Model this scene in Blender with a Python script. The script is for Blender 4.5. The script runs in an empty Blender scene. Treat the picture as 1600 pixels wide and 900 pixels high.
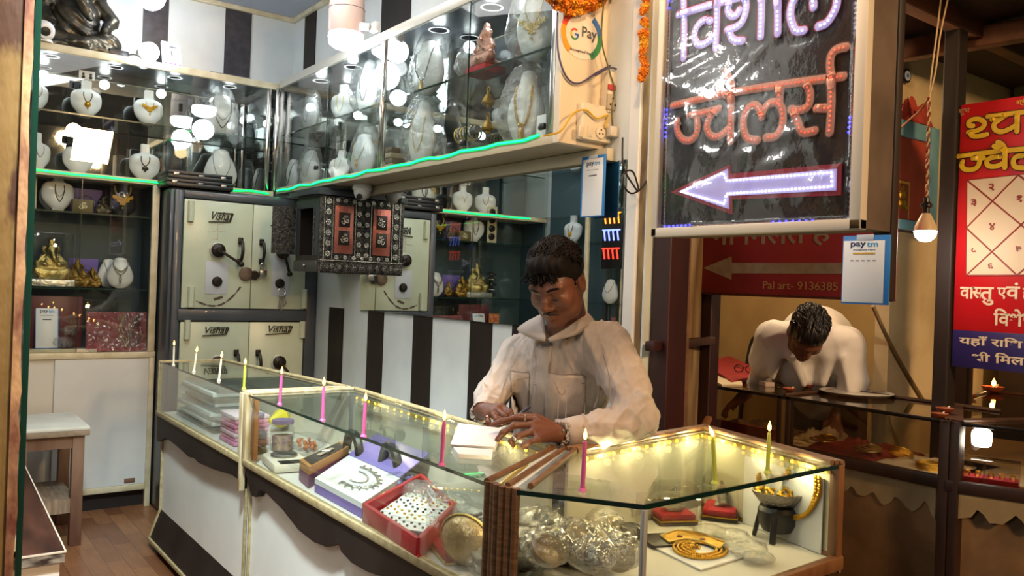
import bpy, bmesh, math, random
import numpy as np
from mathutils import Vector, Matrix, Quaternion
from mathutils.bvhtree import BVHTree
random.seed(7)
C = bpy.context.scene.collection
R = math.radians
scene = bpy.context.scene

# ------------------------------------------------------------------ camera
F_PX, CAM_H, YAW, ROLL, CY = 1300.0, 1.4, R(36.5), R(2.1), 448.0
CAM = Vector((0, 0, CAM_H))
FW = Vector((math.sin(YAW), math.cos(YAW), 0))
_r0 = Vector((math.cos(YAW), -math.sin(YAW), 0)); _u0 = Vector((0, 0, 1))
RT = math.cos(ROLL) * _r0 + math.sin(ROLL) * _u0
UP = math.cos(ROLL) * _u0 - math.sin(ROLL) * _r0
cd = bpy.data.cameras.new('camera'); cam = bpy.data.objects.new('camera', cd); C.objects.link(cam)
cd.sensor_fit = 'HORIZONTAL'; cd.sensor_width = 36.0; cd.lens = 36.0 * F_PX / 1600.0
cd.shift_y = (CY - 450.0) / 1600.0
cd.clip_start = 0.05
m3 = Matrix((RT, UP, -FW)).transposed()
cam.matrix_world = Matrix.Translation(CAM) @ m3.to_4x4()
scene.camera = cam

def ray(x, y): return FW + RT * ((x - 800) / F_PX) - UP * ((y - CY) / F_PX)
def onx(x, y, X): d = ray(x, y); return CAM + d * (X / d.x)
def ony(x, y, Y): d = ray(x, y); return CAM + d * (Y / d.y)
def onz(x, y, Z): d = ray(x, y); return CAM + d * ((Z - CAM_H) / d.z)
def onplane(x, y, p, n):
    d = ray(x, y); n = Vector(n); return CAM + d * ((Vector(p) - CAM).dot(n) / d.dot(n))

# ------------------------------------------------------------------ light and exposure
w = bpy.data.worlds.new('night'); scene.world = w; w.use_nodes = True
w.node_tree.nodes['Background'].inputs[0].default_value = (0.55, 0.42, 0.33, 1)
w.node_tree.nodes['Background'].inputs[1].default_value = 0.10
scene.view_settings.view_transform = 'Standard'; scene.view_settings.look = 'None'
scene.view_settings.gamma = 1.0; scene.view_settings.use_curve_mapping = False
scene.view_settings.exposure = 0.12
scene.cycles.max_bounces = 8; scene.cycles.diffuse_bounces = 3; scene.cycles.glossy_bounces = 5
scene.cycles.transparent_max_bounces = 28; scene.cycles.transmission_bounces = 6
scene.cycles.caustics_reflective = False; scene.cycles.caustics_refractive = False
scene.cycles.sample_clamp_indirect = 4.0

def area(name, loc, target, power, size, color=(1, 1, 1), size_y=None):
    l = bpy.data.lights.new(name, 'AREA'); o = bpy.data.objects.new(name, l); C.objects.link(o)
    l.energy = power; l.color = color; l.size = size
    if size_y: l.shape = 'RECTANGLE'; l.size_y = size_y
    o.location = loc
    o.rotation_euler = (Vector(target) - Vector(loc)).to_track_quat('-Z', 'Y').to_euler()
    return o
def point(name, loc, power, r=0.04, color=(1, 1, 1)):
    l = bpy.data.lights.new(name, 'POINT'); o = bpy.data.objects.new(name, l); C.objects.link(o)
    l.energy = power; l.color = color; l.shadow_soft_size = r; o.location = loc
    return o
COOL = (0.94, 0.98, 1.0); WARM = (1.0, 0.58, 0.28)
area('shop_ceiling_light', (0.9, 3.3, 3.15), (0.95, 3.4, 0), 34, 1.2, (1.0, .98, .94), 2.4)
area('counter_fill_light', (0.2, 2.9, 2.55), (1.1, 3.0, 0.3), 9, 0.25, (1.0, .98, .94))  # added fill, aimed down at the counter fronts to brighten them
area('street_side_fill', (-0.9, 0.6, 2.4), (1.15, 2.9, 0.35), 14, 0.7, (1.0, .97, .90))  # broad fill added on the street side, no actual lamp there
sl = bpy.data.lights.new('counter_fill_spot', 'SPOT'); so = bpy.data.objects.new('counter_fill_spot', sl); C.objects.link(so)  # added spot that lifts the counter fronts, its cone kept off the jamb
sl.energy = 470; sl.spot_size = R(58); sl.spot_blend = .7; sl.shadow_soft_size = .12; sl.color = (.90, 1.0, .96); so.location = (.40, 1.75, 2.75)
so.rotation_euler = (Vector((1.08, 3.25, .30)) - Vector((.40, 1.75, 2.75))).to_track_quat('-Z', 'Y').to_euler()
point('awning_lamp', (1.38, 1.30, 2.80), 58, .07, (1.0, 0.63, 0.33))
area('street_lamp', (2.2, -2.6, 3.2), (2.6, 1.9, 0.9), 150, 0.5, (1.0, 0.62, 0.30))
point('stall_lamp', (3.55, 2.70, 2.30), 46, .07, (1.0, 0.74, 0.44))

# ------------------------------------------------------------------ materials
def lin(c):
    if isinstance(c, str):
        c = c.lstrip('#'); c = [int(c[i:i + 2], 16) / 255 for i in (0, 2, 4)]
    return tuple((v / 12.92 if v <= 0.04045 else ((v + 0.055) / 1.055) ** 2.4) for v in c[:3]) + (1.0,)
MATS = {}
def mat(name, col, rough=0.5, metal=0.0, noise=None, scale=8.0, bump=0.0, bscale=None, stretch=None, spec=0.5, coat=0.0, detail=4.0, sss=0.0):
    """noise: second colour mixed in by a noise pattern of the surface itself"""
    if name in MATS: return MATS[name]
    m = bpy.data.materials.new(name); m.use_nodes = True; MATS[name] = m
    nt = m.node_tree; b = nt.nodes['Principled BSDF']
    b.inputs['Base Color'].default_value = lin(col); b.inputs['Roughness'].default_value = rough
    b.inputs['Metallic'].default_value = metal; b.inputs['Specular IOR Level'].default_value = spec
    b.inputs['Coat Weight'].default_value = coat
    if sss:
        b.inputs['Subsurface Weight'].default_value = sss; b.inputs['Subsurface Radius'].default_value = (0.01, 0.004, 0.002); b.inputs['Subsurface Scale'].default_value = 0.5
    if noise or bump:
        tc = nt.nodes.new('ShaderNodeTexCoord'); mp = nt.nodes.new('ShaderNodeMapping')
        nt.links.new(tc.outputs['Object'], mp.inputs[0])
        if stretch: mp.inputs['Scale'].default_value = stretch
        n = nt.nodes.new('ShaderNodeTexNoise'); n.inputs['Scale'].default_value = scale; n.inputs['Detail'].default_value = detail
        nt.links.new(mp.outputs[0], n.inputs[0])
        if noise:
            r = nt.nodes.new('ShaderNodeValToRGB'); r.color_ramp.elements[0].position = 0.38; r.color_ramp.elements[1].position = 0.66
            r.color_ramp.elements[0].color = lin(col); r.color_ramp.elements[1].color = lin(noise)
            nt.links.new(n.outputs[0], r.inputs[0]); nt.links.new(r.outputs[0], b.inputs['Base Color'])
        if bump:
            n2 = n
            if bscale:
                n2 = nt.nodes.new('ShaderNodeTexNoise'); n2.inputs['Scale'].default_value = bscale; n2.inputs['Detail'].default_value = 3
                nt.links.new(mp.outputs[0], n2.inputs[0])
            bp = nt.nodes.new('ShaderNodeBump'); bp.inputs['Strength'].default_value = bump; bp.inputs['Distance'].default_value = 0.01
            nt.links.new(n2.outputs[0], bp.inputs['Height']); nt.links.new(bp.outputs[0], b.inputs['Normal'])
    return m
def emit(name, col, strength, base=None):
    if name in MATS: return MATS[name]
    m = mat(name, base or col, 0.4); b = m.node_tree.nodes['Principled BSDF']
    b.inputs['Emission Color'].default_value = lin(col); b.inputs['Emission Strength'].default_value = strength
    return m
def glass(name, tint='#f6f9f8', refl=0.9, bump=0.0, bscale=30.0, rough=0.0, milky=0.0, f0=0.035):
    """thin clear sheet: light passes straight through, the rest mirrors by the view angle"""
    if name in MATS: return MATS[name]
    m = bpy.data.materials.new(name); m.use_nodes = True; MATS[name] = m
    nt = m.node_tree; nt.nodes.clear()
    out = nt.nodes.new('ShaderNodeOutputMaterial'); tr = nt.nodes.new('ShaderNodeBsdfTransparent'); tr.inputs[0].default_value = lin(tint)
    gl = nt.nodes.new('ShaderNodeBsdfGlossy'); gl.inputs['Roughness'].default_value = rough; gl.inputs[0].default_value = (refl, refl, refl, 1)
    lw = nt.nodes.new('ShaderNodeLayerWeight'); lw.inputs[0].default_value = .5
    pw = nt.nodes.new('ShaderNodeMath'); pw.operation = 'POWER'; pw.inputs[1].default_value = 5.0
    nt.links.new(lw.outputs['Facing'], pw.inputs[0])
    ma = nt.nodes.new('ShaderNodeMath'); ma.operation = 'MULTIPLY_ADD'; ma.inputs[1].default_value = 1 - f0; ma.inputs[2].default_value = f0
    nt.links.new(pw.outputs[0], ma.inputs[0])
    mx = nt.nodes.new('ShaderNodeMixShader')
    nt.links.new(ma.outputs[0], mx.inputs[0]); nt.links.new(gl.outputs[0], mx.inputs[2])
    src = tr.outputs[0]
    if milky:
        df = nt.nodes.new('ShaderNodeBsdfDiffuse'); df.inputs[0].default_value = (0.85, 0.85, 0.85, 1)
        m2 = nt.nodes.new('ShaderNodeMixShader'); m2.inputs[0].default_value = milky
        nt.links.new(tr.outputs[0], m2.inputs[1]); nt.links.new(df.outputs[0], m2.inputs[2]); src = m2.outputs[0]
    nt.links.new(src, mx.inputs[1])
    if bump:
        tc = nt.nodes.new('ShaderNodeTexCoord'); n = nt.nodes.new('ShaderNodeTexNoise'); n.inputs['Scale'].default_value = bscale; n.inputs['Detail'].default_value = 5
        nt.links.new(tc.outputs['Object'], n.inputs[0])
        bp = nt.nodes.new('ShaderNodeBump'); bp.inputs['Strength'].default_value = bump; bp.inputs['Distance'].default_value = 0.02
        nt.links.new(n.outputs[0], bp.inputs['Height']); nt.links.new(bp.outputs[0], gl.inputs['Normal']); nt.links.new(bp.outputs[0], lw.inputs['Normal'])
    nt.links.new(mx.outputs[0], out.inputs[0])
    return m
def mirror(name, col=0.86, rough=0.0):
    if name in MATS: return MATS[name]
    m = bpy.data.materials.new(name); m.use_nodes = True; MATS[name] = m
    nt = m.node_tree; nt.nodes.clear(); out = nt.nodes.new('ShaderNodeOutputMaterial'); g = nt.nodes.new('ShaderNodeBsdfGlossy')
    g.inputs[0].default_value = (col * .97, col, col * .985, 1); g.inputs['Roughness'].default_value = rough
    nt.links.new(g.outputs[0], out.inputs[0]); return m

WHITE = mat('white_laminate', '#dfe3e2', 0.25, noise='#d2d8d8', scale=3)
CREAM = mat('cream_trim', '#d9d1b6', 0.4, noise='#c3b996', scale=14)
CREAMD = mat('worn_beige_trim', '#b0a27c', 0.5, noise='#94855f', scale=40, bump=.2)
BLACKW = mat('black_brown_laminate', '#211a18', 0.5, noise='#2c2421', scale=6, stretch=(1, 1, .2), spec=.2)
WALLW = mat('white_wall_panel', '#d9dfde', 0.35, noise='#cfd6d7', scale=5, bump=.25, bscale=7)
WALLD = mat('dark_wall_strip', '#2b2a30', 0.35, noise='#3a3940', scale=20, bump=.15)
CEIL = mat('ceiling_panel', '#aab2c2', 0.6)
DARKGREY = mat('dark_grey_lining', '#3a434a', 0.6)
CHROME = mat('chrome', '#d8d6d2', 0.12, 1.0)
STEEL = mat('brushed_steel', '#9a9a98', 0.3, 1.0)
GLASS = glass('clear_glass')
GLASST = glass('case_top_glass', '#f0f6f3', f0=0.05)
GEDGE = mat('green_glass_edge', '#0e2a24', 0.1, coat=.5)
GEDGE2 = mat('green_shelf_edge', '#16352c', 0.15)
MIRROR = mirror('wall_mirror', 0.84)
MIRRORD = mirror('cabinet_back_mirror', 0.62, 0.03)
WRAP = glass('clear_plastic_wrap', '#f2f4f4', bump=1.0, bscale=28, rough=0.08, milky=0.10, f0=0.09)
WRAPM = glass('bright_plastic_wrap', '#f4f4f2', bump=1.0, bscale=34, rough=.06, milky=.10, f0=.20)
WRAPC = glass('crisp_plastic_wrap', '#f6f6f6', bump=.5, bscale=26, rough=.06, milky=.02, f0=.06)
BUSTW = mat('white_leatherette', '#e4e6e6', 0.3, coat=.3)
BUSTK = mat('black_leatherette', '#1a1b1f', 0.2, coat=.5)
GOLD = mat('gold', '#d9a93c', 0.28, 1.0, bump=.5, bscale=160)
GOLDP = mat('pale_gold', '#d8c07a', 0.3, 1.0, bump=.5, bscale=160)
SILVER = mat('silver', '#b9b6ae', 0.25, 1.0, bump=.6, bscale=160)
BLACK = mat('black_plastic', '#141416', 0.35)
WHITEP = mat('white_plastic', '#e6e6e4', 0.35)
REDV = mat('red_velvet', '#a2182a', 0.85, noise='#c02434', scale=30)
PURPLE = mat('purple_card', '#6a55a8', 0.5, noise='#7a68b8', scale=12)
PAPER = mat('white_paper', '#eeeef0', 0.6)
WOODB = mat('brown_moulding', '#7d5a3c', 0.4, noise='#5c3f2a', scale=18, stretch=(1, 1, 6))

# ------------------------------------------------------------------ mesh helpers
class MB:
    def __init__(s): s.bm = bmesh.new()
    def box(s, lo, hi, bev=0.0, M=None):
        lo = Vector(lo); hi = Vector(hi)
        r = bmesh.ops.create_cube(s.bm, size=1.0); vs = r['verts']
        c = (lo + hi) / 2; d = hi - lo
        for v in vs: v.co = Vector((c.x + v.co.x * d.x, c.y + v.co.y * d.y, c.z + v.co.z * d.z))
        if bev > 0:
            es = list({e for v in vs for e in v.link_edges})
            rb = bmesh.ops.bevel(s.bm, geom=es, offset=bev, segments=2, profile=0.5, affect='EDGES'); vs = list({v for f in rb['faces'] for v in f.verts} | {v for v in vs if v.is_valid})
        if M is not None:
            for v in vs: v.co = M @ v.co
        return s
    def cbox(s, c, size, bev=0.0, rot=None):
        """box at c with size, rot = (rx,ry,rz)"""
        from mathutils import Euler
        h = Vector(size) / 2
        M = Matrix.Translation(Vector(c)) @ (Euler(rot).to_matrix().to_4x4() if rot else Matrix.Identity(4))
        return s.box(-h, h, bev, M)
    def bar(s, a, b, w_, h_=None, bev=0.0, up=(0, 0, 1)):
        a = Vector(a); b = Vector(b); d = b - a; L = d.length
        if L < 1e-6: return s
        x = d.normalized(); u = Vector(up)
        if abs(x.dot(u)) > .98: u = Vector((1, 0, 0)) if abs(x.x) < .9 else Vector((0, 1, 0))
        y = u.cross(x).normalized(); z = x.cross(y)
        M = Matrix((x, y, z)).transposed().to_4x4(); M.translation = (a + b) / 2
        h_ = h_ or w_
        return s.box((-L / 2, -w_ / 2, -h_ / 2), (L / 2, w_ / 2, h_ / 2), bev, M)
    def tube(s, pts, r, n=8, cap=True, closed=False):
        pts = [Vector(p) for p in pts]; N = len(pts)
        if N < 2: return s
        rad = r if isinstance(r, (list, tuple)) else [r] * N
        rings = []; prev = None
        for i, p in enumerate(pts):
            if closed: t = pts[(i + 1) % N] - pts[i - 1]
            else: t = pts[min(i + 1, N - 1)] - pts[max(i - 1, 0)]
            if t.length < 1e-9: t = Vector((0, 0, 1))
            t.normalize()
            if prev is None:
                u = Vector((0, 0, 1)) if abs(t.z) < .9 else Vector((1, 0, 0))
                a = u.cross(t).normalized()
            else:
                a = prev - t * prev.dot(t)
                a = a.normalized() if a.length > 1e-6 else Vector((1, 0, 0)).cross(t).normalized()
            prev = a; b = t.cross(a)
            rings.append([s.bm.verts.new(p + rad[i] * (a * math.cos(k * 2 * math.pi / n) + b * math.sin(k * 2 * math.pi / n))) for k in range(n)])
        M_ = N if closed else N - 1
        for i in range(M_):
            A = rings[i]; B = rings[(i + 1) % N]
            for k in range(n): s.bm.faces.new((A[k], A[(k + 1) % n], B[(k + 1) % n], B[k]))
        if cap and not closed:
            s.bm.faces.new(rings[0][::-1]); s.bm.faces.new(rings[-1])
        return s
    def lathe(s, prof, n=24, c=(0, 0, 0), M=None, sx=1.0, sy=1.0):
        """prof: list of (r, z)"""
        c = Vector(c); rings = []
        for r, z in prof:
            r = max(r, 1e-4)
            rings.append([s.bm.verts.new(c + Vector((r * sx * math.cos(2 * math.pi * k / n), r * sy * math.sin(2 * math.pi * k / n), z))) for k in range(n)])
        if M is not None:
            for rg in rings:
                for v in rg: v.co = M @ v.co
        for A, B in zip(rings, rings[1:]):
            for k in range(n): s.bm.faces.new((A[k], A[(k + 1) % n], B[(k + 1) % n], B[k]))
        s.bm.faces.new(rings[0][::-1]); s.bm.faces.new(rings[-1])
        return s
    def cyl(s, a, b, r, n=16, r2=None):
        return s.tube([a, b], [r, r if r2 is None else r2], n)
    def ball(s, c, r, seg=12, rings=8, scale=(1, 1, 1), M=None):
        ret = bmesh.ops.create_uvsphere(s.bm, u_segments=seg, v_segments=rings, radius=1.0)
        for v in ret['verts']:
            v.co = Vector((v.co.x * r * scale[0], v.co.y * r * scale[1], v.co.z * r * scale[2]))
            if M is not None: v.co = M @ v.co
            v.co += Vector(c)
        return s
    def torus(s, c, R_, r, n=24, m=8, M=None, arc=(0, 2 * math.pi)):
        full = abs(arc[1] - arc[0] - 2 * math.pi) < 1e-6
        k = n if full else n + 1
        pts = []
        for i in range(k):
            a = arc[0] + (arc[1] - arc[0]) * i / n
            p = Vector((R_ * math.cos(a), R_ * math.sin(a), 0))
            if M is not None: p = M @ p
            pts.append(p + Vector(c))
        return s.tube(pts, r, m, closed=full)
    def prism(s, poly, d):
        """closed planar polygon (3-D points) extruded by vector d"""
        A = [s.bm.verts.new(Vector(p)) for p in poly]; B = [s.bm.verts.new(Vector(p) + Vector(d)) for p in poly]
        n = len(A)
        try:
            s.bm.faces.new(A); s.bm.faces.new(B[::-1])
        except ValueError: pass
        for i in range(n): s.bm.faces.new((A[i], B[i], B[(i + 1) % n], A[(i + 1) % n]))
        return s
    def grid(s, P):
        """P[i][j] -> 3-D points"""
        V = [[s.bm.verts.new(Vector(p)) for p in row] for row in P]
        for i in range(len(V) - 1):
            for j in range(len(V[0]) - 1): s.bm.faces.new((V[i][j], V[i + 1][j], V[i + 1][j + 1], V[i][j + 1]))
        return s
    def ribbon(s, pts, wdt, d, nrm):
        """flat ribbon along pts lying in the plane with normal nrm, thickness vector d"""
        nrm = Vector(nrm).normalized(); pts = [Vector(p) for p in pts]; d = Vector(d); N = len(pts)
        L, Rr = [], []
        for i, p in enumerate(pts):
            t = (pts[min(i + 1, N - 1)] - pts[max(i - 1, 0)]).normalized(); n_ = nrm.cross(t).normalized()
            L.append(p + n_ * wdt / 2); Rr.append(p - n_ * wdt / 2)
        for i in range(N - 1):
            s.prism([L[i], L[i + 1], Rr[i + 1], Rr[i]], d)
        return s
    def add(s, mesh, M=None):
        me = mesh
        n0 = len(s.bm.verts); s.bm.from_mesh(me); s.bm.verts.ensure_lookup_table()
        if M is not None:
            for v in s.bm.verts[n0:]: v.co = M @ v.co
        return s
    def build(s, name, m, parent=None, smooth=True, angle=35, loc=None):
        """points are world points; the object's origin goes to its parent's origin (or to loc)"""
        bmesh.ops.recalc_face_normals(s.bm, faces=s.bm.faces)
        o0 = Vector(loc) if loc is not None else (origin(parent) if parent else Vector((0, 0, 0)))
        for v in s.bm.verts: v.co -= o0
        me = bpy.data.meshes.new(name); s.bm.to_mesh(me); s.bm.free()
        for mm in (m if isinstance(m, list) else [m]): me.materials.append(mm)
        o = bpy.data.objects.new(name, me); C.objects.link(o)
        if parent: o.parent = parent; ORI[o.name] = o0
        else: o.location = o0; ORI[o.name] = o0
        if smooth:
            ca = math.cos(R(angle))
            b2 = bmesh.new(); b2.from_mesh(me)
            for f in b2.faces: f.smooth = True
            for e in b2.edges:
                if len(e.link_faces) == 2 and e.link_faces[0].normal.dot(e.link_faces[1].normal) < ca: e.smooth = False
            b2.to_mesh(me); b2.free()
        return o
ORI = {}
def origin(o): return ORI.get(o.name, Vector((0, 0, 0)))
def tag(o, label, cat, group=None, kind=None):
    o['label'] = label; o['category'] = cat
    if group: o['group'] = group
    if kind: o['kind'] = kind
    return o
def thing(name, label, cat, loc=(0, 0, 0), group=None):
    o = bpy.data.objects.new(name, None); C.objects.link(o); o.location = loc; o.empty_display_size = .05
    ORI[o.name] = Vector(loc)
    return tag(o, label, cat, group)
def struct(name, mb, m, smooth=False):
    o = mb.build(name, m, smooth=smooth); o['kind'] = 'structure'; return o
def dup(root, label, M=None, loc=None, rot=None, scale=None, group=None):
    """a copy of a thing with copies of its parts and their sub-parts"""
    def cp(o, parent):
        c = o.copy(); C.objects.link(c); c.parent = parent; ORI[c.name] = ORI.get(o.name, Vector())
        for ch in KIDS.get(o.name, list(o.children)): cp(ch, c)
        return c
    r = cp(root, None); r['label'] = label
    if group: r['group'] = group
    if loc is not None: r.location = loc
    if rot is not None: r.rotation_euler = rot
    if scale is not None: r.scale = scale
    return r
KIDS = {}
FONT_CACHE = {}
def text_mesh(body, size=1.0, extrude=0.0, offset=0.0, align='LEFT', space=1.0):
    """mesh of a line of writing in the xy plane"""
    cu = bpy.data.curves.new('t', 'FONT'); cu.body = body; cu.size = size; cu.extrude = extrude; cu.offset = offset; cu.align_x = align; cu.space_character = space
    cu.resolution_u = 4
    o = bpy.data.objects.new('t', cu); C.objects.link(o)
    dg = bpy.context.evaluated_depsgraph_get(); dg.update()
    me = bpy.data.meshes.new_from_object(o.evaluated_get(dg))
    bpy.data.objects.remove(o); bpy.data.curves.remove(cu)
    return me
def frame_mat(o, x, y):
    """matrix with origin o, x axis x, y axis near y, z out"""
    x = Vector(x).normalized(); z = x.cross(Vector(y)).normalized(); y = z.cross(x)
    M = Matrix((x, y, z)).transposed().to_4x4(); M.translation = Vector(o); return M
def fit_text(mb, body, M, wdt, hgt, depth=0.001, offset=0.0):
    """writing scaled to wdt x hgt, its lower left at M's origin"""
    me = text_mesh(body, 1.0, 0.0, offset)
    xs = [v.co.x for v in me.vertices]; ys = [v.co.y for v in me.vertices]
    if not xs: return
    x0, x1, y0, y1 = min(xs), max(xs), min(ys), max(ys)
    S = Matrix.Diagonal((wdt / (x1 - x0), hgt / (y1 - y0), 1, 1)) @ Matrix.Translation((-x0, -y0, 0))
    n0 = len(mb.bm.verts); f0 = len(mb.bm.faces)
    mb.bm.from_mesh(me); mb.bm.verts.ensure_lookup_table(); mb.bm.faces.ensure_lookup_table()
    fs = mb.bm.faces[f0:]
    r = bmesh.ops.extrude_face_region(mb.bm, geom=fs)
    ex = [g for g in r['geom'] if isinstance(g, bmesh.types.BMVert)]
    for v in ex: v.co.z += depth
    mb.bm.verts.ensure_lookup_table()
    for v in mb.bm.verts[n0:]:
        z = v.co.z; v.co = M @ (S @ Vector((v.co.x, v.co.y, 0)) + Vector((0, 0, z)))
    bpy.data.meshes.remove(me)
def smoothpath(pts, n=6, closed=False):
    """Catmull-Rom through pts"""
    pts = [Vector(p) for p in pts]; out = []; N = len(pts)
    rng = range(N) if closed else range(N - 1)
    for i in rng:
        if closed: p0, p1, p2, p3 = pts[i - 1], pts[i], pts[(i + 1) % N], pts[(i + 2) % N]
        else: p0, p1, p2, p3 = pts[max(i - 1, 0)], pts[i], pts[i + 1], pts[min(i + 2, N - 1)]
        for k in range(n):
            t = k / n
            out.append(.5 * ((2 * p1) + (p2 - p0) * t + (2 * p0 - 5 * p1 + 4 * p2 - p3) * t * t + (3 * p1 - p0 - 3 * p2 + p3) * t ** 3))
    if not closed: out.append(pts[-1])
    return out
def along(pts, step):
    """points spaced by step along a polyline"""
    pts = [Vector(p) for p in pts]; out = [pts[0]]; acc = 0.0
    for a, b in zip(pts, pts[1:]):
        L = (b - a).length; t = step - acc
        while t <= L: out.append(a + (b - a) * (t / L)); t += step
        acc = (acc + L) % step if L > 0 else acc
    return out
# ------------------------------------------------------------------ rounded bodies from blended limbs
class SDF:
    """a field on a grid; limbs are blended in one after another, then skinned as one surface"""
    def __init__(s, lo, hi, h):
        s.h = h; s.lo = np.array(lo, float); n = np.ceil((np.array(hi) - s.lo) / h).astype(int) + 1
        s.ax = [s.lo[i] + h * np.arange(n[i]) for i in range(3)]
        s.F = np.full(tuple(n), 0.6, np.float32)
    def sub(s, lo, hi):
        i0 = [max(0, int((lo[i] - s.lo[i]) / s.h)) for i in range(3)]
        i1 = [min(len(s.ax[i]), int((hi[i] - s.lo[i]) / s.h) + 2) for i in range(3)]
        sl = tuple(slice(a, b) for a, b in zip(i0, i1))
        if any(a >= b for a, b in zip(i0, i1)): return None, None
        P = np.meshgrid(*[s.ax[i][sl[i]] for i in range(3)], indexing='ij')
        return sl, np.stack(P, -1)
    def put(s, fn, lo, hi, k, op='u'):
        m = k + 4 * s.h + .03
        sl, P = s.sub(np.array(lo) - m, np.array(hi) + m)
        if sl is None: return s
        d = fn(P).astype(np.float32); a = s.F[sl]
        if op == 'u':
            t = np.maximum(k - np.abs(a - d), 0) / max(k, 1e-6); s.F[sl] = np.minimum(a, d) - t * t * k / 4
        else:
            d = -d; t = np.maximum(k - np.abs(a - d), 0) / max(k, 1e-6); s.F[sl] = np.maximum(a, d) + t * t * k / 4
        return s
    def limb(s, a, b, r1, r2, k=.02, op='u'):
        a = np.array(a, float); b = np.array(b, float); d = b - a; L2 = max(float(d @ d), 1e-12)
        def fn(P):
            t = np.clip(((P - a) @ d) / L2, 0, 1)
            return np.linalg.norm(P - a - t[..., None] * d, axis=-1) - (r1 + (r2 - r1) * t)
        r = max(r1, r2); return s.put(fn, np.minimum(a, b) - r, np.maximum(a, b) + r, k, op)
    def chain(s, pts, rs, k=.02, op='u'):
        for i in range(len(pts) - 1): s.limb(pts[i], pts[i + 1], rs[i], rs[i + 1], k, op)
        return s
    def egg(s, c, r, k=.02, rot=None, op='u'):
        c = np.array(c, float); r = np.array(r, float); Rm = np.array(rot) if rot is not None else np.eye(3)
        def fn(P):
            q = (P - c) @ Rm
            k0 = np.linalg.norm(q / r, axis=-1); k1 = np.linalg.norm(q / (r * r), axis=-1)
            return k0 * (k0 - 1) / np.maximum(k1, 1e-9)
        m = float(r.max()); return s.put(fn, c - m, c + m, k, op)
    def rbox(s, c, half, rad=.01, k=.01, rot=None, op='u'):
        c = np.array(c, float); half = np.array(half, float); Rm = np.array(rot) if rot is not None else np.eye(3)
        def fn(P):
            q = np.abs((P - c) @ Rm) - (half - rad)
            return np.linalg.norm(np.maximum(q, 0), axis=-1) + np.minimum(q.max(-1), 0) - rad
        m = float(np.linalg.norm(half)); return s.put(fn, c - m, c + m, k, op)
    def mesh(s, name='m', disp=None, relax=1):
        F = s.F; S = F < 0; n = F.shape
        c = [F[i:n[0] - 1 + i, j:n[1] - 1 + j, k:n[2] - 1 + k] for i in (0, 1) for j in (0, 1) for k in (0, 1)]
        cs = sum((x < 0).astype(np.int8) for x in c)
        act = (cs > 0) & (cs < 8); idx = np.argwhere(act); ids = np.full(act.shape, -1, np.int64); ids[act] = np.arange(len(idx))
        V = np.zeros((len(idx), 3)); cnt = np.zeros(len(idx))
        offs = [(i, j, k) for i in (0, 1) for j in (0, 1) for k in (0, 1)]
        vals = np.stack([x[act] for x in c], -1)
        for a in range(8):
            for ax in range(3):
                if offs[a][ax] == 0:
                    o2 = list(offs[a]); o2[ax] = 1; b = offs.index(tuple(o2))
                    fa, fb = vals[:, a], vals[:, b]; m = (fa < 0) != (fb < 0)
                    t = np.where(m, fa / np.where(m, fa - fb, 1), 0)
                    p = np.tile(np.array(offs[a], float), (len(idx), 1)); p[:, ax] += t
                    V[m] += p[m]; cnt[m] += 1
        V = V / cnt[:, None] + idx; V = s.lo + V * s.h
        quads = []
        for ax in range(3):
            a1, a2 = [(1, 2), (2, 0), (0, 1)][ax]
            sl0 = [slice(None)] * 3; sl1 = [slice(None)] * 3
            sl0[ax] = slice(0, n[ax] - 1); sl1[ax] = slice(1, n[ax])
            A = S[tuple(sl0)]; B = S[tuple(sl1)]; e = np.argwhere(A != B)
            e = e[(e[:, a1] > 0) & (e[:, a2] > 0) & (e[:, a1] < n[a1] - 1) & (e[:, a2] < n[a2] - 1)]
            inside = S[tuple(e.T)]
            def cell(d1, d2):
                q = e.copy(); q[:, a1] -= d1; q[:, a2] -= d2; return ids[tuple(q.T)]
            q = np.stack([cell(0, 0), cell(1, 0), cell(1, 1), cell(0, 1)], -1)
            q[~inside] = q[~inside][:, ::-1]; quads.append(q)
        Q = np.concatenate(quads); Q = Q[(Q >= 0).all(1)]
        for _ in range(relax):
            N = np.zeros_like(V); ct = np.zeros(len(V))
            for i in range(4):
                for j in (1, 3):
                    np.add.at(N, Q[:, i], V[Q[:, (i + j) % 4]]); np.add.at(ct, Q[:, i], 1)
            V = V * .5 + .5 * N / np.maximum(ct, 1)[:, None]
        if disp is not None:
            nr = np.zeros_like(V); fn = np.cross(V[Q[:, 2]] - V[Q[:, 0]], V[Q[:, 3]] - V[Q[:, 1]])
            for i in range(4): np.add.at(nr, Q[:, i], fn)
            nr /= np.maximum(np.linalg.norm(nr, axis=1), 1e-12)[:, None]
            V = V + nr * disp(V, nr)[:, None]
        me = bpy.data.meshes.new(name); me.from_pydata(V.tolist(), [], Q.tolist()); me.update()
        return me
def obj_from(me, name, m, parent=None, loc=None):
    o0 = Vector(loc) if loc is not None else (origin(parent) if parent else Vector((0, 0, 0)))
    me.transform(Matrix.Translation(-o0)); me.name = name
    for mm in (m if isinstance(m, list) else [m]): me.materials.append(mm)
    for p in me.polygons: p.use_smooth = True
    o = bpy.data.objects.new(name, me); C.objects.link(o); ORI[o.name] = o0
    if parent: o.parent = parent
    else: o.location = o0
    return o
# ------------------------------------------------------------------ the setting
XW, YB, ZC = 2.2, 5.65, 3.22            # mirror wall, back wall, ceiling
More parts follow.
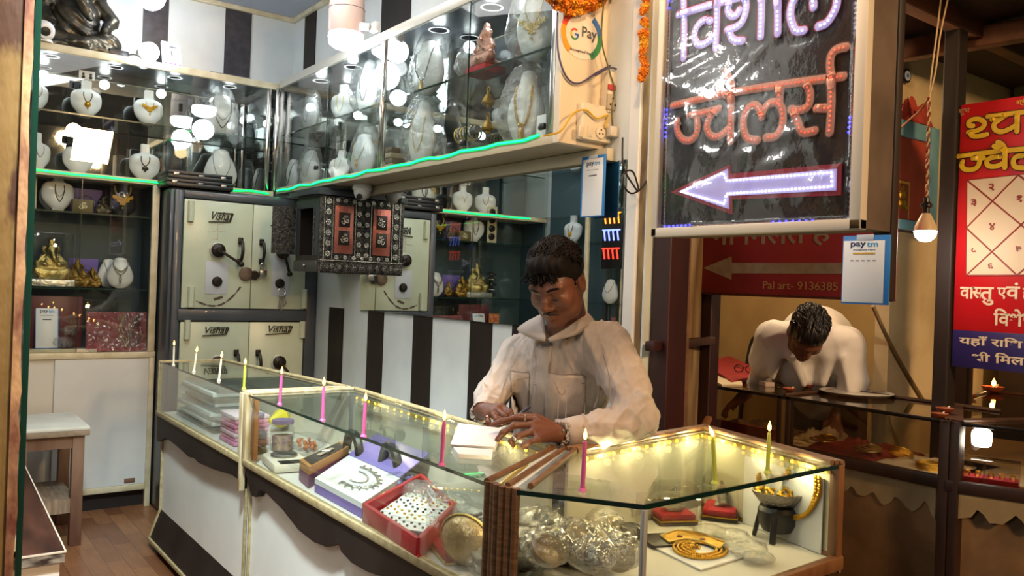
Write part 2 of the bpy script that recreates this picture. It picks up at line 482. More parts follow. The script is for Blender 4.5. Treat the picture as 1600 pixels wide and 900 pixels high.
# wood laminate floor
fm = mat('wood_laminate_floor', '#7a5236', 0.35)
nt = fm.node_tree; b = nt.nodes['Principled BSDF']
tc = nt.nodes.new('ShaderNodeTexCoord'); mp = nt.nodes.new('ShaderNodeMapping'); mp.inputs['Rotation'].default_value = (0, 0, R(90))
br = nt.nodes.new('ShaderNodeTexBrick'); br.offset = .37; br.inputs['Scale'].default_value = 1.0
br.inputs['Brick Width'].default_value = .42; br.inputs['Row Height'].default_value = .085; br.inputs['Mortar Size'].default_value = .0012
br.inputs['Color1'].default_value = lin('#9a6c48'); br.inputs['Color2'].default_value = lin('#74492f'); br.inputs['Mortar'].default_value = lin('#4a2f1f')
nt.links.new(tc.outputs['Object'], mp.inputs[0]); nt.links.new(mp.outputs[0], br.inputs[0])
ns = nt.nodes.new('ShaderNodeTexNoise'); ns.inputs['Scale'].default_value = 6; mp2 = nt.nodes.new('ShaderNodeMapping'); mp2.inputs['Scale'].default_value = (8, 1, 1)
nt.links.new(tc.outputs['Object'], mp2.inputs[0]); nt.links.new(mp2.outputs[0], ns.inputs[0])
mx = nt.nodes.new('ShaderNodeMixRGB'); mx.blend_type = 'MULTIPLY'; mx.inputs[0].default_value = .5
nt.links.new(br.outputs[0], mx.inputs[1]); nt.links.new(ns.outputs[0], mx.inputs[2]); nt.links.new(mx.outputs[0], b.inputs['Base Color'])
struct('floor', MB().box((0.0, 2.0, -.06), (XW, YB + .1, 0.0)), fm)
stone = mat('street_stone', '#4b4038', .7, noise='#2e2722', scale=5)
struct('ground', MB().box((-2.5, -3.0, -.4), (7, 2.0, -.3)).box((-2.5, 2.0, -.4), (7, 6.5, -.07)), stone)
struct('ceiling', MB().box((-.1, 1.9, ZC), (XW + .1, YB + .1, ZC + .08)), CEIL)
t_ = MB(); t_.box((.1, YB - .03, ZC - .03), (XW, YB, ZC), .004); t_.box((XW - .03, 2.2, ZC - .03), (XW, YB - .03, ZC), .004)
struct('trim_1', t_, CREAM)
# back wall and mirror wall: white panels with dark vertical strips
struct('wall_back', MB().box((-.1, YB, 0), (XW + .1, YB + .08, ZC)), WALLW)
struct('wall_left', MB().box((.0, 2.35, 0), (.10, YB, ZC)), WALLW)
struct('wall_right', MB().box((XW, 2.16, 0), (XW + .08, YB, ZC)), WALLW)
st = MB()
for x0, x1 in ((222, 262), (351, 392)):
    a = ony(x0, 60, YB).x; c = ony(x1, 60, YB).x
    st.box((a, YB - .006, 2.66), (c, YB, ZC - .03))
struct('trim_2', st, WALLD)
st = MB()
for x0, x1 in ((476, 493), (595, 640), (700, 745)):
    a = onx(x0, 80, XW).y; c = onx(x1, 80, XW).y
    st.box((XW - .006, c, 2.68), (XW, a, ZC - .03))
for x0, x1 in ((513, 535), (574, 598), (645, 674), (734, 768), (800, 838), (900, 940)):
    a = onx(x0, 560, XW).y; c = onx(x1, 560, XW).y
    st.box((XW - .006, c, 0), (XW, a, 1.23))
struct('trim_3', st, BLACKW)
# white column that ends the mirror wall, beige edge, dark timber jamb
struct('trim_4', MB().box((XW - .01, 2.205, 0), (XW + .09, 2.262, ZC), .004), mat('white_gloss_paint', '#e3e2e0', .35))
struct('trim_5', MB().box((XW + .0, 2.165, -.07), (XW + .09, 2.2045, ZC), .003), mat('chipped_beige_paint', '#b79a63', .6, noise='#6a4a2c', scale=14, bump=.4, stretch=(1, 1, .3)))
maroon = mat('maroon_timber', '#3b1518', .5, noise='#2a0f10', scale=9, stretch=(1, 1, .2), bump=.2)
struct('pillar_right', MB().box((2.235, 2.07, -.3), (2.34, 2.158, 3.2), .006), maroon)
# left timber jamb with flaking paint, at the shop front
jm = mat('flaking_timber', '#86693a', .65, noise='#4a2a18', scale=11, bump=1.0, bscale=22, stretch=(1, 1, .35), detail=8)
rp_ = [n for n in jm.node_tree.nodes if n.type == 'VALTORGB'][0]; rp_.color_ramp.elements[0].position = .52; rp_.color_ramp.elements[1].position = .60
jr = mat('flaking_red_timber', '#6e3b30', .75, noise='#c49a70', scale=16, bump=1.0, bscale=30, stretch=(1, 1, .4))
a0 = ony(-40, 450, 2.2).x; a1 = ony(27, 450, 2.2).x; a2 = ony(39, 450, 2.2).x
J = MB().box((a0 - .2, 2.2, -.07), (a1 - .004, 2.36, 3.2), .008)
struct('door_jamb_left', J, jm)
jj = MB()
prev = None
zs = [-.07 + 3.25 * i / 60 for i in range(61)]
poly = [Vector((a1 - .006, 2.19, zs[0]))]
for z in zs: poly.append(Vector((a2 - .002 + random.uniform(-.0035, .003), 2.19, z)))
poly.append(Vector((a1 - .006, 2.19, zs[-1])))
jj.prism(poly, (0, .05, 0))
struct('trim_6', jj, jr)
# ------------------------------------------------------------------ display counters
ZT, ZB = 0.95, 0.69
XF = 1.10
def lights_along(parent, pts, n, power, color):
    """the lamps of an LED strip"""
    pts = [Vector(p) for p in pts]
    for i in range(n):
        t = (i + .5) / n * (len(pts) - 1); k = int(t); p = pts[k].lerp(pts[k + 1], t - k)
        l = point('strip_light', p - origin(parent), power, .012, color); l.parent = parent
YLED = emit('warm_led', '#ffcf3a', 11.0)
YBACK = mat('led_tape', '#d8b65c', .5)
def led_strip(name, label, pts, step, nrm, tape_mat, led_mat, group, rad=.0035, wdt=.012, lights=0, power=.2, color=(1, .82, .45), tape=True):
    nrm = Vector(nrm)
    t = thing(name, label, 'led strip', pts[0], group)
    if tape:
        m = MB()
        for a, b in zip(pts, pts[1:]): m.bar(a, b, wdt, .003, up=nrm)
        m.build('tape', tape_mat, t)
    d = MB()
    for p in along(pts, step): d.ball(p + nrm * .003, rad, 8, 5)
    d.build('diodes', led_mat, t)
    if lights: lights_along(t, [Vector(p) + nrm * .02 for p in pts], lights, power, color)
    return t

seg1_apron = [(245, 690), (259, 684), (274, 695), (295, 714), (303, 716), (310, 723), (333, 733), (362, 742), (374, 750), (377, 765), (385, 772), (392, 774)]
seg2_apron = [(392, 774), (399, 777), (405, 766), (414, 768), (425, 780), (442, 797), (466, 828), (490, 847), (511, 855), (528, 848), (533, 862), (549, 879), (573, 893), (587, 898)]
def counter(label, y0, y1, apron_px, xb0, xb1, yb=None):
    """y0 near end (yb at its back), y1 far end, xb back edge at near and far end"""
    yb = yb or y0
    t = thing('display_counter', label, 'glass counter', (1.3, (y0 + y1) / 2, 0), 'glass display counters of the front shop')
    W2 = mat('counter_white_laminate', '#eef3f1', .3, noise='#e2e9e7', scale=3)
    m = MB()
    m.prism([(XF + .03, y0, .03), (XF + .03, y1, .03), (xb1, y1, .03), (xb0, yb, .03)], (0, 0, ZB - .06))
    m.build('base_cabinet', W2, t)
    m = MB(); zt = ZB - .012
    poly = [Vector((XF - .004, y1, zt))]
    for x, y in apron_px: 
        p = onx(x, y, XF - .004); p.y = min(max(p.y, y0), y1); p.z -= .0; poly.append(p)
    if poly[-1].y > y0 + .02:
        e = poly[-1]; span = e.y - y0
        for i in range(1, 9):
            q = i / 8; poly.append(Vector((XF - .004, e.y - span * q, e.z + .02 * math.sin(q * 9) - .05 * q)))
    poly.append(Vector((XF - .004, y0, zt)))
    m.prism(poly, (.03, 0, 0)); m.build('apron', BLACKW, t, smooth=False)
    m = MB()
    m.prism([(XF + .03, y0, .19), (XF - .02, y0, .05), (XF + .05, y0, .05), (XF + .06, y0, .19)], (0, y1 - y0, 0))
    m.build('kick_board', BLACKW, t, smooth=False)
    m = MB(); m.bar((XF - .023, y0, .046), (XF - .023, y1, .046), .014, .014); m.bar((XF - .021, y1 - .006, .05), (XF + .03, y1 - .006, .195), .014, .014)
    m.bar((XF + .026, y0 + .006, .19), (XF + .026, y0 + .006, .6), .012, .012); m.bar((XF + .026, y1 - .006, .19), (XF + .026, y1 - .006, .6), .012, .012)
    m.build('edge_trim', CREAMD, t)
    m = MB(); m.box((XF + .01, y0 + .02, 0), (XF + .05, y0 + .06, .05)).box((XF + .01, y1 - .06, 0), (XF + .05, y1 - .02, .05)).box((xb0 - .06, yb + .02, 0), (xb0 - .02, yb + .06, .05)).box((xb1 - .06, y1 - .06, 0), (xb1 - .02, y1 - .02, .05))
    m.build('feet', BLACKW, t)
    m = MB(); m.box((XF - .012, y0, ZB - .014), (XF + .012, y1, ZB + .010), .003); m.build('sill_trim', CREAMD, t)
    m = MB(); m.prism([(XF + .012, y0 + .01, ZB - .012), (XF + .012, y1 - .01, ZB - .012), (xb1 - .01, y1 - .01, ZB - .012), (xb0 - .01, yb + .01, ZB - .012)], (0, 0, .012)); m.build('case_floor', mat('case_lining', '#d9d5cc', .6), t)
    m = MB(); m.prism([(xb0 - .012, yb, ZB), (xb1 - .012, y1, ZB), (xb1, y1, ZB), (xb0, yb, ZB)], (0, 0, ZT - ZB - .01)); m.build('back_panel', mat('case_back', '#cfcabb', .5), t)
    m = MB(); m.box((XF - .003, y0 + .012, ZB + .010), (XF + .002, y1 - .012, ZT - .008)); m.build('front_glass', GLASS, t)
    m = MB(); m.prism([(XF - .001, y0 + .01, ZT - .007), (XF - .001, y1 - .01, ZT - .007), (xb1 - .02, y1 - .01, ZT - .007), (xb0 - .02, yb + .01, ZT - .007)], (0, 0, .007)); m.build('top_glass', GLASST, t)
    m = MB(); m.box((XF - .004, y0 + .01, ZT - .0075), (XF - .001, y1 - .01, ZT + .0005)); m.build('glass_edge', GEDGE, t)
    m = MB()
    for k in range(2):
        o_ = .022 - .011 * k - .004
        m.tube([(xb0 - o_, yb, ZT + .004), (xb1 - o_, y1, ZT + .004)], .0062, 8)
    m.build('back_moulding', CREAMD, t)
    return t
CREAMP = mat('cream_post', '#d9cfb0', .4, noise='#a98f62', scale=30, stretch=(1, 1, .2))
c1 = counter('far counter with three white candles and a pink tray stack inside', 3.215, 4.50, seg1_apron, 1.55, 1.42)
m = MB(); m.box((XF - .008, 4.484, ZB), (XF + .01, 4.50, ZT), .002); m.box((XF - .006, 4.484, ZT - .004), (1.42, 4.5, ZT + .006), .002); m.build('end_trim', CREAMD, c1)
m = MB(); m.box((XF - .010, 3.20, ZB - .12), (XF + .012, 3.222, ZT + .002), .003); m.box((XF - .008, 3.222, ZB + .01), (XF + .012, 3.242, ZT), .003); m.box((XF, 3.20, ZT), (1.55, 3.212, ZT + .008), .003).box((XF, 3.225, ZT), (1.55, 3.238, ZT + .008), .003); m.build('end_post', CREAMP, c1)
c2 = counter('long middle counter under the notebook, with silver sets in trays', 1.535, 3.175, seg2_apron, 1.50, 1.56, 1.80)
m = MB(); m.box((XF - .010, 3.150, ZB), (XF + .012, 3.190, ZT + .002), .003); m.box((XF, 3.17, ZT), (1.56, 3.182, ZT + .008), .003).box((XF, 3.15, ZT), (1.56, 3.162, ZT + .008), .003); m.build('end_post', CREAMP, c2)
m = MB(); m.box((XF + .012, 3.120, ZB + .01), (XF + .03, 3.150, ZT - .01), .003); m.build('inner_post', mat('orange_wood', '#a8703c', .4, noise='#8a5528', scale=16, stretch=(1, 1, .2)), c2)
# end of the long counter: stack of brown ribbed mouldings, and the white strip with brown edges on top
m = MB()
for k in range(3): m.tube([(XF + .002 + .004 * (k % 2), 1.552 - .017 * k, .1), (XF + .002 + .004 * (k % 2), 1.552 - .017 * k, ZT + .004)], .0098, 10)
m.tube([(XF, 1.556, ZT + .003), (1.50, 1.80, ZT + .003)], .008, 8)
m.build('end_post', WOODB, c2)
# --- corner counter
A_, B_, C_, D_, E_ = (1.112, 1.470), (1.28, 1.232), (2.085, 1.275), (2.205, 1.86), (1.515, 1.765)
c3 = thing('display_counter', 'corner counter lit by yellow diodes, with a gold scale and red boxes inside', 'glass counter', (1.7, 1.5, 0), 'glass display counters of the front shop')
def v3(p, z): return Vector((p[0], p[1], z))
cen = Vector((1.64, 1.52, 0))
def inset(p, d):
    v = Vector((cen.x - p[0], cen.y - p[1])); v.normalize(); return (p[0] + v.x * d, p[1] + v.y * d)
P5 = [A_, B_, C_, D_, E_]
m = MB(); m.prism([v3(inset(p, .03), -.3) for p in P5], (0, 0, ZB + .27)); m.build('base_cabinet', BLACKW, c3, smooth=False)
m = MB(); m.prism([v3(inset(p, .01), ZB - .014) for p in P5], (0, 0, .014)); m.build('case_floor', mat('case_lining', '#d9d5cc', .6), c3)
WOODT = mat('brown_case_timber', '#8a5f3c', .4, noise='#6b452a', scale=16, stretch=(1, 1, .2))
m = MB()
for p, q in ((A_, B_), (B_, C_), (C_, D_)): m.bar(v3(p, ZB - .005), v3(q, ZB - .005), .028, .036, .004)
m.build('sill_trim', WOODT, c3)
def pane(p, q, z0, z1, th, name, mt, par):
    p = Vector(p); q = Vector(q); n_ = Vector((-(q - p).y, (q - p).x)).normalized() * th
    m = MB(); m.prism([(p.x, p.y, z0), (q.x, q.y, z0), (q.x, q.y, z1), (p.x, p.y, z1)], (n_.x, n_.y, 0)); return m.build(name, mt, par, smooth=False)
pane(A_, B_, ZB + .013, ZT - .008, .004, 'front_glass', GLASS, c3)
pane(B_, C_, ZB + .013, ZT - .008, .004, 'front_glass', GLASS, c3)
pane(D_, E_, ZB, ZT - .01, .01, 'back_panel', mat('case_back', '#cfcabb', .5), c3)
pane(C_, D_, ZB, ZT - .01, .01, 'side_panel', mat('case_side', '#d4cfb4', .5), c3)
m = MB(); m.prism([v3(p, ZT - .008) for p in P5], (0, 0, .008)); m.build('top_glass', GLASST, c3, smooth=False)
m = MB()
m.bar(v3(A_, ZT - .004), v3(B_, ZT - .004), .004, .0105).bar(v3(B_, ZT - .004), v3(C_, ZT - .004), .004, .0105); m.build('glass_edge', GEDGE, c3)
m = MB(); m.bar(v3(B_, ZB + .013), v3(B_, ZT - .009), .012, .012, .002); m.build('corner_strip', mat('clear_joint_strip', '#cfd2d0', .25, .5), c3)
m = MB()
for k, off in enumerate((0.0, .016, .031)):
    c_, d_, e_ = [Vector(inset(p, off)) for p in (C_, D_, E_)]
    m.tube([v3(c_, ZT + .004), v3(d_, ZT + .004 + .0), v3(e_, ZT + .004)], .0078, 8)
m.build('top_moulding', mat('striped_moulding', '#8d6a4c', .4, noise='#6a4731', scale=18), c3)
m = MB(); 
for k in range(2): m.tube([v3((A_[0] + .006 + k * .042, A_[1] + .03 - k * .03), ZT + .003), v3((E_[0] - .0 + k * .03, E_[1] + .01 - k * .02), ZT + .003)], .0075, 8)
for k in range(3): m.tube([(XF + .006 + .007 * k, 1.502 - .016 * k, .1), (XF + .006 + .007 * k, 1.502 - .016 * k, ZT + .003)], .0095, 10)
m.build('end_post', WOODB, c3)
m = MB(); m.prism([(XF + .01, 1.512, ZT - .006), (XF + .04, 1.466, ZT - .006), (1.535, 1.755, ZT - .006), (1.50, 1.80, ZT - .006)], (0, 0, .006)); m.build('joint_strip', WHITE, c3)
m = MB(); m.bar(v3((C_[0] - .012, C_[1] + .008), ZB), v3((C_[0] - .012, C_[1] + .008), ZT), .03, .026, .003); m.build('corner_post', WOODT, c3)
m = MB(); m.bar(v3((C_[0] + .012, C_[1] + .02), ZB - .04), v3((C_[0] + .012, C_[1] + .02), ZT + .004), .02, .03, .004); m.bar(v3((C_[0] + .01, C_[1] + .008), ZB - .04), v3((C_[0] + .01, C_[1] + .008), ZT + .004), .012, .012, .003); m.build('outer_post', mat('grey_brown_post', '#9a8678', .45, noise='#5c463a', scale=12, stretch=(1, 1, .2)), c3)
# LED strips inside the counters
led_strip('led_strip', 'warm white diode strip along the back top edge of the middle counter', [(1.505, 3.05, ZT - .02), (1.475, 1.78, ZT - .02)], .055, (-1, 0, 0), YBACK, YLED, 'warm diode strips in the counters', .0045, lights=3, power=.5)
q = [Vector(inset(p, .035)) for p in (E_, D_)]
led_strip('led_strip', 'yellow diode strip along the rear top edge of the corner counter', [v3(q[0] + Vector((.03, .0)), ZT - .022), v3(q[1], ZT - .022)], .042, (0, -1, 0), YBACK, YLED, 'warm diode strips in the counters', .0055, lights=4, power=.75, color=(1, .83, .42))
q = [Vector(inset(p, .035)) for p in (D_, C_)]
led_strip('led_strip', 'yellow diode strip along the right top edge of the corner counter', [v3(q[0], ZT - .022), v3(q[1], ZT - .022)], .042, (-1, 0, 0), YBACK, YLED, 'warm diode strips in the counters', .0055, lights=3, power=.75, color=(1, .83, .42))
q = (XF + .03, 1.56)
led_strip('led_strip', 'short warm diode strip at the near end of the middle counter', [(XF + .06, 1.60, ZT - .03), (1.40, 1.79, ZT - .03)], .035, (0, 1, 0), YBACK, YLED, 'warm diode strips in the counters', .004, lights=2, power=.5)
# ------------------------------------------------------------------ white base cupboard and display cabinets
YC = 5.30; XL = 0.12
t = thing('base_cupboard', 'white cupboard with two sliding doors below the glass shelves', 'cupboard', (.7, 5.46, 0))
m = MB(); m.box((XL, 5.33, .13), (1.245, 5.62, .90)); m.build('body', WHITE, t)
m = MB(); m.box((XL, YC, .895), (1.268, 5.63, .930), .003).box((1.235, YC, .0), (1.266, YC + .04, .895), .003).box((XL, YC, .105), (1.235, YC + .03, .14), .003); m.build('frame_trim', CREAM, t)
d = MB(); d.box((.735, YC + .006, .142), (1.234, YC + .016, .893)); d = d.build('door', WHITE, t)
h = MB(); h.box((1.12, YC + .003, .152), (1.18, YC + .0065, .178), .004); h.build('finger_pull', mat('brown_pull', '#7b5a48', .5), d)
d = MB(); d.box((XL, YC + .018, .142), (.75, YC + .028, .893)); d = d.build('door', mat('white_laminate_warm', '#d9d8d0', .25), t)
h = MB(); h.box((.56, YC + .0155, .152), (.61, YC + .0185, .178), .004); h.build('finger_pull', BLACK, d)
m = MB(); m.box((XL, 5.36, 0), (1.25, 5.6, .13)); m.build('plinth', mat('dark_plinth', '#1c1512', .6), t)

def pane_box(lo, hi, name, parent, edge=None):
    g = MB().box(lo, hi).build(name, GLASS, parent, smooth=False)
    return g
# lower glass cabinet
t = thing('display_cabinet', 'glass cabinet between the white cupboard and the upper green strip', 'display cabinet', (.7, 5.46, .93))
SLATE = mat('slate_lining', '#3c5058', .5)
m = MB(); m.box((XL, 5.615, .93), (1.255, 5.63, 1.93)); m.build('back_panel', SLATE, t)
m = MB(); m.box((XL, YC + .03, .93), (XL + .02, 5.615, 1.93)).box((1.235, YC + .03, .93), (1.25, 5.615, 1.93)); m.build('side_panel', SLATE, t)
m = MB(); m.box((1.222, YC, .93), (1.262, YC + .03, 1.93), .003); m.build('post', CREAM, t)
for z in (1.735, 1.298):
    s_ = MB().box((XL + .02, 5.355, z - .004), (1.235, 5.612, z + .004)).build('shelf', GLASS, t, smooth=False)
    MB().box((XL + .02, 5.352, z - .0045), (1.235, 5.356, z + .0045)).build('shelf_edge', GEDGE2, s_)
pane_box((XL + .02, YC + .006, .935), (.84, YC + .010, 1.925), 'sliding_pane', t)
pane_box((.82, YC + .018, .935), (1.222, YC + .022, 1.925), 'sliding_pane', t)
m = MB(); m.box((.8395, YC + .0055, .935), (.842, YC + .0105, 1.925)); m.build('pane_edge', GEDGE2, t)

DLIGHT = emit('downlight_glow', '#f4f8ff', 18.0)
def downlight(p, label, group, r=.035, power=0.0):
    d = thing('downlight', label, 'ceiling light', p, group)
    MB().lathe([(r * 1.25, -.004), (r * 1.25, 0), (r, 0), (r, -.004)], 20, p).build('ring', WHITEP, d)
    MB().lathe([(r * .98, -.0035), (r * .98, -.001)], 20, p).build('lens', DLIGHT, d)
    if power:
        l = point('downlight_light', (0, 0, -.05), power, .03, COOL); l.parent = d
    return d
# upper left cabinet
t = thing('display_cabinet', 'upper glass cabinet on the back wall, statue standing on top', 'display cabinet', (1.0, 5.46, 1.93))
m = MB(); m.box((XL, YC, 1.930), (1.96, 5.63, 1.962), .002); m.build('bottom_board', CREAM, t)
m = MB(); m.box((XL, YC + .028, 2.630), (2.19, 5.63, 2.648)); m.build('top_lining', mat('dark_top_lining', '#30353c', .3), t)
m = MB(); m.box((XL, YC, 2.625), (1.985, YC + .028, 2.668), .003).box((XL, YC + .028, 2.648), (2.19, 5.63, 2.668)); m.build('top_frame', CREAM, t)
m = MB(); m.box((XL, 5.615, 1.962), (2.19, 5.63, 2.63)); m.build('back_mirror', mirror('smoky_mirror', .50, .02), t)
m = MB(); m.box((1.90, YC, 1.962), (1.925, YC + .022, 2.625), .003); m.build('post', CHROME, t)
m = MB(); m.box((1.952, YC - .01, 1.962), (1.978, YC + .016, 2.64), .003); m.build('post', CHROME, t)
s_ = MB().box((XL, 5.355, 2.296), (2.18, 5.612, 2.304)).build('shelf', GLASS, t, smooth=False)
MB().box((XL, 5.352, 2.2955), (2.18, 5.356, 2.3045)).build('shelf_edge', GEDGE2, s_)
pane_box((XL, YC + .004, 1.965), (1.27, YC + .008, 2.625), 'sliding_pane', t)
pane_box((1.25, YC + .015, 1.965), (1.90, YC + .019, 2.625), 'sliding_pane', t)
m = MB(); m.box((1.2695, YC + .0035, 1.965), (1.2715, YC + .0085, 2.625)); m.build('pane_edge', GEDGE2, t)
for i, (x, w_) in enumerate(((.68, 'leftmost'), (1.02, 'second from left'), (1.36, 'third from left'), (1.70, 'rightmost'))):
    downlight((x, 5.45, 2.630), 'round downlight under the top of the back wall cabinet, %s of four' % w_, 'downlights in the back wall cabinet', power=.9)
# upper right cabinet, hung on the mirror wall
XC, Y0, Y1 = 1.97, 2.44, 5.285
t = thing('display_cabinet', 'long upper glass cabinet hung above the wall mirror', 'display cabinet', (2.08, 3.9, 1.94))
m = MB(); m.box((XC, Y0, 1.945), (2.195, Y1, 1.985), .002); m.build('bottom_board', mat('beige_board', '#b6ab94', .45), t)
m = MB(); m.box((2.16, Y0 - .1, 1.895), (2.196, Y1 - .2, 1.943), .002); m.build('wall_fascia', mat('beige_board_pale', '#c3bba6', .45), t)
m = MB(); m.box((XC + .02, Y0, 2.640), (2.195, Y1, 2.655)); m.build('top_lining', mat('dark_top_lining', '#30353c', .3), t)
m = MB(); m.box((XC, Y0, 2.635), (XC + .02, Y1, 2.685), .003).box((XC + .02, Y0, 2.655), (2.195, Y1, 2.685)); m.build('top_frame', mat('alu_frame', '#c9c7bd', .35, .3), t)
m = MB(); m.box((2.180, Y0, 1.985), (2.195, Y1, 2.64)); m.build('back_mirror', mirror('smoky_mirror', .50, .02), t)
s_ = MB().box((XC + .03, Y0 + .01, 2.325), (2.178, Y1, 2.333)).build('shelf', GLASS, t, smooth=False)
MB().box((XC + .027, Y0 + .01, 2.3245), (XC + .031, Y1, 2.3335)).build('shelf_edge', GEDGE, s_)
yp = onx(597, 150, XC).y
m = MB(); m.box((XC - .004, yp - .018, 1.985), (XC + .022, yp + .018, 2.64), .004); m.build('post', CHROME, t)
m = MB(); m.box((XC - .004, Y0 - .0, 1.985), (XC + .018, Y0 + .025, 2.64), .003); m.build('post', CHROME, t)
ya, yb = onx(505, 200, XC).y, onx(722, 150, XC).y
for a, c, dx in ((Y1, ya - .03, .006), (ya, yp + .018, .014), (yp - .018, yb - .03, .006), (yb, Y0 + .025, .014)):
    pane_box((XC + dx, c, 1.987), (XC + dx + .004, a, 2.637), 'sliding_pane', t)
m = MB(); m.box((XC + .0055, ya - .034, 1.987), (XC + .0105, ya - .03, 2.637)); m.build('pane_edge', GEDGE, t)
m = MB(); m.box((XC + .0055, yb - .034, 1.987), (XC + .0105, yb - .03, 2.637)); m.build('pane_edge', GEDGE, t)
for k, (px, py) in enumerate(((493, 262), (506, 260), (703, 228), (722, 224), (846, 198))):
    p = onx(px, py, XC); m = MB(); m.box((XC - .006, p.y - .018, p.z - .012), (XC + .012, p.y + .018, p.z + .014), .006); m.build('glass_clamp', BLACK, t)
for i, (y, w_) in enumerate(((4.9, 'farthest'), (4.45, 'second farthest'), (4.0, 'middle'), (3.5, 'second nearest'), (3.05, 'nearest but one'), (2.7, 'nearest'))):
    downlight((2.09, y, 2.640), 'round downlight under the top of the long upper cabinet, %s of six' % w_, 'downlights in the long upper cabinet', .042, power=.9)
# cream end board with stickers
PEACH = mat('cream_end_board', '#e2d3bb', .45)
t = MB().box((XC - .003, 2.40, 1.945), (2.235, 2.438, 3.2), .003).build('end_board', PEACH); tag(t, 'cream end board of the upper cabinet carrying a round payment sticker and switches', 'board')
# wall mirror
mm = MB(); mm.box((XW - .012, 2.266, 1.232), (XW - .001, 4.455, 1.893))
mo = mm.build('wall_mirror', MIRROR, smooth=False); tag(mo, 'large mirror on the striped wall behind the seated shopkeeper'.replace('seated ', ''), 'mirror')
# green LED strips
GLED = emit('green_led', '#10f080', 4.5); GTAPE = emit('green_led_tape', '#00b050', .8)
def wav(a, b, n, amp):
    a = Vector(a); b = Vector(b)
    return [a.lerp(b, i / n) + Vector((0, 0, amp * math.sin(i * 1.9) + amp * .5 * math.sin(i * 5.1))) for i in range(n + 1)]
led_strip('led_strip', 'green diode strip along the bottom edge of the back wall cabinet', wav((.3, YC - .003, 1.950), (1.30, YC - .003, 1.946), 12, .002), .012, (0, -1, 0), GTAPE, GLED, 'green diode strips', .004, .016)
led_strip('led_strip', 'short green diode strip between the black cases and the room corner', wav((1.55, YC - .003, 1.945), (1.93, YC - .003, 1.950), 6, .004), .012, (0, -1, 0), GTAPE, GLED, 'green diode strips', .004, .016)
led_strip('led_strip', 'green diode strip along the bottom edge of the long upper cabinet', wav((XC - .003, 5.25, 1.965), (XC - .003, 2.52, 1.982), 30, .005), .012, (-1, 0, 0), GTAPE, GLED, 'green diode strips', .004, .016)
# ------------------------------------------------------------------ the steel safe
YS = 5.10
GREYM = mat('grey_safe_paint', '#454b52', .35, noise='#3a4047', scale=6, coat=.2)
PALEG = mat('pale_green_enamel', '#c3ccb4', .3, noise='#b6c0a8', scale=4)
IRON = mat('dark_iron', '#2c2723', .4, .6)
def S(px, py, dy=0.0): return ony(px, py, YS + dy)
safe = thing('safe', 'tall grey steel safe with pale green double doors', 'safe', (1.7, 5.35, 0))
x0, x1 = 1.275, 2.195
m = MB(); m.box((x0, YS + .02, .0), (x1, 5.62, 1.915), .02); m.build('body', GREYM, safe)
m = MB(); m.box((x0 + .02, YS - .012, .02), (1.345, YS + .03, 1.90), .012).box((2.118, YS - .012, .02), (x1, YS + .03, 1.90), .012).box((1.345, YS - .012, 1.855), (2.118, YS + .03, 1.90), .008).box((1.33, YS - .022, 1.128), (2.13, YS + .03, 1.20), .01).box((1.345, YS - .012, .02), (2.118, YS + .03, .2), .008)
m.build('frame', GREYM, safe)
def om_plate(parent, c, w_, y): pass
def name_plate(parent, px, py, wpx, hpx):
    """cast plate with the maker's script"""
    p = S(px, py, -.016); q = S(px + wpx, py - hpx, -.016); wd = q.x - p.x; hg = q.z - p.z
    Mx = frame_mat(p, (1, 0, 0), (.28, 0, 1)); 
    Sh = Matrix.Identity(4); Sh[0][1] = .32
    b_ = MB(); fit_text(b_, 'Vishal', frame_mat(p + Vector((0, .0, .008)), (1, 0, 0), (0, 0, 1)) @ Sh, wd * .95, hg * .95, .003, .004)
    b_.bar(p + Vector((-.004, -.002, -.006)), p + Vector((wd * .96, -.002, .002)), .005, .005); b_.bar(p + Vector((wd * .42, -.002, hg * .98)), p + Vector((wd * 1.10, -.002, hg * 1.0)), .006, .006); b_.bar(p + Vector((wd * 1.10, -.002, hg)), p + Vector((wd * .97, -.002, .002)), .006, .006)
    b_.build('name_plate', BLACK, parent)
def grip(parent, p_top, p_bot):
    """bow handle"""
    a = S(*p_top, -.02); b = S(*p_bot, -.02); d = Vector((0, -.045, 0))
    g = MB(); g.tube(smoothpath([a, a + d * .6, a.lerp(b, .12) + d * .95, a.lerp(b, .5) + d * 1.2, a.lerp(b, .88) + d * .95, b + d * .6, b], 4), .010, 8); g.cbox(a + Vector((0, -.002, .006)), (.03, .012, .04), .004).cbox(b + Vector((0, -.002, -.006)), (.03, .012, .034), .004)
    return g.build('handle', IRON, parent)
def crank(parent, c, tip, plate=True):
    c_ = S(*c, -.02); t_ = S(*tip, -.02)
    r_ = MB(); r_.lathe([(.048, 0), (.048, .006), (.044, .009)], 24, M=Matrix.Translation(c_) @ Matrix.Rotation(R(90), 4, 'X')); r_ = r_.build('handle_rose', mat('worn_white_plate', '#dcdcd2', .5, noise='#b0ab98', scale=30), parent)
    k = MB(); k.lathe([(.040, 0), (.042, .016), (.034, .024), (.018, .028), (.016, .042), (.0, .044)], 24, M=Matrix.Translation(c_ + Vector((0, -.008, 0))) @ Matrix.Rotation(R(90), 4, 'X'))
    k.bar(c_ + Vector((0, -.04, 0)), t_ + Vector((0, -.05, 0)), .018, .016, .004); k.ball(t_ + Vector((0, -.05, 0)), .017, 10, 8)
    return k.build('crank_handle', IRON, parent)
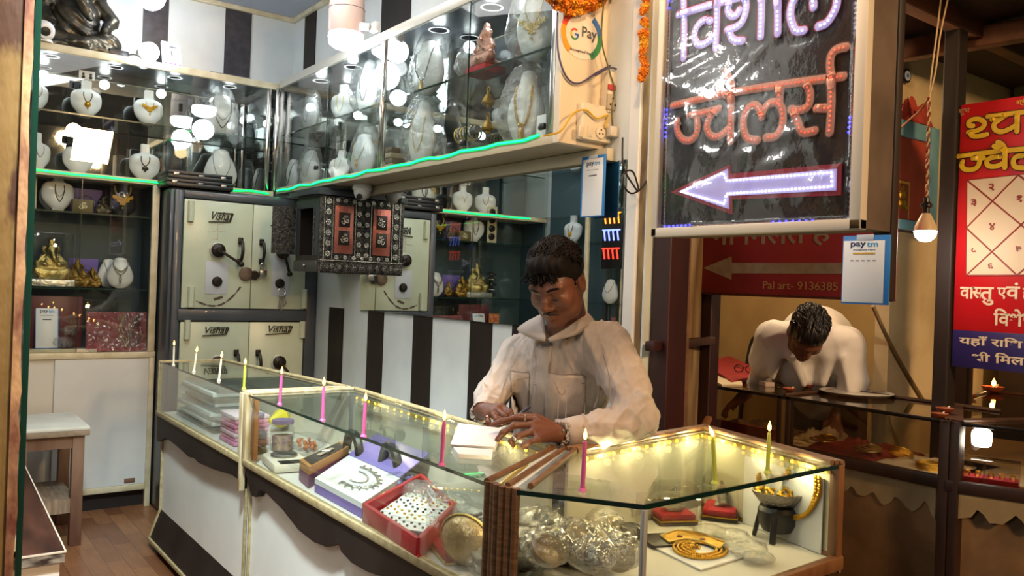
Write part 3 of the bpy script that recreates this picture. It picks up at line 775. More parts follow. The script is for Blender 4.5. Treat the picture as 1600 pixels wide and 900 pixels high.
def lock_plate(parent, tl, br_, knob, rad=.030):
    a = S(*tl, -.0145); b = S(*br_, -.0145)
    pl = MB(); pl.box((a.x, a.y, b.z), (b.x, a.y + .002, a.z), .0008); pl = pl.build('lock_plate', mat('pale_blue_grey_paper', '#bcc2c6', .5), parent)
    k = S(*knob, -.015); kb = MB(); kb.lathe([(rad, 0), (rad * 1.02, .008), (rad * .8, .016), (rad * .5, .018), (0, .018)], 22, M=Matrix.Translation(k) @ Matrix.Rotation(R(90), 4, 'X')); kb.build('keyhole_cover', IRON, pl)
ztop, zmid = 1.848, 1.205
dl = MB(); dl.box((1.35, YS - .012, zmid), (1.758, YS + .02, ztop), .003); dl = dl.build('door', PALEG, safe)
name_plate(dl, 327, 345, 34, 11)
crank(dl, (340, 391), (373, 413)); grip(dl, (376, 378), (374, 407))
lock_plate(dl, (322, 408), (355, 460), (339, 440))
# flaked patch below the lock and faint vermilion mark
m = MB()
arc = [S(306 + 70 * (i / 14), 470 + 10 * math.sin(i / 14 * math.pi) - (i / 14) ** 3 * 22, -.0135) for i in range(15)]
for i in range(14): 
    w1 = .004 + .008 * abs(math.sin(i * 2.1)); m.bar(arc[i], arc[i + 1], .0015, w1)
m.cbox(S(341, 466, -.013), (.055, .0012, .016), .0, (0, R(-18), 0)); m.build('flaked_paint', mat('bare_brown_metal', '#5b4a38', .7, noise='#3b2e22', scale=60), dl)
m = MB()
for a, b in (((325, 361), (325, 366)), ((326, 362), (339, 361)), ((340, 349), (340, 375)), ((341, 351), (349, 351)), ((330, 374), (340, 374)), ((341, 362), (352, 361))): m.bar(S(*a, -.0128), S(*b, -.0128), .0008, .0035)
m.build('vermilion_mark', mat('faded_vermilion', '#a9816e', .8, noise='#c3ccb4', scale=90), dl)
dr = MB(); dr.box((1.762, YS - .012, zmid), (2.112, YS + .02, ztop), .003); dr = dr.build('door', PALEG, safe)
name_plate(dr, 424, 351, 34, 11)
crank(dr, (440, 395), (448, 428)); g2 = grip(dr, (409, 380), (408, 407))
lock_plate(dr, (428, 356), (452, 463), (437, 443))
# hasp with round cover across the split
m = MB(); m.lathe([(.042, 0), (.042, .008), (.03, .014)], 20, M=Matrix.Translation(S(384, 428, -.02)) @ Matrix.Rotation(R(90), 4, 'X')); m.build('hasp_disc', mat('brown_disc', '#5a4a3e', .5, .3, noise='#6c5a4a', scale=30), dl)
m = MB(); m.bar(S(384, 428, -.02), S(402, 431, -.02), .01, .05, .004); m.lathe([(.028, 0), (.028, .012)], 16, M=Matrix.Translation(S(397, 430, -.02)) @ Matrix.Rotation(R(90), 4, 'X')); m.build('hasp', IRON, dr)
for px, ya, yb_, s_ in ((299, 314, 346, dl), (299, 448, 480, dl), (476, 452, 482, dr)):
    a = S(px, ya, -.02); b = S(px, yb_, -.02); m = MB(); m.tube([(a.x, a.y, a.z), (a.x, a.y, b.z)], .018, 10); m.build('hinge', PALEG, s_)
# lower doors
for xa, xb, pl, hx in ((1.35, 1.758, (317, 523), 372), (1.762, 2.112, (416, 521), 406)):
    d = MB(); d.box((xa, YS - .012, .22), (xb, YS + .02, 1.122), .003); d = d.build('door', PALEG, safe)
    name_plate(d, pl[0], pl[1], 37, 11)
    grip(d, (hx - 3, 553), (hx - 3, 583))
    c_ = (339, 567) if xa < 1.5 else (435, 566)
    crank(d, c_, (c_[0] + 20, c_[1] + 26))
    for px, ya, yb_ in (((293, 500, 530),) if xa < 1.5 else ((473, 502, 528),)):
        a = S(px, ya, -.02); b = S(px, yb_, -.02); m = MB(); m.tube([(a.x, a.y, a.z), (a.x, a.y, b.z)], .018, 10); m.build('hinge', PALEG, d)
# padlock and keys hang on the safe: things of their own
pc = S(411, 427, -.05)
t = thing('padlock', 'steel padlock hanging from the right door handle of the safe', 'padlock', pc)
m = MB(); m.cbox(pc, (.046, .02, .042), .006); m.build('body', STEEL, t)
m = MB(); m.tube(smoothpath([pc + Vector((-.015, 0, .018)), pc + Vector((-.016, 0, .05)), pc + Vector((0, 0, .066)), pc + Vector((.016, 0, .05)), pc + Vector((.015, 0, .018))], 5), .005, 8); m.build('shackle', CHROME, t)
kc = S(441, 455, -.035)
t = thing('key_bunch', 'bunch of keys hanging from the keyhole of the right safe door', 'keys', kc)
m = MB(); m.torus(kc, .024, .0022, 20, 6, Matrix.Rotation(R(90), 4, 'X')); m.build('ring', CHROME, t)
for i, (dx, dz, L) in enumerate(((-.012, -.02, .085), (-.004, -.024, .10), (.006, -.024, .075), (.014, -.019, .065))):
    a = kc + Vector((dx, -.004 * i, dz)); k = MB(); k.torus(a + Vector((0, 0, -.008)), .008, .0022, 12, 6, Matrix.Rotation(R(90), 4, 'X')); k.bar(a + Vector((0, 0, -.015)), a + Vector((dx * .5, 0, -L)), .003, .006); k.cbox(a + Vector((dx * .45 + .005, 0, -L + .01)), (.008, .002, .014)); k.build('key', STEEL, t)
# black jewellery cases on the safe
for i, (pl, pr, yb_, lab) in enumerate((((259, 300), (364, 303), 0, 'lower of the two black jewellery cases on the safe'), ((262, 288), (363, 290), 1, 'upper of the two black jewellery cases on the safe'))):
    a = ony(pl[0], pl[1], YS); b = ony(pr[0], pr[1], YS); z0 = 1.917 + .047 * i
    t = thing('jewellery_case', lab, 'case', ((a.x + b.x) / 2, YS + .12, z0), 'black cases on the safe')
    m = MB(); m.box((a.x, YS - .005, z0), (b.x, YS + .24, z0 + .024), .003); m.build('case_bottom', BLACK, t)
    m = MB(); m.box((a.x, YS - .005, z0 + .0255), (b.x, YS + .24, z0 + .0455), .003); m.build('case_lid', BLACK, t)
    for dx in (.12, .5, .85):
        xx = a.x + (b.x - a.x) * dx; m = MB(); m.cbox((xx, YS - .007, z0 + .025), (.03, .004, .018 if dx != .5 else .010), .001); m.build('clasp', STEEL, t)
# ------------------------------------------------------------------ wooden temple on the wall
em = bpy.data.materials.new('embossed_metal_sheet'); em.use_nodes = True; nt = em.node_tree; b = nt.nodes['Principled BSDF']
tc = nt.nodes.new('ShaderNodeTexCoord'); vo = nt.nodes.new('ShaderNodeTexVoronoi'); vo.inputs['Scale'].default_value = 46; vo.feature = 'SMOOTH_F1'
wv = nt.nodes.new('ShaderNodeTexWave'); wv.wave_type = 'RINGS'; wv.inputs['Scale'].default_value = 28; wv.inputs['Distortion'].default_value = 14; wv.inputs['Detail Scale'].default_value = 3
mx = nt.nodes.new('ShaderNodeMath'); mx.operation = 'MULTIPLY'
nt.links.new(tc.outputs['Object'], vo.inputs['Vector']); nt.links.new(tc.outputs['Object'], wv.inputs['Vector'])
nt.links.new(vo.outputs['Distance'], mx.inputs[0]); nt.links.new(wv.outputs['Fac'], mx.inputs[1])
rp = nt.nodes.new('ShaderNodeValToRGB'); rp.color_ramp.elements[0].position = .16; rp.color_ramp.elements[1].position = .42
rp.color_ramp.elements[0].color = lin('#1f2022'); rp.color_ramp.elements[1].color = lin('#6e685e')
nt.links.new(mx.outputs[0], rp.inputs[0]); nt.links.new(rp.outputs[0], b.inputs['Base Color']); b.inputs['Metallic'].default_value = .55; b.inputs['Roughness'].default_value = .42
bp = nt.nodes.new('ShaderNodeBump'); bp.inputs['Strength'].default_value = .8; bp.inputs['Distance'].default_value = .01; nt.links.new(mx.outputs[0], bp.inputs['Height']); nt.links.new(bp.outputs[0], b.inputs['Normal'])
MATS['embossed_metal_sheet'] = EMB = em
COPPER = mat('copper_foil', '#c4796a', .38, .7, noise='#a25c50', scale=10, bump=.4, bscale=50)
TX0, TX1, TY0, TY1, TZ0, TZ1 = 1.925, 2.196, 4.445, 4.80, 1.440, 1.885
tmp = thing('wall_temple', 'small wooden temple cabinet clad in embossed silver sheet beside the mirror', 'temple', (2.06, 4.62, TZ0))
m = MB(); m.box((TX0 + .004, TY0 + .02, TZ0 + .09), (TX1, TY0 + .03, TZ1)).box((TX0 + .004, TY1 - .014, TZ0 + .09), (TX1, TY1, TZ1)).box((TX1 - .012, TY0 + .02, TZ0), (TX1, TY1, TZ1)).box((TX0, TY0 + .02, TZ0 + .07), (TX1, TY1, TZ0 + .10)).box((TX0 + .004, TY0 + .02, TZ1 - .02), (TX1, TY1, TZ1)); m.build('carcass', mat('dark_temple_wood', '#27201d', .5), tmp)
m = MB(); m.box((TX0, TY0, TZ0), (TX1, TY0 + .02, TZ1 - .004), .003).box((TX0 - .006, TY0 - .004, TZ0), (TX0 + .014, TY0 + .016, TZ1 - .004), .004); m.box((TX0, TY0 - .006, TZ0 + .01), (TX1, TY0, TZ0 + .07), .002); side = m.build('side_panel', EMB, tmp)
m = MB()
def rosette(x, z, r_):
    c = Vector((x, TY0 - .004, z)); m.ball(c, r_ * .32, 8, 5, (1, .5, 1))
    for k in range(8): a = k * .7854; m.ball(c + Vector((r_ * .62 * math.cos(a), 0, r_ * .62 * math.sin(a))), r_ * .26, 7, 5, (1, .5, 1))
for k in range(6): rosette(TX0 + .046, TZ0 + .11 + .06 * k, .021); rosette(TX0 + .238, TZ0 + .11 + .06 * k, .018)
for k in range(4): rosette(TX0 + .10 + .055 * k, TZ0 + .092, .015)
for k in range(6): rosette(TX0 + .03 + .045 * k, TZ0 + .04, .018)
for k in range(3): rosette(TX0 + .10 + .05 * k, TZ1 - .025, .015)
for x in (TX0 + .020, TX0 + .072, TX0 + .213): m.bar((x, TY0 - .003, TZ0 + .08), (x, TY0 - .003, TZ1 - .01), .004, .004)
m.bar((TX0, TY0 - .008, TZ0 + .074), (TX1, TY0 - .008, TZ0 + .074), .004, .005)
m.build('rosettes', SILVER, side)['kind'] = 'stuff'
m = MB(); m.box((TX0 + .085, TY0 - .004, TZ0 + .115), (TX0 + .20, TY0 + .002, TZ1 - .055), .001); cop = m.build('copper_panel', COPPER, side)
for zc in (TZ1 - .135, TZ0 + .205):
    m = MB(); m.box((TX0 + .108, TY0 - .007, zc - .042), (TX0 + .178, TY0 - .003, zc + .042), .001); m.build('emblem_tile', mat('dark_emblem_tile', '#2b2320', .4, .4), side)
    m = MB(); fit_text(m, '\u0950', frame_mat((TX0 + .12, TY0 - .0072, zc - .027), (1, 0, 0), (0, 0, 1)), .048, .054, .0015, .01); m.build('emblem', SILVER, side)
m = MB(); m.prism([(TX0 - .05, TY0 + .05, TZ1), (TX0 - .02, TY0 - .012, TZ1), (TX1, TY0 - .012, TZ1), (TX1, TY1 + .02, TZ1), (TX0 - .05, TY1 + .01, TZ1)], (0, 0, .025)); m.box((TX0, TY0 + .02, TZ1 + .025), (TX1, TY1 - .02, TZ1 + .045)); m.build('roof_slab', mat('dark_temple_paint', '#34393d', .4), tmp)
m = MB(); m.box((TX0 - .012, TY0 + .03, TZ0 + .005), (TX0 + .10, TY1, TZ0 + .07), .002); d = m.build('drawer', mat('grey_drawer_front', '#474643', .5, .3), tmp)
m = MB(); m.ball((TX0 - .018, (TY0 + TY1) / 2, TZ0 + .04), .010); m.build('knob', STEEL, d)
# front facing the shop floor: arch frame with posts, door leaf standing open
m = MB(); m.box((TX0 - .004, TY0 + .02, TZ0 + .10), (TX0 + .004, TY0 + .07, TZ1 - .02)).box((TX0 - .004, TY1 - .05, TZ0 + .10), (TX0 + .004, TY1, TZ1 - .02)).box((TX0 - .004, TY0 + .07, TZ1 - .07), (TX0 + .004, TY1 - .05, TZ1 - .02)); m.build('arch_frame', mat('dark_temple_paint', '#34393d', .4), tmp)
m = MB(); m.cyl((TX0 + .0, TY0 + .09, TZ0 + .1), (TX0, TY0 + .09, TZ1 - .07), .009, 10); m.build('pillar_post', EMB, tmp)
m = MB(); m.box((TX0 - .148, TY1 + .0, TZ0 + .105), (TX0 - .004, TY1 + .014, TZ1 - .055), .003); m.build('door_leaf', EMB, tmp)
m = MB(); m.ball((2.08, 4.62, TZ0 + .17), .05, 14, 10, (1, 1, 1.5)).ball((2.08, 4.62, TZ0 + .27), .03); idl = m.build('idol', mat('orange_idol', '#8f4a22', .5, noise='#c98a3a', scale=30), None); tag(idl, 'small orange idol inside the dark wall temple', 'idol')
m = MB()
for k in range(4): m.box((2.0 + .012 * k, 4.50 + .006 * k, TZ1 + .0455 + .006 * k), (2.17, 4.66, TZ1 + .0505 + .006 * k))
o = m.build('paper_stack', PAPER, None, smooth=False); tag(o, 'thin stack of papers lying on top of the wall temple', 'papers', kind='stuff')
# dome camera under the long cabinet
pc = onx(565, 288, 2.09); pc = Vector((2.09, onx(566, 300, 2.09).y, 1.944))
t = thing('dome_camera', 'white dome security camera hanging under the long upper cabinet', 'camera', pc)
m = MB(); m.lathe([(.05, 0), (.055, -.012), (.055, -.03), (.050, -.036)], 24, pc); m.build('base', WHITEP, t)
m = MB(); m.lathe([(.048, -.034), (.046, -.055), (.037, -.075), (.02, -.088), (0, -.091)], 24, pc); m.build('dome', WHITEP, t)
m = MB(); d_ = Vector((-.6, -.55, -.35)).normalized(); m.lathe([(.017, 0), (.017, .008), (.012, .010), (0, .010)], 16, M=Matrix.Translation(pc + Vector((0, 0, -.056)) + d_ * .04) @ d_.to_track_quat('Z', 'Y').to_matrix().to_4x4()); m.build('lens', BLACK, t)
# ------------------------------------------------------------------ stool and bench
BRW = mat('worn_brown_timber', '#5a3a2c', .55, noise='#7c6553', scale=7, stretch=(1, 1, .25), bump=.2)
sx0, sx1, sy0, sy1, sz = .47, .818, 4.675, 5.19, .61
t = thing('stool', 'wooden stool with white top and brown legs beside the bench', 'stool', ((sx0 + sx1) / 2, (sy0 + sy1) / 2, 0))
m = MB(); m.box((sx0, sy0, sz - .018), (sx1, sy1, sz), .004); m.build('seat', mat('worn_white_top', '#d6dbd6', .45, noise='#c2c8c2', scale=5), t)
m = MB(); m.box((sx0, sy0 - .002, sz - .046), (sx1, sy1, sz - .018), .003); m.build('seat_board', mat('grey_brown_edge', '#8b7d6b', .6, noise='#5f5145', scale=18), t)
lg = []
for a in (sx0 + .02, sx1 - .075):
    for c_ in (sy0 + .02, sy1 - .075):
        m = MB(); m.box((a, c_, 0), (a + .055, c_ + .055, sz - .046), .003); lg.append(m.build('leg', BRW, t))
m = MB(); m.box((sx0 + .05, sy0 + .025, sz - .11), (sx1 - .05, sy0 + .05, sz - .046)).box((sx0 + .05, sy1 - .05, sz - .11), (sx1 - .05, sy1 - .025, sz - .046)).box((sx1 - .05, sy0 + .05, sz - .11), (sx1 - .025, sy1 - .05, sz - .046)); m.build('apron', BRW, t)
m = MB(); m.box((sx0 + .05, sy0 + .03, .17), (sx1 - .05, sy0 + .056, .24)).box((sx0 + .05, sy0 + .056, .225), (sx1 - .05, sy1 - .03, .24)); m.build('foot_shelf', mat('grey_worn_board', '#6b5c4e', .7, noise='#8b7b68', scale=8, stretch=(6, 1, 1)), t)
bz = .45
t = thing('bench', 'low bench with streaked dark wood top and white front', 'bench', (.3, 4.0, 0))
m = MB(); m.prism([(.11, 3.14, bz - .035), (.486, 3.14, bz - .035), (.525, 4.655, bz - .035), (.11, 4.655, bz - .035)], (0, 0, .035)); m.build('seat', mat('streaked_wood', '#4b2f25', .75, noise='#2b1a15', scale=5, stretch=(2, .4, 1), spec=.1), t)
m = MB(); m.prism([(.12, 3.16, 0), (.474, 3.16, 0), (.515, 4.65, 0), (.12, 4.65, 0)], (0, 0, bz - .035)); m.build('body', mat('warm_white_laminate', '#d9d5d0', .4), t)
m = MB(); m.box((.112, 3.136, bz - .034), (.486, 3.1399, bz - .002)); m.build('patterned_edge', mat('carved_dark_edge', '#2a1e19', .5, noise='#8c8378', scale=34, stretch=(.5, 1, 1.6)), t)
m = MB(); m.bar((.487, 3.137, bz), (.526, 4.655, bz), .005, .006).bar((.112, 3.1365, bz + .001), (.487, 3.1365, bz + .001), .005, .006); m.build('edge_strip', mat('pale_worn_edge', '#cbbfb0', .5), t)
# glass door leaf seen edge-on beside the left jamb
m = MB(); ga = ony(39, 450, 2.2); gb = ony(50, 450, 2.2)
m.box((ga.x + .001, 2.205, -.06), (gb.x, 2.30, 3.1)); o = m.build('glass_door_leaf', mat('green_tinted_glass_edge', '#14342a', .12, coat=.6), None, smooth=False); tag(o, 'thick green edged glass leaf standing beside the flaking left jamb', 'glass door')
# ------------------------------------------------------------------ writing helpers
def brush(mb, pl, pts, w_, n_=6, flat=.18, nrm=(1, 0, 0), smooth=True, r=8):
    """a flat rounded stroke lying on a plane; pl maps a point of the photo to that plane"""
    P = [pl(x, y) for x, y in pts]
    if smooth and len(P) > 2: P = smoothpath(P, n_)
    elif len(P) == 2: P = [P[0].lerp(P[1], i / 6) for i in range(7)]
    nr = Vector(nrm).normalized(); v0 = len(mb.bm.verts); base = P[0].dot(nr)
    mb.tube(P, w_ / 2, r); mb.bm.verts.ensure_lookup_table()
    # rounded ends
    for e in (P[0], P[-1]): mb.ball(e, w_ / 2, 10, 6)
    mb.bm.verts.ensure_lookup_table()
    for v in mb.bm.verts[v0:]:
        d = v.co.dot(nr) - base; v.co -= nr * (d * (1 - flat))
def dots(mb, pl, pts, step, r, nrm, off=.004, smooth=True):
    P = [pl(x, y) for x, y in pts]
    if smooth and len(P) > 2: P = smoothpath(P, 6)
    for p in along(P, step): mb.ball(p + Vector(nrm) * off, r, 6, 4)
def zz(pts, s, ox, oy): return [(ox + x / s, oy + y / s) for x, y in pts]

# ------------------------------------------------------------------ hanging LED sign
SX = 1.80
def SP(x, y): return onx(x, y, SX)
sb = SP(1022, 371); rb = SP(1347, 359)
yl, yr, z0, z1 = sb.y + .003, rb.y - .002, 1.562, 2.62
sign = thing('led_sign', 'tall hanging diode sign with pale violet and orange letters and an arrow', 'sign', (SX + .08, (yl + yr) / 2, z0))
SIDE = mat('grey_brown_sign_side', '#6a5b50', .5, noise='#54463c', scale=6)
m = MB(); m.box((SX + .012, yr + .004, z0 + .004), (SX + .125, yl - .004, z1)); m.build('case', SIDE, sign)
m = MB(); m.box((SX + .006, yr + .01, z0 + .01), (SX + .012, yl - .01, z1)); m.build('face_panel', mat('dark_sign_face', '#2c2226', .25, noise='#3a2d30', scale=4), sign)
FR = mat('cream_sign_frame', '#d8cfc0', .4)
m = MB(); w_ = .024
m.box((SX - .012, yr, z0), (SX + .016, yl, z0 + .026), .003).box((SX - .012, yl - .022, z0), (SX + .016, yl, z1), .003).box((SX - .012, yr, z0), (SX + .016, yr + .030, z1), .003); m.build('frame', FR, sign)
SN = (-1, 0, 0)
L1 = [[(190, -150), (190, 0), (195, 220), (190, 455)], [(190, -150), (220, -230), (300, -260), (380, -220), (430, -120), (455, 0)], [(150, 115), (430, 30), (700, -40), (1000, -120), (1400, -230)], [(455, -20), (448, 200), (440, 375)],
      [(400, 165), (345, 160), (290, 215), (275, 285), (290, 335), (325, 350), (375, 330), (415, 295), (440, 265)],
      [(545, 30), (536, 80), (562, 122), (600, 118), (625, 80)], [(672, -20), (678, 70), (650, 165), (600, 210), (530, 235)], [(548, 235), (562, 290), (595, 317), (650, 320)],
      [(800, -60), (797, 140), (792, 285)], [(926, -80), (926, 260)], [(1090, -60), (1040, 25), (1025, 110), (1040, 190), (1070, 240), (1130, 238)], [(1390, -60), (1385, 40), (1345, 130), (1300, 185), (1245, 205)], [(1200, -60), (1205, 55)]]
L2 = [[(105, 525), (480, 440), (900, 370), (1440, 297)], [(142, 645), (140, 720), (180, 785), (240, 798), (285, 755), (300, 690), (292, 610)], [(235, 602), (350, 580), (465, 550)],
      [(440, 570), (400, 610), (372, 690), (400, 755), (455, 768), (515, 730), (555, 690)], [(562, 440), (560, 620), (556, 805)], [(565, 440), (568, 375), (545, 310), (515, 262)], [(560, 445), (500, 435), (470, 380)],
      [(795, 590), (780, 545), (742, 520), (695, 545), (660, 620), (660, 705), (690, 780), (770, 797)], [(800, 615), (815, 560), (860, 510), (915, 500), (955, 540), (968, 630), (950, 710), (905, 765), (835, 775)], [(940, 375), (940, 520)],
      [(1148, 355), (1178, 430), (1165, 525), (1100, 560), (1030, 555)], [(1055, 575), (1085, 665), (1125, 735), (1215, 722)], [(1230, 547), (1335, 545)], [(1345, 310), (1345, 520), (1332, 735)], [(1350, 300), (1335, 230), (1340, 150), (1370, 98), (1420, 75), (1460, 70)]]
VIO = emit('violet_lit_tube', '#a79cf0', .62, '#cfc8f5'); ORG = emit('orange_lit_tube', '#e88a78', .16, '#d9a08c')
WLED = emit('white_sign_led', '#eef0ff', 6.0); RLED = emit('red_sign_led', '#ff5a3a', 1.6)
REDE = mat('red_letter_edge', '#a5263c', .5); BRE = mat('brown_letter_edge', '#5c4238', .5)
for nm, LL, (ox, oy), wd, body, edge, led, le in (('violet_letters', L1, (1030, 0), .022, VIO, REDE, WLED, 'red_outline'), ('orange_letters', L2, (1030, 60), .022, ORG, BRE, RLED, 'brown_outline')):
    e = MB(); b_ = MB(); d = MB()
    pl1 = lambda x, y: onx(x, y, SX + .003); pl2 = lambda x, y: onx(x, y, SX)
    for ki, st in enumerate(LL):
        q = zz(st, 5, ox, oy); pl2 = lambda x, y: onx(x, y, SX - .0004 * ki); pl1 = lambda x, y: onx(x, y, SX + .004 - .0002 * ki)
        brush(e, pl1, q, wd * 1.28, flat=.1, nrm=(1, 0, 0)); brush(b_, pl2, q, wd, flat=.2, nrm=(1, 0, 0)); dots(d, pl2, q, .0115, .0026, SN, .0035)
    bo = b_.build(nm, body, sign); e.build(le, edge, bo); d.build('letter_diodes', led, bo)['kind'] = 'stuff'
# arrow
def poly_on(mb, pts, X, th): mb.prism([onx(x, y, X) for x, y in pts], (th, 0, 0))
AO = zz([(150, 280), (525, 106), (525, 165), (1222, 100), (1217, 300), (536, 326), (536, 420)], 4, 1010, 230)
AI = zz([(196, 278), (508, 134), (510, 200), (1190, 134), (1186, 270), (512, 304), (514, 386)], 4, 1010, 230)
m = MB(); poly_on(m, AO, SX + .001, .005); ar = m.build('arrow', mat('crimson_arrow_edge', '#b52a48', .5), sign, smooth=False)
m = MB(); poly_on(m, AI, SX - .001, .002); m.build('arrow_fill', emit('violet_arrow_fill', '#a79cf0', .5, '#c9c2ee'), ar, smooth=False)
AD = zz([(222, 278), (480, 160), (500, 210), (1160, 158), (1160, 245), (500, 292), (488, 355), (222, 278)], 4, 1010, 230)
m = MB(); dots(m, lambda x, y: onx(x, y, SX - .002), AD, .0112, .0027, SN, .002, smooth=False); m.build('arrow_diodes', WLED, ar)
# blue diodes and the dead string round the border
BLED = emit('blue_sign_led', '#2a2cff', 9.0, '#3038ff')
m = MB(); 
for a, c, n in (((1040, 354), (1079, 352), 7), ((1209, 347), (1271, 344.5), 7), ((1047, 2), (1047, 13), 2), ((1327, 207), (1329, 184), 4), ((1041, 214), (1043, 172), 7)):
    for i in range(n):
        t = i / (n - 1); m.ball(SP(a[0] + (c[0] - a[0]) * t, a[1] + (c[1] - a[1]) * t) + Vector((-.003, 0, 0)), .0034, 8, 6)
m.build('blue_diodes', BLED, sign)
m = MB()
for st in ([(1047, 14), (1043, 170), (1038, 355)], [(1080, 352.5), (1208, 347.5)], [(1272, 344.5), (1328, 342)], [(1338, -10), (1335, 60), (1331, 180), (1328, 342)]):
    P = [SP(*q) for q in st]; m.tube(P, .0016, 5)
    for p in along(P, .012): m.ball(p + Vector((-.002, 0, 0)), .0026, 6, 4)
m.build('unlit_diodes', mat('pink_clear_diode', '#c7a9a4', .25), sign)
# clear plastic cover, creased
g = []
ny, nz = 40, 70; random.seed(4)
cre = [(random.random(), random.random(), random.uniform(0, 6.28), random.uniform(.05, .2)) for _ in range(46)]
for i in range(ny + 1):
    row = []
    for j in range(nz + 1):
        u, v = i / ny, j / nz; h = 0
        for cx_, cy_, an, L in cre:
            du, dv = (u - cx_), (v - cy_) * 1.9; al = du * math.cos(an) + dv * math.sin(an); ac = -du * math.sin(an) + dv * math.cos(an)
            h += .005 * math.exp(-(al / L) ** 2 - (ac / .018) ** 2)
        row.append((SX - .008 - h, yl - .022 + (yr + .03 - yl + .022) * u, z0 + .026 + (z1 - z0 - .026) * v))
    g.append(row)
m = MB(); m.grid(g); o = m.build('plastic_cover', glass('sign_plastic', '#eeeeee', rough=.07, f0=.05, bump=.15, bscale=14), sign)
sm = o.modifiers.new('thick', 'SOLIDIFY'); sm.thickness = .0006
# dark timber behind the sign's near edge
m = MB(); pa = ony(1388, 470, 1.06); pb = ony(1404, 470, 1.06); m.box((SX + .127, yr + .0, pa.z), (SX + .157, yr + .05, 2.9), .006); o = m.build('timber_post', mat('dark_timber', '#231713', .6, noise='#33211a', scale=10, stretch=(1, 1, .2)), None); tag(o, 'dark timber batten hanging just right of the diode sign', 'post')

# ------------------------------------------------------------------ payment boards
NAVY = mat('navy_ink', '#1d2a5c', .5); SKYB = mat('sky_blue_ink', '#3aa0dc', .5); BLUEB = mat('blue_board_edge', '#2f7fd0', .4); GREYI = mat('grey_ink', '#55585f', .6); YELI = mat('yellow_ink', '#e0b63a', .5)
CARD = mat('white_card', '#e8ecf2', .35)
def payboard(label, o, x, up, w_, h_, blue_l, blue_r, small=True, sticker_top=True, parent_loc=None):
    """flat board: o lower left corner, x towards its right, up"""
    x = Vector(x).normalized(); up = Vector(up).normalized(); M = frame_mat(o, x, up); n = x.cross(up)
    def L(a, b, c=0.0): return M @ Vector((a, b, c))
    t = thing('payment_board', label, 'payment board', o)
    def slab(nm, a, b, c, d, z0_, z1_, mt, par):
        q = MB(); q.box((a, b, z0_), (c, d, z1_), .0004, M); return q.build(nm, mt, par)
    base = slab('board', 0, 0, w_, h_, -.004, 0, BLUEB, t)
    slab('card', blue_l, .004, w_ - blue_r, h_ - (.012 if sticker_top else .003), 0, .001, CARD, base)
    if sticker_top: slab('clip', w_ * .3, h_ - .012, w_ * .66, h_ + .002, 0, .0015, mat('pale_clip', '#c9d3e4', .4), base)
    lw = (w_ - blue_l - blue_r)
    q = MB(); fit_text(q, 'pay', M @ Matrix.Translation((blue_l + lw * .18, h_ * .815, .0011)), lw * .37, h_ * .088, .0004, .02); q.build('logo_dark', NAVY, base)
    q = MB(); fit_text(q, 'tm', M @ Matrix.Translation((blue_l + lw * .57, h_ * .835, .0011)), lw * .27, h_ * .066, .0004, .02); q.build('logo_light', SKYB, base)
    if small:
        q = MB(); fit_text(q, 'Accepted Here', M @ Matrix.Translation((blue_l + lw * .24, h_ * .775, .0011)), lw * .54, h_ * .028, .0003); q.build('caption', NAVY, base)
        slab('yellow_bar', blue_l + lw * .24, h_ * .725, blue_l + lw * .78, h_ * .752, .001, .0014, YELI, base)
        q = MB()
        for k in range(5): q.box((blue_l + lw * (.18 + .135 * k), h_ * .625, .001), (blue_l + lw * (.26 + .135 * k), h_ * .64, .0013), 0, M)
        q.build('icon_row', GREYI, base)
    else:
        slab('caption_bar', blue_l + lw * .2, h_ * .765, blue_l + lw * .78, h_ * .772, .001, .0014, GREYI, base)
        slab('name_bar', blue_l + lw * .3, h_ * .665, blue_l + lw * .70, h_ * .685, .001, .0014, GREYI, base)
    return t
p = onx(1314, 476, 1.80); q = onx(1382, 480, 1.80)
payboard('white payment board with blue right edge hanging below the diode sign', onx(1314, 474, 1.795), (0, -1, 0), (.0, 0, 1), p.y - q.y + .008, onx(1314, 369, 1.795).z - onx(1314, 474, 1.795).z, .002, .012)
a = onx(906, 340, XW - .05); b = onx(943, 338, XW - .05); c_ = onx(910, 246, XW - .05)
payboard('white payment board with blue edges stuck on the wall mirror', a, (0, -1, 0), (0, 0, 1), a.y - b.y, c_.z - a.z, .010, .012, small=False)
a = ony(56, 513, 5.345); b = ony(93, 515, 5.345); c_ = ony(57, 458, 5.345)
payboard('white payment card standing on the bottom of the glass cabinet', Vector((a.x, 5.36, .952)), (1, 0, 0), (0, .18, 1), b.x - a.x, .245, .004, .004, small=False, sticker_top=False)

# ------------------------------------------------------------------ small red signboard behind the sign
RX = 3.08
def RP(x, y): return onx(x, y, RX)
RED1 = mat('faded_red_paint', '#9a2c3e', .5, noise='#8a2436', scale=5, bump=.1)
a = RP(1072, 458); zt_ = RP(1072, 330).z; yb_ = onx(1395, 470, RX).y
t = thing('signboard', 'faded red signboard with grey arrow hung behind the diode sign', 'sign', (RX, (a.y + yb_) / 2, a.z))
m = MB(); m.box((RX, yb_, a.z), (RX + .02, a.y, zt_), .002); bd = m.build('board', RED1, t)
m = MB(); m.box((RX - .002, yb_, a.z - .004), (RX + .022, a.y + .003, a.z + .008), .002); m.build('edge_rail', mat('dark_worn_red', '#5c1a24', .6, noise='#2e1214', scale=30), t)
GREYP = mat('grey_sign_paint', '#9d938c', .6, noise='#8d837c', scale=24)
m = MB(); poly_on(m, zz([(182, 370), (388, 286), (390, 334), (1400, 334), (1400, 414), (390, 410), (386, 455)], 4.706, 1060, 340), RX - .0015, .0015); m.build('arrow', GREYP, bd, smooth=False)
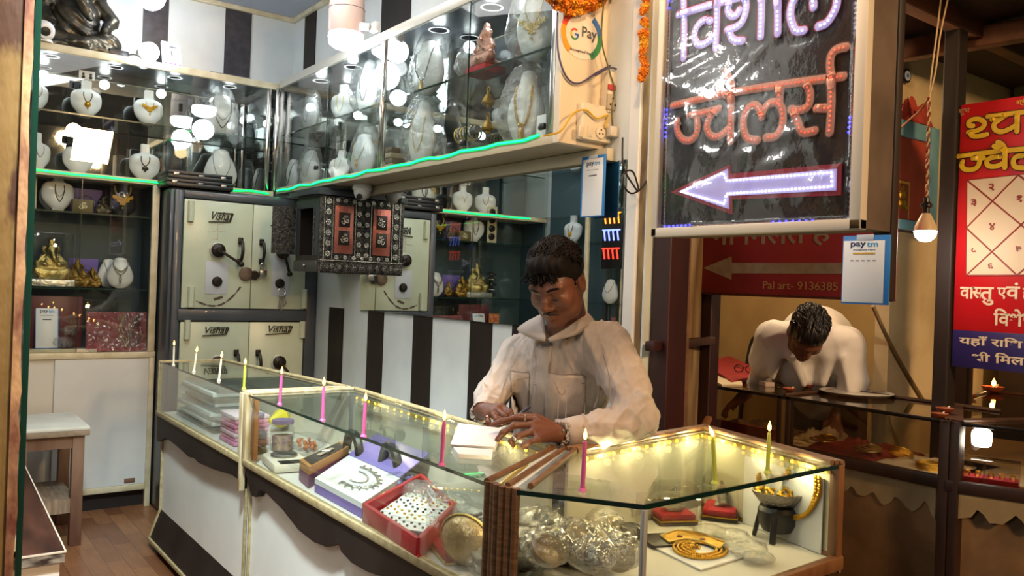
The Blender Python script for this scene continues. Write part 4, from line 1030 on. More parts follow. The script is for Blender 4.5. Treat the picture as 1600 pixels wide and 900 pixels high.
m = MB(); p = RP(1192, 451); q = RP(1309, 451); fit_text(m, 'Pal art- 9136385', frame_mat(p + Vector((-.0005, 0, 0)), (0, -1, 0), (0, 0, 1)), p.y - q.y, RP(1192, 439).z - RP(1192, 451).z, .001, .006); m.build('lettering', mat('tan_lettering', '#a8805e', .6), bd)
for wd, xa, xb, yt_, yb2 in (('\u0928\u094b\u0902', 1112, 1150, 345, 383), ('\u092e\u093f\u0932\u0924\u0947'.replace('\u092e\u093f', '\u093f\u092e'), 1160, 1258, 338, 383), ('\u0939\u0948', 1268, 1298, 340, 384)):
    m = MB(); p = RP(xa, yb2); q = RP(xb, yb2); fit_text(m, wd, frame_mat(p + Vector((-.0005, 0, 0)), (0, -1, 0), (0, 0, 1)), p.y - q.y, RP(xa, yt_).z - p.z, .001, .012); m.build('heading', GREYP, bd)

# ------------------------------------------------------------------ large red astrology signboard at the right
BX = 3.62
def BP(x, y): return onx(x, y, BX)
a = BP(1487, 572); tl = BP(1490, 166); ye = BP(1720, 580).y
t = thing('signboard', 'large red and navy signboard with yellow headings at the far right', 'sign', (BX, a.y, a.z))
ztop_ = tl.z
m = MB(); m.box((BX, ye, BP(1487, 515).z), (BX + .015, a.y, ztop_), .001); bd = m.build('red_board', mat('bright_red_board', '#c4161f', .35, noise='#b8141d', scale=3), t)
m = MB(); m.box((BX, ye, a.z), (BX + .015, a.y, BP(1487, 515).z), .001); m.build('navy_board', mat('navy_board', '#2b2360', .4), t)
YEL = mat('yellow_sign_paint', '#d8b21e', .45); OUT = mat('dark_red_outline', '#4a0f10', .5); IV = mat('ivory_sign_paint', '#e3cdb0', .5)
K1 = [[(300, 400), (265, 395), (262, 365), (300, 340), (360, 338), (405, 365), (400, 405), (350, 440), (258, 462)], [(270, 465), (300, 495), (355, 497), (430, 480)], [(440, 312), (800, 268)], [(480, 340), (540, 330)], [(610, 300), (560, 335), (500, 385), (510, 435), (570, 455), (640, 430), (700, 395)], [(716, 290), (714, 452)],
      [(165, 685), (480, 645), (820, 612)], [(205, 735), (195, 775), (230, 808), (300, 808), (350, 775), (370, 700)], [(300, 705), (400, 700)], [(555, 690), (470, 700), (430, 735), (450, 775), (520, 778), (590, 745)], [(602, 620), (600, 790)], [(605, 625), (575, 575), (535, 552)], [(590, 632), (540, 610), (500, 590)], [(820, 680), (720, 685), (680, 725), (700, 785), (800, 795)]]
m = MB(); k = MB()
for ki, st in enumerate(K1):
    q = zz(st, 6, 1470, 130); brush(k, lambda x, y: onx(x, y, BX - .001 - .00008 * ki), q, .028, flat=.08, nrm=(1, 0, 0)); brush(m, lambda x, y: onx(x, y, BX - .006 - .0004 * ki), q, .020, flat=.1, nrm=(1, 0, 0))
hd = m.build('heading', YEL, bd); k.build('heading_outline', OUT, hd)
ch = zz([(155, 108), (1060, 12), (1050, 848), (148, 852)], 5, 1480, 260)
m = MB(); poly_on(m, ch, BX - .001, .001); cht = m.build('chart', mat('cream_chart', '#d9c3a4', .5), bd, smooth=False)
m = MB()
for ln in (((155, 108), (1050, 848)), ((1060, 12), (148, 852)), ((555, 66), (150, 480)), ((150, 482), (545, 850)), ((545, 850), (1055, 430)), ((555, 66), (1055, 430)), ((155, 108), (1060, 12)), ((148, 852), (1050, 848)), ((155, 108), (148, 852))):
    q = zz(ln, 5, 1480, 260); brush(m, lambda x, y: onx(x, y, BX - .0015), q, .0065 if ln[0] != (155, 108) or ln[1] == (1050, 848) else .003, flat=.2, nrm=(1, 0, 0))
m.build('chart_lines', mat('dark_red_line', '#8a2418', .5), cht)
def word(par, nm, mt, wd, xa, yb2, xb, yt_, X, off=.012, clip=None):
    m = MB(); p = onx(xa, yb2, X); q = onx(xb, yb2, X); fit_text(m, wd, frame_mat(p, (0, -1, 0), (0, 0, 1)), p.y - q.y, onx(xa, yt_, X).z - p.z, .0015, off)
    if clip:
        y_ = p.y - (p.y - q.y) * clip; bmesh.ops.bisect_plane(m.bm, geom=m.bm.verts[:] + m.bm.edges[:] + m.bm.faces[:], plane_co=(0, y_, 0), plane_no=(0, -1, 0), clear_outer=True)
    m.build(nm, mt, par)
for dg_, x, y in (('\u0968', 345, 165), ('\u0969', 205, 285), ('\u096a', 350, 470), ('\u096b', 210, 665), ('\u096c', 340, 785), ('\u0967', 562, 255), ('\u096d', 557, 648)):
    X_, Y_ = 1480 + x / 5, 260 + y / 5; word(cht, 'chart_numeral', mat('dark_red_line', '#8a2418', .5), dg_, X_ - 4.5, Y_ + 5.5, X_ + 4.5, Y_ - 5.5, BX - .002, .02)
def wz(wd, a, b, c, d, mt=IV, clip=None, par=None): word(par or bd, 'lettering', mt, wd, 1480 + a / 5.29, 420 + b / 5.29, 1480 + c / 5.29, 420 + d / 5.29, BX - .001, .02, clip)
wz('\u0935\u093e', 105, 245, 222, 148); wz('\u0938', 205, 245, 300, 148, clip=.74); wz('\u0924\u0941', 268, 300, 382, 150)
wz('\u090f', 412, 250, 490, 155); wz('\u0935\u0902', 485, 248, 600, 112); wz('\u0939', 622, 270, 690, 158)
wz('\u093f\u0935\u0936\u0947', 382, 468, 625, 325); wz('\u0937', 622, 468, 700, 372)
wz('\u092f\u0939\u093e\u0901', 97, 632, 333, 545); wz('\u0930\u093e\u093f\u0936', 362, 640, 625, 560); wz('\u092d\u0940', 203, 760, 352, 680); wz('\u093f\u092e\u0932', 392, 780, 640, 690)
word(bd, 'lettering', mat('tan_lettering', '#a8805e', .6), '\u0936\u0941\u092d', 1498, 181, 1515, 171, BX - .001); word(bd, 'lettering', YEL, '\u0936\u094d\u0930\u0940', 1588, 166, 1606, 155, BX - .001)
# ------------------------------------------------------------------ candles on the counters
FLAME = emit('candle_flame', '#ffb347', 14.0); FLAMEC = emit('flame_core', '#fff3c4', 26.0)
WAX = {'white': mat('white_wax', '#e6e2cf', .4, sss=.3), 'green': mat('yellow_green_wax', '#b9c653', .4, sss=.3), 'pink': mat('pink_wax', '#d565a8', .4, sss=.3)}
CND = [((271, 571), (272, 541), 'white', 'slim white candle at the far left end of the counters'), ((303, 581), (307, 551), 'white', 'slim white candle second from the far end, leaning slightly'), ((342, 595), (346, 560), 'white', 'slim white candle nearest the lime green one'),
       ((381, 608), (383, 571), 'green', 'lime green candle beside the joint of the two left counters'), ((437, 632), (440, 586), 'pink', 'pink candle farthest from the notebook'), ((504, 657), (506, 604), 'pink', 'pink candle with the yellow packet behind it'),
       ((568, 682), (571, 629), 'pink', 'pink candle at the middle of the long counter'), ((690, 727), (694, 659), 'pink', 'pink candle just left of the notebook'), ((910, 767), (914, 690), 'pink', 'pink candle on the corner counter'),
       ((1117, 755), (1114, 685), 'green', 'pale lime candle in the middle of the corner counter, flame blown left'), ((1199, 739), (1202, 676), 'green', 'pale lime candle near the right end of the corner counter')]
for (b0, t0, col, lab) in CND:
    base = onz(b0[0], b0[1], ZT + .001); dep = (base - CAM).dot(FW); d = ray(*t0); top = CAM + d * dep
    ax = (top - base); h = ax.length; ax.normalize(); r = .0046 if col == 'white' else .0052
    t = thing('candle', lab, 'candle', base, 'birthday style candles on the counters'.replace('birthday style ', 'lit '))
    m = MB(); m.tube([base + ax * (h * i / 6) for i in range(7)], [r * (1.0 if i < 6 else .75) for i in range(7)], 10); m.build('wax', WAX[col], t)
    m = MB(); m.lathe([(r * 1.9, 0), (r * 1.6, .004), (r * 1.15, .007), (r * 1.15, .011)], 12, base); m.build('foot', WAX[col], t)
    m = MB(); m.tube([top, top + ax * .008], .0009, 6); m.build('wick', BLACK, t)
    lean = RT * (-.006 if '1114' in str(t0) or 'blown' in lab else .0)
    s_ = dep / 2.2; m = MB(); m.tube([top + ax * .004, top + ax * .009 + lean * .1, top + ax * (.015) + lean * .4, top + ax * .022 + lean * .8, top + ax * .030 + lean * 1.4], [.0012, .0042, .0046, .0028, .0004], 10); fl = m.build('flame', FLAME, t)
    l = point('candle_light', top + ax * .018 - base, .12, .006, (1, .6, .25)); l.parent = t

# ------------------------------------------------------------------ lamps in the shop
BULB = emit('white_bulb', '#f2f7ff', 22.0)
def globe(p, r, label, power, socket_dir=(0, 0, 1)):
    t = thing('globe_bulb', label, 'light bulb', p, 'round white bulbs')
    m = MB(); m.ball(p, r, 24, 16); m.build('globe', BULB, t)
    d = Vector(socket_dir).normalized(); m = MB(); m.tube([Vector(p) + d * r * .85, Vector(p) + d * r * 1.5, Vector(p) + d * r * 1.9], [r * .55, r * .5, r * .42], 16); m.build('holder', WHITEP, t)
    l = point('bulb_light', d * (-r * 1.6), power, r * .7, COOL); l.parent = t
    return t
globe(ony(233, 81, 5.22), .056, 'glowing globe bulb in front of the back wall cabinet top', .9, (-.3, 1, .1))
globe(ony(236, -6, 5.25), .082, 'larger glowing bulb hanging at the ceiling above the router', .7, (0, .3, 1))
# big cylinder lamp
bp_ = onx(541, 46, 1.86); dep = (bp_ - CAM).dot(FW); rr = 27.5 / F_PX * dep
t = thing('cylinder_lamp', 'large cylindrical LED lamp glowing at the ceiling beside the long cabinet', 'lamp', bp_)
m = MB(); m.lathe([(rr * .96, -.02), (rr * 1.0, -.045), (rr * .93, -.08), (rr * .65, -.098), (0, -.102)], 32, bp_); m.build('diffuser', BULB, t)
m = MB(); m.lathe([(rr * .98, -.025), (rr * 1.02, -.01), (rr * 1.02, .10), (rr * 1.0, .105), (rr * .9, .25), (rr * .5, .30), (.02, .32)], 32, bp_); m.build('housing', mat('rose_white_plastic', '#dcc4bf', .35), t)
m = MB(); m.torus(bp_ + Vector((0, 0, .102)), rr * 1.01, .002, 32, 6); m.build('groove_ring', mat('dark_groove', '#5a4c4a', .5), t)
l = point('lamp_light', (0, 0, -.20), 7, .08, COOL); l.parent = t
# white bracket at the post top
p = onx(583, 42, XC - .03); m = MB(); m.cbox(p + Vector((.01, 0, 0)), (.03, .07, .05), .008); m.cyl(p + Vector((-.01, .02, 0)), p + Vector((-.05, .05, .005)), .02, 14); o = m.build('lamp_bracket', WHITEP, None); tag(o, 'small white lamp bracket on the cabinet frame beside the cylinder lamp', 'bracket')
# ------------------------------------------------------------------ on top of the back wall cabinet
ZK = 2.669
p = ony(68, 48, 5.31); p.z = max(p.z, ZK + .062)
t = thing('security_camera', 'white round security camera at the left end of the cabinet top', 'camera', (p.x, p.y, ZK))
m = MB(); m.lathe([(.05, 0), (.052, .01), (.04, .02)], 20, (p.x, p.y + .02, ZK)); m.build('base', WHITEP, t)
d_ = (CAM + Vector((.9, 0, -.2)) - p).normalized(); M = Matrix.Translation(p) @ d_.to_track_quat('Z', 'Y').to_matrix().to_4x4()
m = MB(); m.ball(p, .058, 24, 16); m.build('ball', WHITEP, t)
m = MB(); m.lathe([(.036, .046), (.038, .058), (.030, .060), (.0, .058)], 20, M=M @ Matrix.Translation((.0, 0, 0))); m.build('lens_ring', WHITEP, t)
m = MB(); m.lathe([(.026, .058), (.024, .064), (.0, .066)], 20, M=M); m.build('lens', BLACK, t)
p0, p1, p2, p3 = [ony(x, y, 5.40) for x, y in ((252, 88), (283, 88), (272, 50), (238, 53))]
t = thing('router', 'white router leaning on the wall with a row of violet lights', 'router', ((p0.x + p1.x) / 2, 5.40, ZK))
M = frame_mat((p0.x, 5.36, ZK + .002), (1, .05, 0), (-.12, .35, 1)); wd = p1.x - p0.x
m = MB(); m.box((0, 0, -.012), (wd, .165, .012), .006, M); m.build('housing', WHITEP, t)
m = MB()
for k in range(4): m.ball(M @ Vector((wd * (.14 + .24 * k), .012, .013)), .006, 8, 6)
m.build('status_lights', emit('violet_led', '#6a3aff', 5.0), t)
m = MB(); m.box((wd * .45, .07, .012), (wd * .52, .10, .0135), 0, M).box((wd * .4, .125, .012), (wd * .7, .133, .0135), 0, M); m.build('label_marks', GREYI, t)
p = ony(190, 70, 5.36); t = thing('power_adapter', 'black power adapter with cable on the cabinet top', 'adapter', (p.x, 5.36, ZK))
m = MB(); m.cbox((p.x - .02, 5.36, ZK + .02), (.11, .06, .036), .006, (0, 0, .1)); m.build('brick', BLACK, t)
m = MB(); m.tube(smoothpath([(p.x + .03, 5.36, ZK + .02), (p.x + .08, 5.35, ZK + .03), (p.x + .14, 5.37, ZK + .01), (p.x + .2, 5.40, ZK + .006), (p.x + .28, 5.44, ZK + .006)], 5), .004, 6); m.build('cable', BLACK, t)
for i, (xa, xb, yy) in enumerate(((1.50, 1.80, 5.36), (1.56, 1.82, 5.40))):
    m = MB(); m.box((xa, yy, ZK + .001 + i * .014), (xb, yy + .2, ZK + .013 + i * .014), .003); o = m.build('flat_box', mat('grey_flat_box', '#5c5f66', .4), None); tag(o, ('lower' if not i else 'upper') + ' of two flat grey boxes on the cabinet top near the room corner', 'box', 'flat boxes on the cabinet top')
# seated dark statue
BRZ = mat('dark_bronze', '#3a3833', .32, .75, noise='#5c5648', scale=9, bump=.3, bscale=40)
sc_ = ony(118, 60, 5.47); bx, by = sc_.x, 5.46
f = SDF((bx - .26, by - .17, ZK - .01), (bx + .26, by + .17, ZK + .52), .0075)
f.egg((bx, by + .02, ZK + .20), (.13, .10, .15), .03)
for s_ in (-1, 1):
    f.chain([(bx + .06 * s_, by + .03, ZK + .09), (bx + .17 * s_, by - .03, ZK + .075), (bx + .03 * s_, by - .11, ZK + .045)], [.07, .062, .035], .03)
    f.egg((bx + .02 * s_, by - .12, ZK + .035), (.05, .03, .022), .01)
    f.chain([(bx + .13 * s_, by + .02, ZK + .31), (bx + .19 * s_, by - .01, ZK + .22), (bx + .14 * s_, by - .08, ZK + .15)], [.045, .036, .028], .02)
f.egg((bx, by, ZK + .40), (.10, .09, .11), .03); f.chain([(bx, by - .08, ZK + .38), (bx - .01, by - .13, ZK + .30), (bx + .03, by - .13, ZK + .22), (bx + .05, by - .12, ZK + .19)], [.035, .03, .025, .02], .02)
for s_ in (-1, 1): f.egg((bx + .12 * s_, by + .01, ZK + .41), (.055, .018, .075), .02)
f.egg((bx, by + .01, ZK + .49), (.07, .07, .05), .02)
f.rbox((bx, by, ZK + .015), (.2, .13, .016), .008, .01)
o = obj_from(f.mesh('statue', lambda V, N: .003 * np.sin(V[:, 0] * 60 + 90 * V[:, 2] + 3 * np.sin(V[:, 1] * 40))), 'seated_statue', BRZ, None, (bx, by, ZK)); tag(o, 'dark bronze cross legged seated statue cut off by the photo top', 'statue')

# ------------------------------------------------------------------ end board: sticker, switches, wires, garlands
EY = 2.40
def EP(x, y, d=0.0): return ony(x, y, EY - d)
t = thing('sticker', 'round white payment sticker on the cream end board', 'sticker', EP(909, 56))
pc = EP(909, 55, .001); rw = (EP(944, 55).x - EP(877, 55).x) / 2; rh = (EP(909, 14).z - EP(909, 97).z) / 2
m = MB(); m.prism([pc + Vector((rw * .93 * math.cos(a / 24 * 6.283), 0, rh * .93 * math.sin(a / 24 * 6.283))) for a in range(24)], (0, -.0008, 0)); m.build('disc', mat('pale_sticker', '#e6dccd', .4), t)
for nm, col, a0, a1 in (('red_arc', '#d94a35', 100, 165), ('orange_arc', '#f0a030', 165, 232), ('green_arc', '#2f8a4e', -60, 10), ('blue_arc', '#3b6fb0', 10, 55)):
    P = [pc + Vector((rw * .86 * math.cos(R(a0 + (a1 - a0) * i / 10)), -.0012, rh * .86 * math.sin(R(a0 + (a1 - a0) * i / 10)))) for i in range(11)]
    m = MB(); m.ribbon(P, .024, (0, -.0008, 0), (0, 1, 0)); m.build(nm, mat('sticker_' + nm, col, .4), t)
m = MB(); fit_text(m, 'Pay', frame_mat(EP(909, 62, .003), (1, 0, 0), (0, 0, 1)), EP(932, 60).x - EP(909, 60).x, .052, .0008, .012); m.build('logo_word', GREYI, t)
m = MB(); fit_text(m, 'Accepted here', frame_mat(EP(890, 79, .003), (1, 0, 0), (0, 0, 1)), EP(928, 79).x - EP(890, 79).x, .014, .0008, .01); m.build('caption', GREYI, t)
gx = EP(898, 53, .003); gr = .017
for nm, col, a0, a1 in (('logo_red', '#d94a35', 50, 150), ('logo_yellow', '#f0b030', 150, 210), ('logo_green', '#2f8a4e', 210, 310), ('logo_blue', '#3b6fd0', 310, 360)):
    P = [gx + Vector((gr * math.cos(R(a0 + (a1 - a0) * i / 8)), 0, gr * 1.1 * math.sin(R(a0 + (a1 - a0) * i / 8)))) for i in range(9)]
    m = MB(); m.ribbon(P, .007, (0, -.0008, 0), (0, 1, 0))
    if nm == 'logo_blue': m.box(gx + Vector((0, -.0008, -.0035)), gx + Vector((gr + .003, 0, .0035)))
    m.build(nm, mat('sticker_' + nm, col, .4), t)
SWW = mat('yellowed_plastic', '#ddd0b8', .4)
a = EP(899, 218); b = EP(976, 182); t = thing('switchboard', 'white switch board with sockets low on the cream end board', 'switchboard', a)
m = MB(); m.box((a.x, EY - .038, a.z), (2.228, EY - .001, b.z + .012), .004); m.build('box', SWW, t)
for k, px in enumerate((908, 922)):
    q = EP(px, 205, .04); m = MB(); m.cbox(q, (.022, .008, .042), .002, (R(8), 0, 0)); m.build('switch', SWW, t)
for px in (938, 958):
    q = EP(px, 207, .04); m = MB(); m.lathe([(.024, 0), (.024, .004), (.020, .005)], 18, M=Matrix.Translation(q) @ Matrix.Rotation(R(90), 4, 'X')); sk = m.build('socket', SWW, t)
    m = MB()
    for dx, dz in ((0, .009), (-.009, -.006), (.009, -.006)): m.ball(q + Vector((dx, -.005, dz)), .0035, 8, 6)
    m.build('socket_holes', BLACK, sk)
q = EP(955, 207, .05); m = MB(); m.cbox(q + Vector((0, -.012, 0)), (.05, .03, .04), .006); o = m.build('plug', mat('grey_plug', '#c9bfae', .4), None); tag(o, 'pale plug pushed into the switch board socket', 'plug')
a = EP(937, 180); b = EP(973, 122); t = thing('breaker_box', 'tall white breaker box with red switch above the switch board', 'breaker', a)
m = MB(); m.box((a.x, EY - .045, a.z + .006), (2.226, EY - .001, b.z), .005); m.build('box', SWW, t)
q = EP(957, 137, .047); m = MB(); m.cbox(q, (.045, .008, .022), .002); m.build('red_switch', mat('red_rocker', '#b0342c', .35), t)
q = EP(956, 160, .047); m = MB(); m.cbox(q, (.05, .01, .06), .003); m.build('socket', mat('dirty_plastic', '#a99c86', .5), t)
m = MB()
for dx, dz in ((0, .014), (-.012, -.01), (.012, -.01)): m.ball(q + Vector((dx, -.006, dz)), .004, 8, 6)
m.build('socket_holes', BLACK, t)
def wire(label, pts, r, mt, name='wire', cat='wire'):
    m = MB(); m.tube(smoothpath(pts, 6), r, 6); o = m.build(name, mt, None); tag(o, label, cat); return o
VW = mat('violet_wire', '#4a4568', .5); BW = mat('black_wire', '#1d1a1a', .5); OW = mat('orange_wire', '#b0623a', .5); GW = mat('green_brown_wire', '#5e5f3c', .5)
wire('violet wire looping across the end board below the sticker', [EP(x, y, .012 if i else .004) for i, (x, y) in enumerate(((871, 20), (872, 80), (885, 120), (905, 130), (935, 112), (962, 100), (972, 110), (972, 130)))], .0038, VW)
wire('second violet wire running beside the breaker box', [EP(x, y, .05) for x, y in ((930, 118), (955, 106), (974, 120), (972, 170), (966, 205))], .0034, VW)
wire('thin greenish wire falling from the ceiling to the socket', [EP(x, y, .052) for x, y in ((945, -10), (940, 60), (952, 110), (960, 140), (956, 168), (958, 204))], .003, GW)
wire('yellow and brown wires curling over the switch board', [EP(x, y, .05) for x, y in ((850, 212), (875, 205), (895, 178), (915, 172), (932, 185), (950, 180), (945, 200))], .004, mat('yellow_wire', '#c9a52e', .5))
wire('black wire hanging in a loop over the white column', [ony(x, y, 2.17) for x, y in ((973, 215), (974, 260), (990, 290), (998, 298), (990, 270), (978, 268), (972, 285), (985, 302), (1000, 296), (1012, 280), (1024, 262))], .0034, BW)
# marigold garlands
MAR = mat('marigold_orange', '#f29a22', .7, noise='#e37a12', scale=60, sss=.1); MARY = mat('marigold_yellow', '#f6bc38', .7, noise='#ec9c20', scale=60)
def petal_mesh(r, seed):
    rnd = random.Random(seed); b_ = MB()
    b_.ball((0, 0, 0), r * .72, 10, 7)
    for k in range(46):
        z = 1 - 2 * (k + .5) / 46; a = k * 2.39996; q = math.sqrt(1 - z * z); n_ = Vector((q * math.cos(a), q * math.sin(a), z))
        M = n_.to_track_quat('Z', 'Y').to_matrix().to_4x4() @ Matrix.Rotation(rnd.uniform(0, 6.28), 4, 'Z') @ Matrix.Rotation(R(rnd.uniform(25, 60)), 4, 'X')
        M = Matrix.Translation(n_ * r * .74) @ M; w2 = r * .30
        P = [[M @ Vector(((i - 1) * w2 * (.6 + .4 * (j > 0)), 0 + .12 * r * abs(i - 1), j * r * .2)) for j in range(3)] for i in range(3)]
        b_.grid(P)
    return b_
pm = petal_mesh(.021, 3); o = pm.build('blossom', MAR, None); BL1 = o.data; bpy.data.objects.remove(o)
pm = petal_mesh(.021, 5); o = pm.build('blossom', MARY, None); BL2 = o.data; bpy.data.objects.remove(o)
def garland(label, pts, step, seed, scale=1.0, jit=.006):
    rnd = random.Random(seed); P = smoothpath(pts, 6); t = thing('marigold_garland', label, 'garland', P[0], 'marigold garlands')
    m = MB(); m.tube(P, .0012, 5); m.build('string', mat('string', '#b8a070', .8), t)
    for i, p in enumerate(along(P, step)):
        b_ = bpy.data.objects.new('blossom', BL1 if rnd.random() < .72 else BL2); C.objects.link(b_); b_.parent = t
        b_.location = p - origin(t) + Vector((rnd.uniform(-jit, jit), rnd.uniform(-jit, jit), rnd.uniform(-jit, jit))); b_.rotation_euler = (rnd.uniform(0, 6), rnd.uniform(0, 6), rnd.uniform(0, 6)); b_.scale = [scale * rnd.uniform(.85, 1.12)] * 3
garland('orange marigold garland draped across the top of the end board', [EP(x, y, .03) for x, y in ((858, -14), (872, 6), (895, 15), (920, 10), (945, -6), (960, -25))], .026, 1)
garland('second orange marigold strand lying over the top of the end board', [EP(x, y, .06) for x, y in ((850, -22), (880, -2), (905, 3), (930, -2), (950, -16))], .026, 2)
garland('orange marigold strand hanging straight down beside the white column', [ony(x, y, 2.13) for x, y in ((1010, -60), (1008, 0), (1006, 60), (1004, 124))], .023, 3, .78)
# ------------------------------------------------------------------ the neighbouring stall
NX, NB, NT = 3.25, 0.72, 0.95
TAN = mat('tan_plaster', '#c7a873', .7, noise='#b99a66', scale=4); CRW = mat('cream_plaster', '#dcc79c', .7, noise='#c9b184', scale=5, bump=.2, bscale=12)
struct('wall_stall_back', MB().box((5.15, 0.4, -.3), (5.25, 4.6, 3.3)), TAN)
struct('wall_stall_side', MB().box((3.78, 2.10, -.3), (5.15, 2.17, 2.62)), CRW)
struct('wall_stall_far', MB().box((3.1, 4.4, -.3), (5.2, 4.5, 3.3)), TAN)
TEAL = mat('teal_plaster', '#7f9c86', .7, noise='#6c8a76', scale=4, bump=.2)
struct('wall_far_right', MB().box((4.95, 0.3, 1.2), (5.0, 2.08, 3.3)), TEAL)
DW = mat('dark_roof_timber', '#3a2216', .65, noise='#241510', scale=7, bump=.3, stretch=(.4, 2, 2)); RW = mat('reddish_roof_plank', '#6b4026', .6, noise='#4a2a18', scale=6, stretch=(.5, 2, 2), bump=.2)
m = MB(); m.prism([(3.0, 2.45, 2.56), (3.0, -.8, 2.95), (3.0, -.8, 3.0), (3.0, 2.45, 2.61)], (2.4, 0, 0)); struct('ceiling_stall', m, DW)
for k, (y, z, w_, hh, mt) in enumerate(((2.16, 2.555, .09, .13, DW), (1.75, 2.61, .07, .09, RW), (1.35, 2.66, .10, .10, RW), (1.0, 2.70, .06, .10, DW))):
    struct('beam_stall', MB().bar((3.0, y, z), (5.2, y + .05, z + .01), w_, hh, .006), mt)
m = MB(); m.bar((3.55, 2.3, 2.52), (4.5, .5, 2.72), .07, .09, .006); struct('rafter_stall', m, RW)
# posts, plywood screen and bar between the two stalls
struct('pillar_stall', MB().box((3.10, 2.60, -.3), (3.17, 2.71, 3.0), .006), mat('dark_red_post', '#36191a', .5, noise='#241011', scale=9, bump=.2, stretch=(1, 1, .2)))
PLY = mat('stained_plywood', '#a3875f', .7, noise='#6d5638', scale=5, stretch=(1, 1, .5), bump=.2)
m = MB(); m.prism([(2.345, 2.13, -.3), (3.10, 2.66, -.3), (3.10, 2.69, -.3), (2.345, 2.16, -.3)], (0, 0, 3.3)); struct('partition_stall', m, PLY)
m = MB()
q = [onplane(x, y, (2.345, 2.125, 0), (.53, -.755, 0)) for x, y in ((1068, 400), (1066, 690))]; m.bar(q[0] + Vector((0, 0, .3)), q[1] + Vector((0, 0, -.5)), .05, .02, .003); struct('partition_batten', m, mat('pinkish_batten', '#8d6a58', .7, noise='#6b4d40', scale=12))
a = ony(1015, 541, 2.06); b = onx(1112, 532, 3.09)
m = MB(); m.bar(a, b, .035, .035, .004); o = m.build('cross_bar', mat('maroon_timber', '#3b1518'), None); tag(o, 'dark maroon bar joining the post and the stall post', 'bar')
m = MB(); m.bar(onx(1084, 700, 2.6), onx(1108, 652, 2.75), .03, .02, .006); o = m.build('wood_batten', mat('light_brown_stick', '#8a5f3d', .6), None); tag(o, 'light brown stick leaning behind the corner counter', 'stick')
struct('pillar_dark', MB().box((3.60, 1.735, -.3), (3.68, 1.80, 2.65), .006), mat('black_brown_post', '#1f1613', .6, noise='#2c1f1a', scale=8, stretch=(1, 1, .2)))
m = MB(); m.box((3.80, 1.745, .95), (3.86, 1.80, 1.3), .004); struct('pillar_short', m, mat('brown_short_post', '#4a3323', .7))
struct('interior_dark_sheet', MB().box((4.7, .4, .6), (4.74, 2.0, 1.5)), mat('painted_interior_dark', '#2a1c14', .7))  # dark sheet standing in for the unlit stall interior below the signboard
# counters
DT = mat('dark_stall_timber', '#2b1a14', .45, noise='#3a251c', scale=12, stretch=(1, 1, .3)); BT = mat('brown_stall_timber', '#4c3020', .45, noise='#39231a', scale=14)
MARB = mat('brown_marbled_laminate', '#6d5338', .5, noise='#8a6a48', scale=6, detail=7); RAG = mat('torn_beige_cloth', '#8f7c5a', .8, noise='#a38f6a', scale=9)
SGL = glass('stall_glass', '#e4ddd0', f0=.04)
y0, y1, xb = 1.57, 2.86, 3.74
t = thing('stall_counter', 'long dark timber glass counter of the next stall', 'glass counter', (3.5, 2.2, -.3), 'glass counters of the next stall')
m = MB(); m.box((NX + .02, y0, -.3), (xb, y1, NB - .02)); m.build('base_panel', MARB, t)
m = MB(); m.box((NX - .004, y0, NB - .035), (NX + .03, y1, NB + .012), .004); m.build('sill', DT, t)
m = MB(); m.box((NX + .01, y0, NB - .03), (xb, y1, NB)); m.build('case_floor', mat('stall_lining', '#c9b48e', .7), t)
m = MB(); m.box((NX, y0, NT - .006), (xb, y1, NT)); m.build('top_glass', SGL, t)
m = MB(); m.box((NX, y0, NB + .012), (NX + .004, y1, NT - .006)); m.build('front_glass', SGL, t)
m = MB(); m.box((NX - .006, y0, NT - .014), (NX + .006, y1, NT + .001), .002); m.build('front_edge', mat('dark_glass_edge', '#17110e', .25), t)
m = MB(); m.tube([(xb - .01, y0, NT + .004), (xb - .01, y1, NT + .004)], .010, 8); m.build('back_moulding', BT, t)
yd = onx(1225, 640, NX).y
m = MB(); m.box((NX - .006, yd - .034, NB), (NX + .03, yd - .012, NT), .002).box((NX - .006, yd + .012, NB), (NX + .03, yd + .034, NT), .002); m.build('divider_post', DT, t)
m = MB(); m.box((NX - .003, yd - .012, NB), (NX + .025, yd + .012, NT), .002); m.build('divider_strip', mat('yellow_brown_strip', '#8a6a36', .5), t)
m = MB(); m.tube([(NX, yd, NT + .003), (xb, yd + .02, NT + .003)], .009, 8); m.build('divider_moulding', BT, t)
m = MB(); m.box((xb - .10, yd - .13, NB), (xb - .02, yd - .05, NT - .01)); m.build('inner_post', mat('inner_dark_post', '#3a2418', .5), t)
def rag(y0_, y1_, X, z0_, seed, name, par, d=(0, 1)):
    rnd = random.Random(seed); n_ = 26; top = [Vector((X, y0_ + (y1_ - y0_) * i / n_, z0_)) for i in range(n_ + 1)]
    lo_ = [p - Vector((0, 0, .085 + .02 * math.sin(i * .9 + seed) + rnd.uniform(0, .025))) for i, p in enumerate(top)]
    m = MB(); m.prism(top + lo_[::-1], (-.003, 0, 0)); return m.build(name, RAG, par, smooth=False)
rag(y0 + .03, yd - .3, NX + .018, NB - .035, 2, 'torn_valance', t)
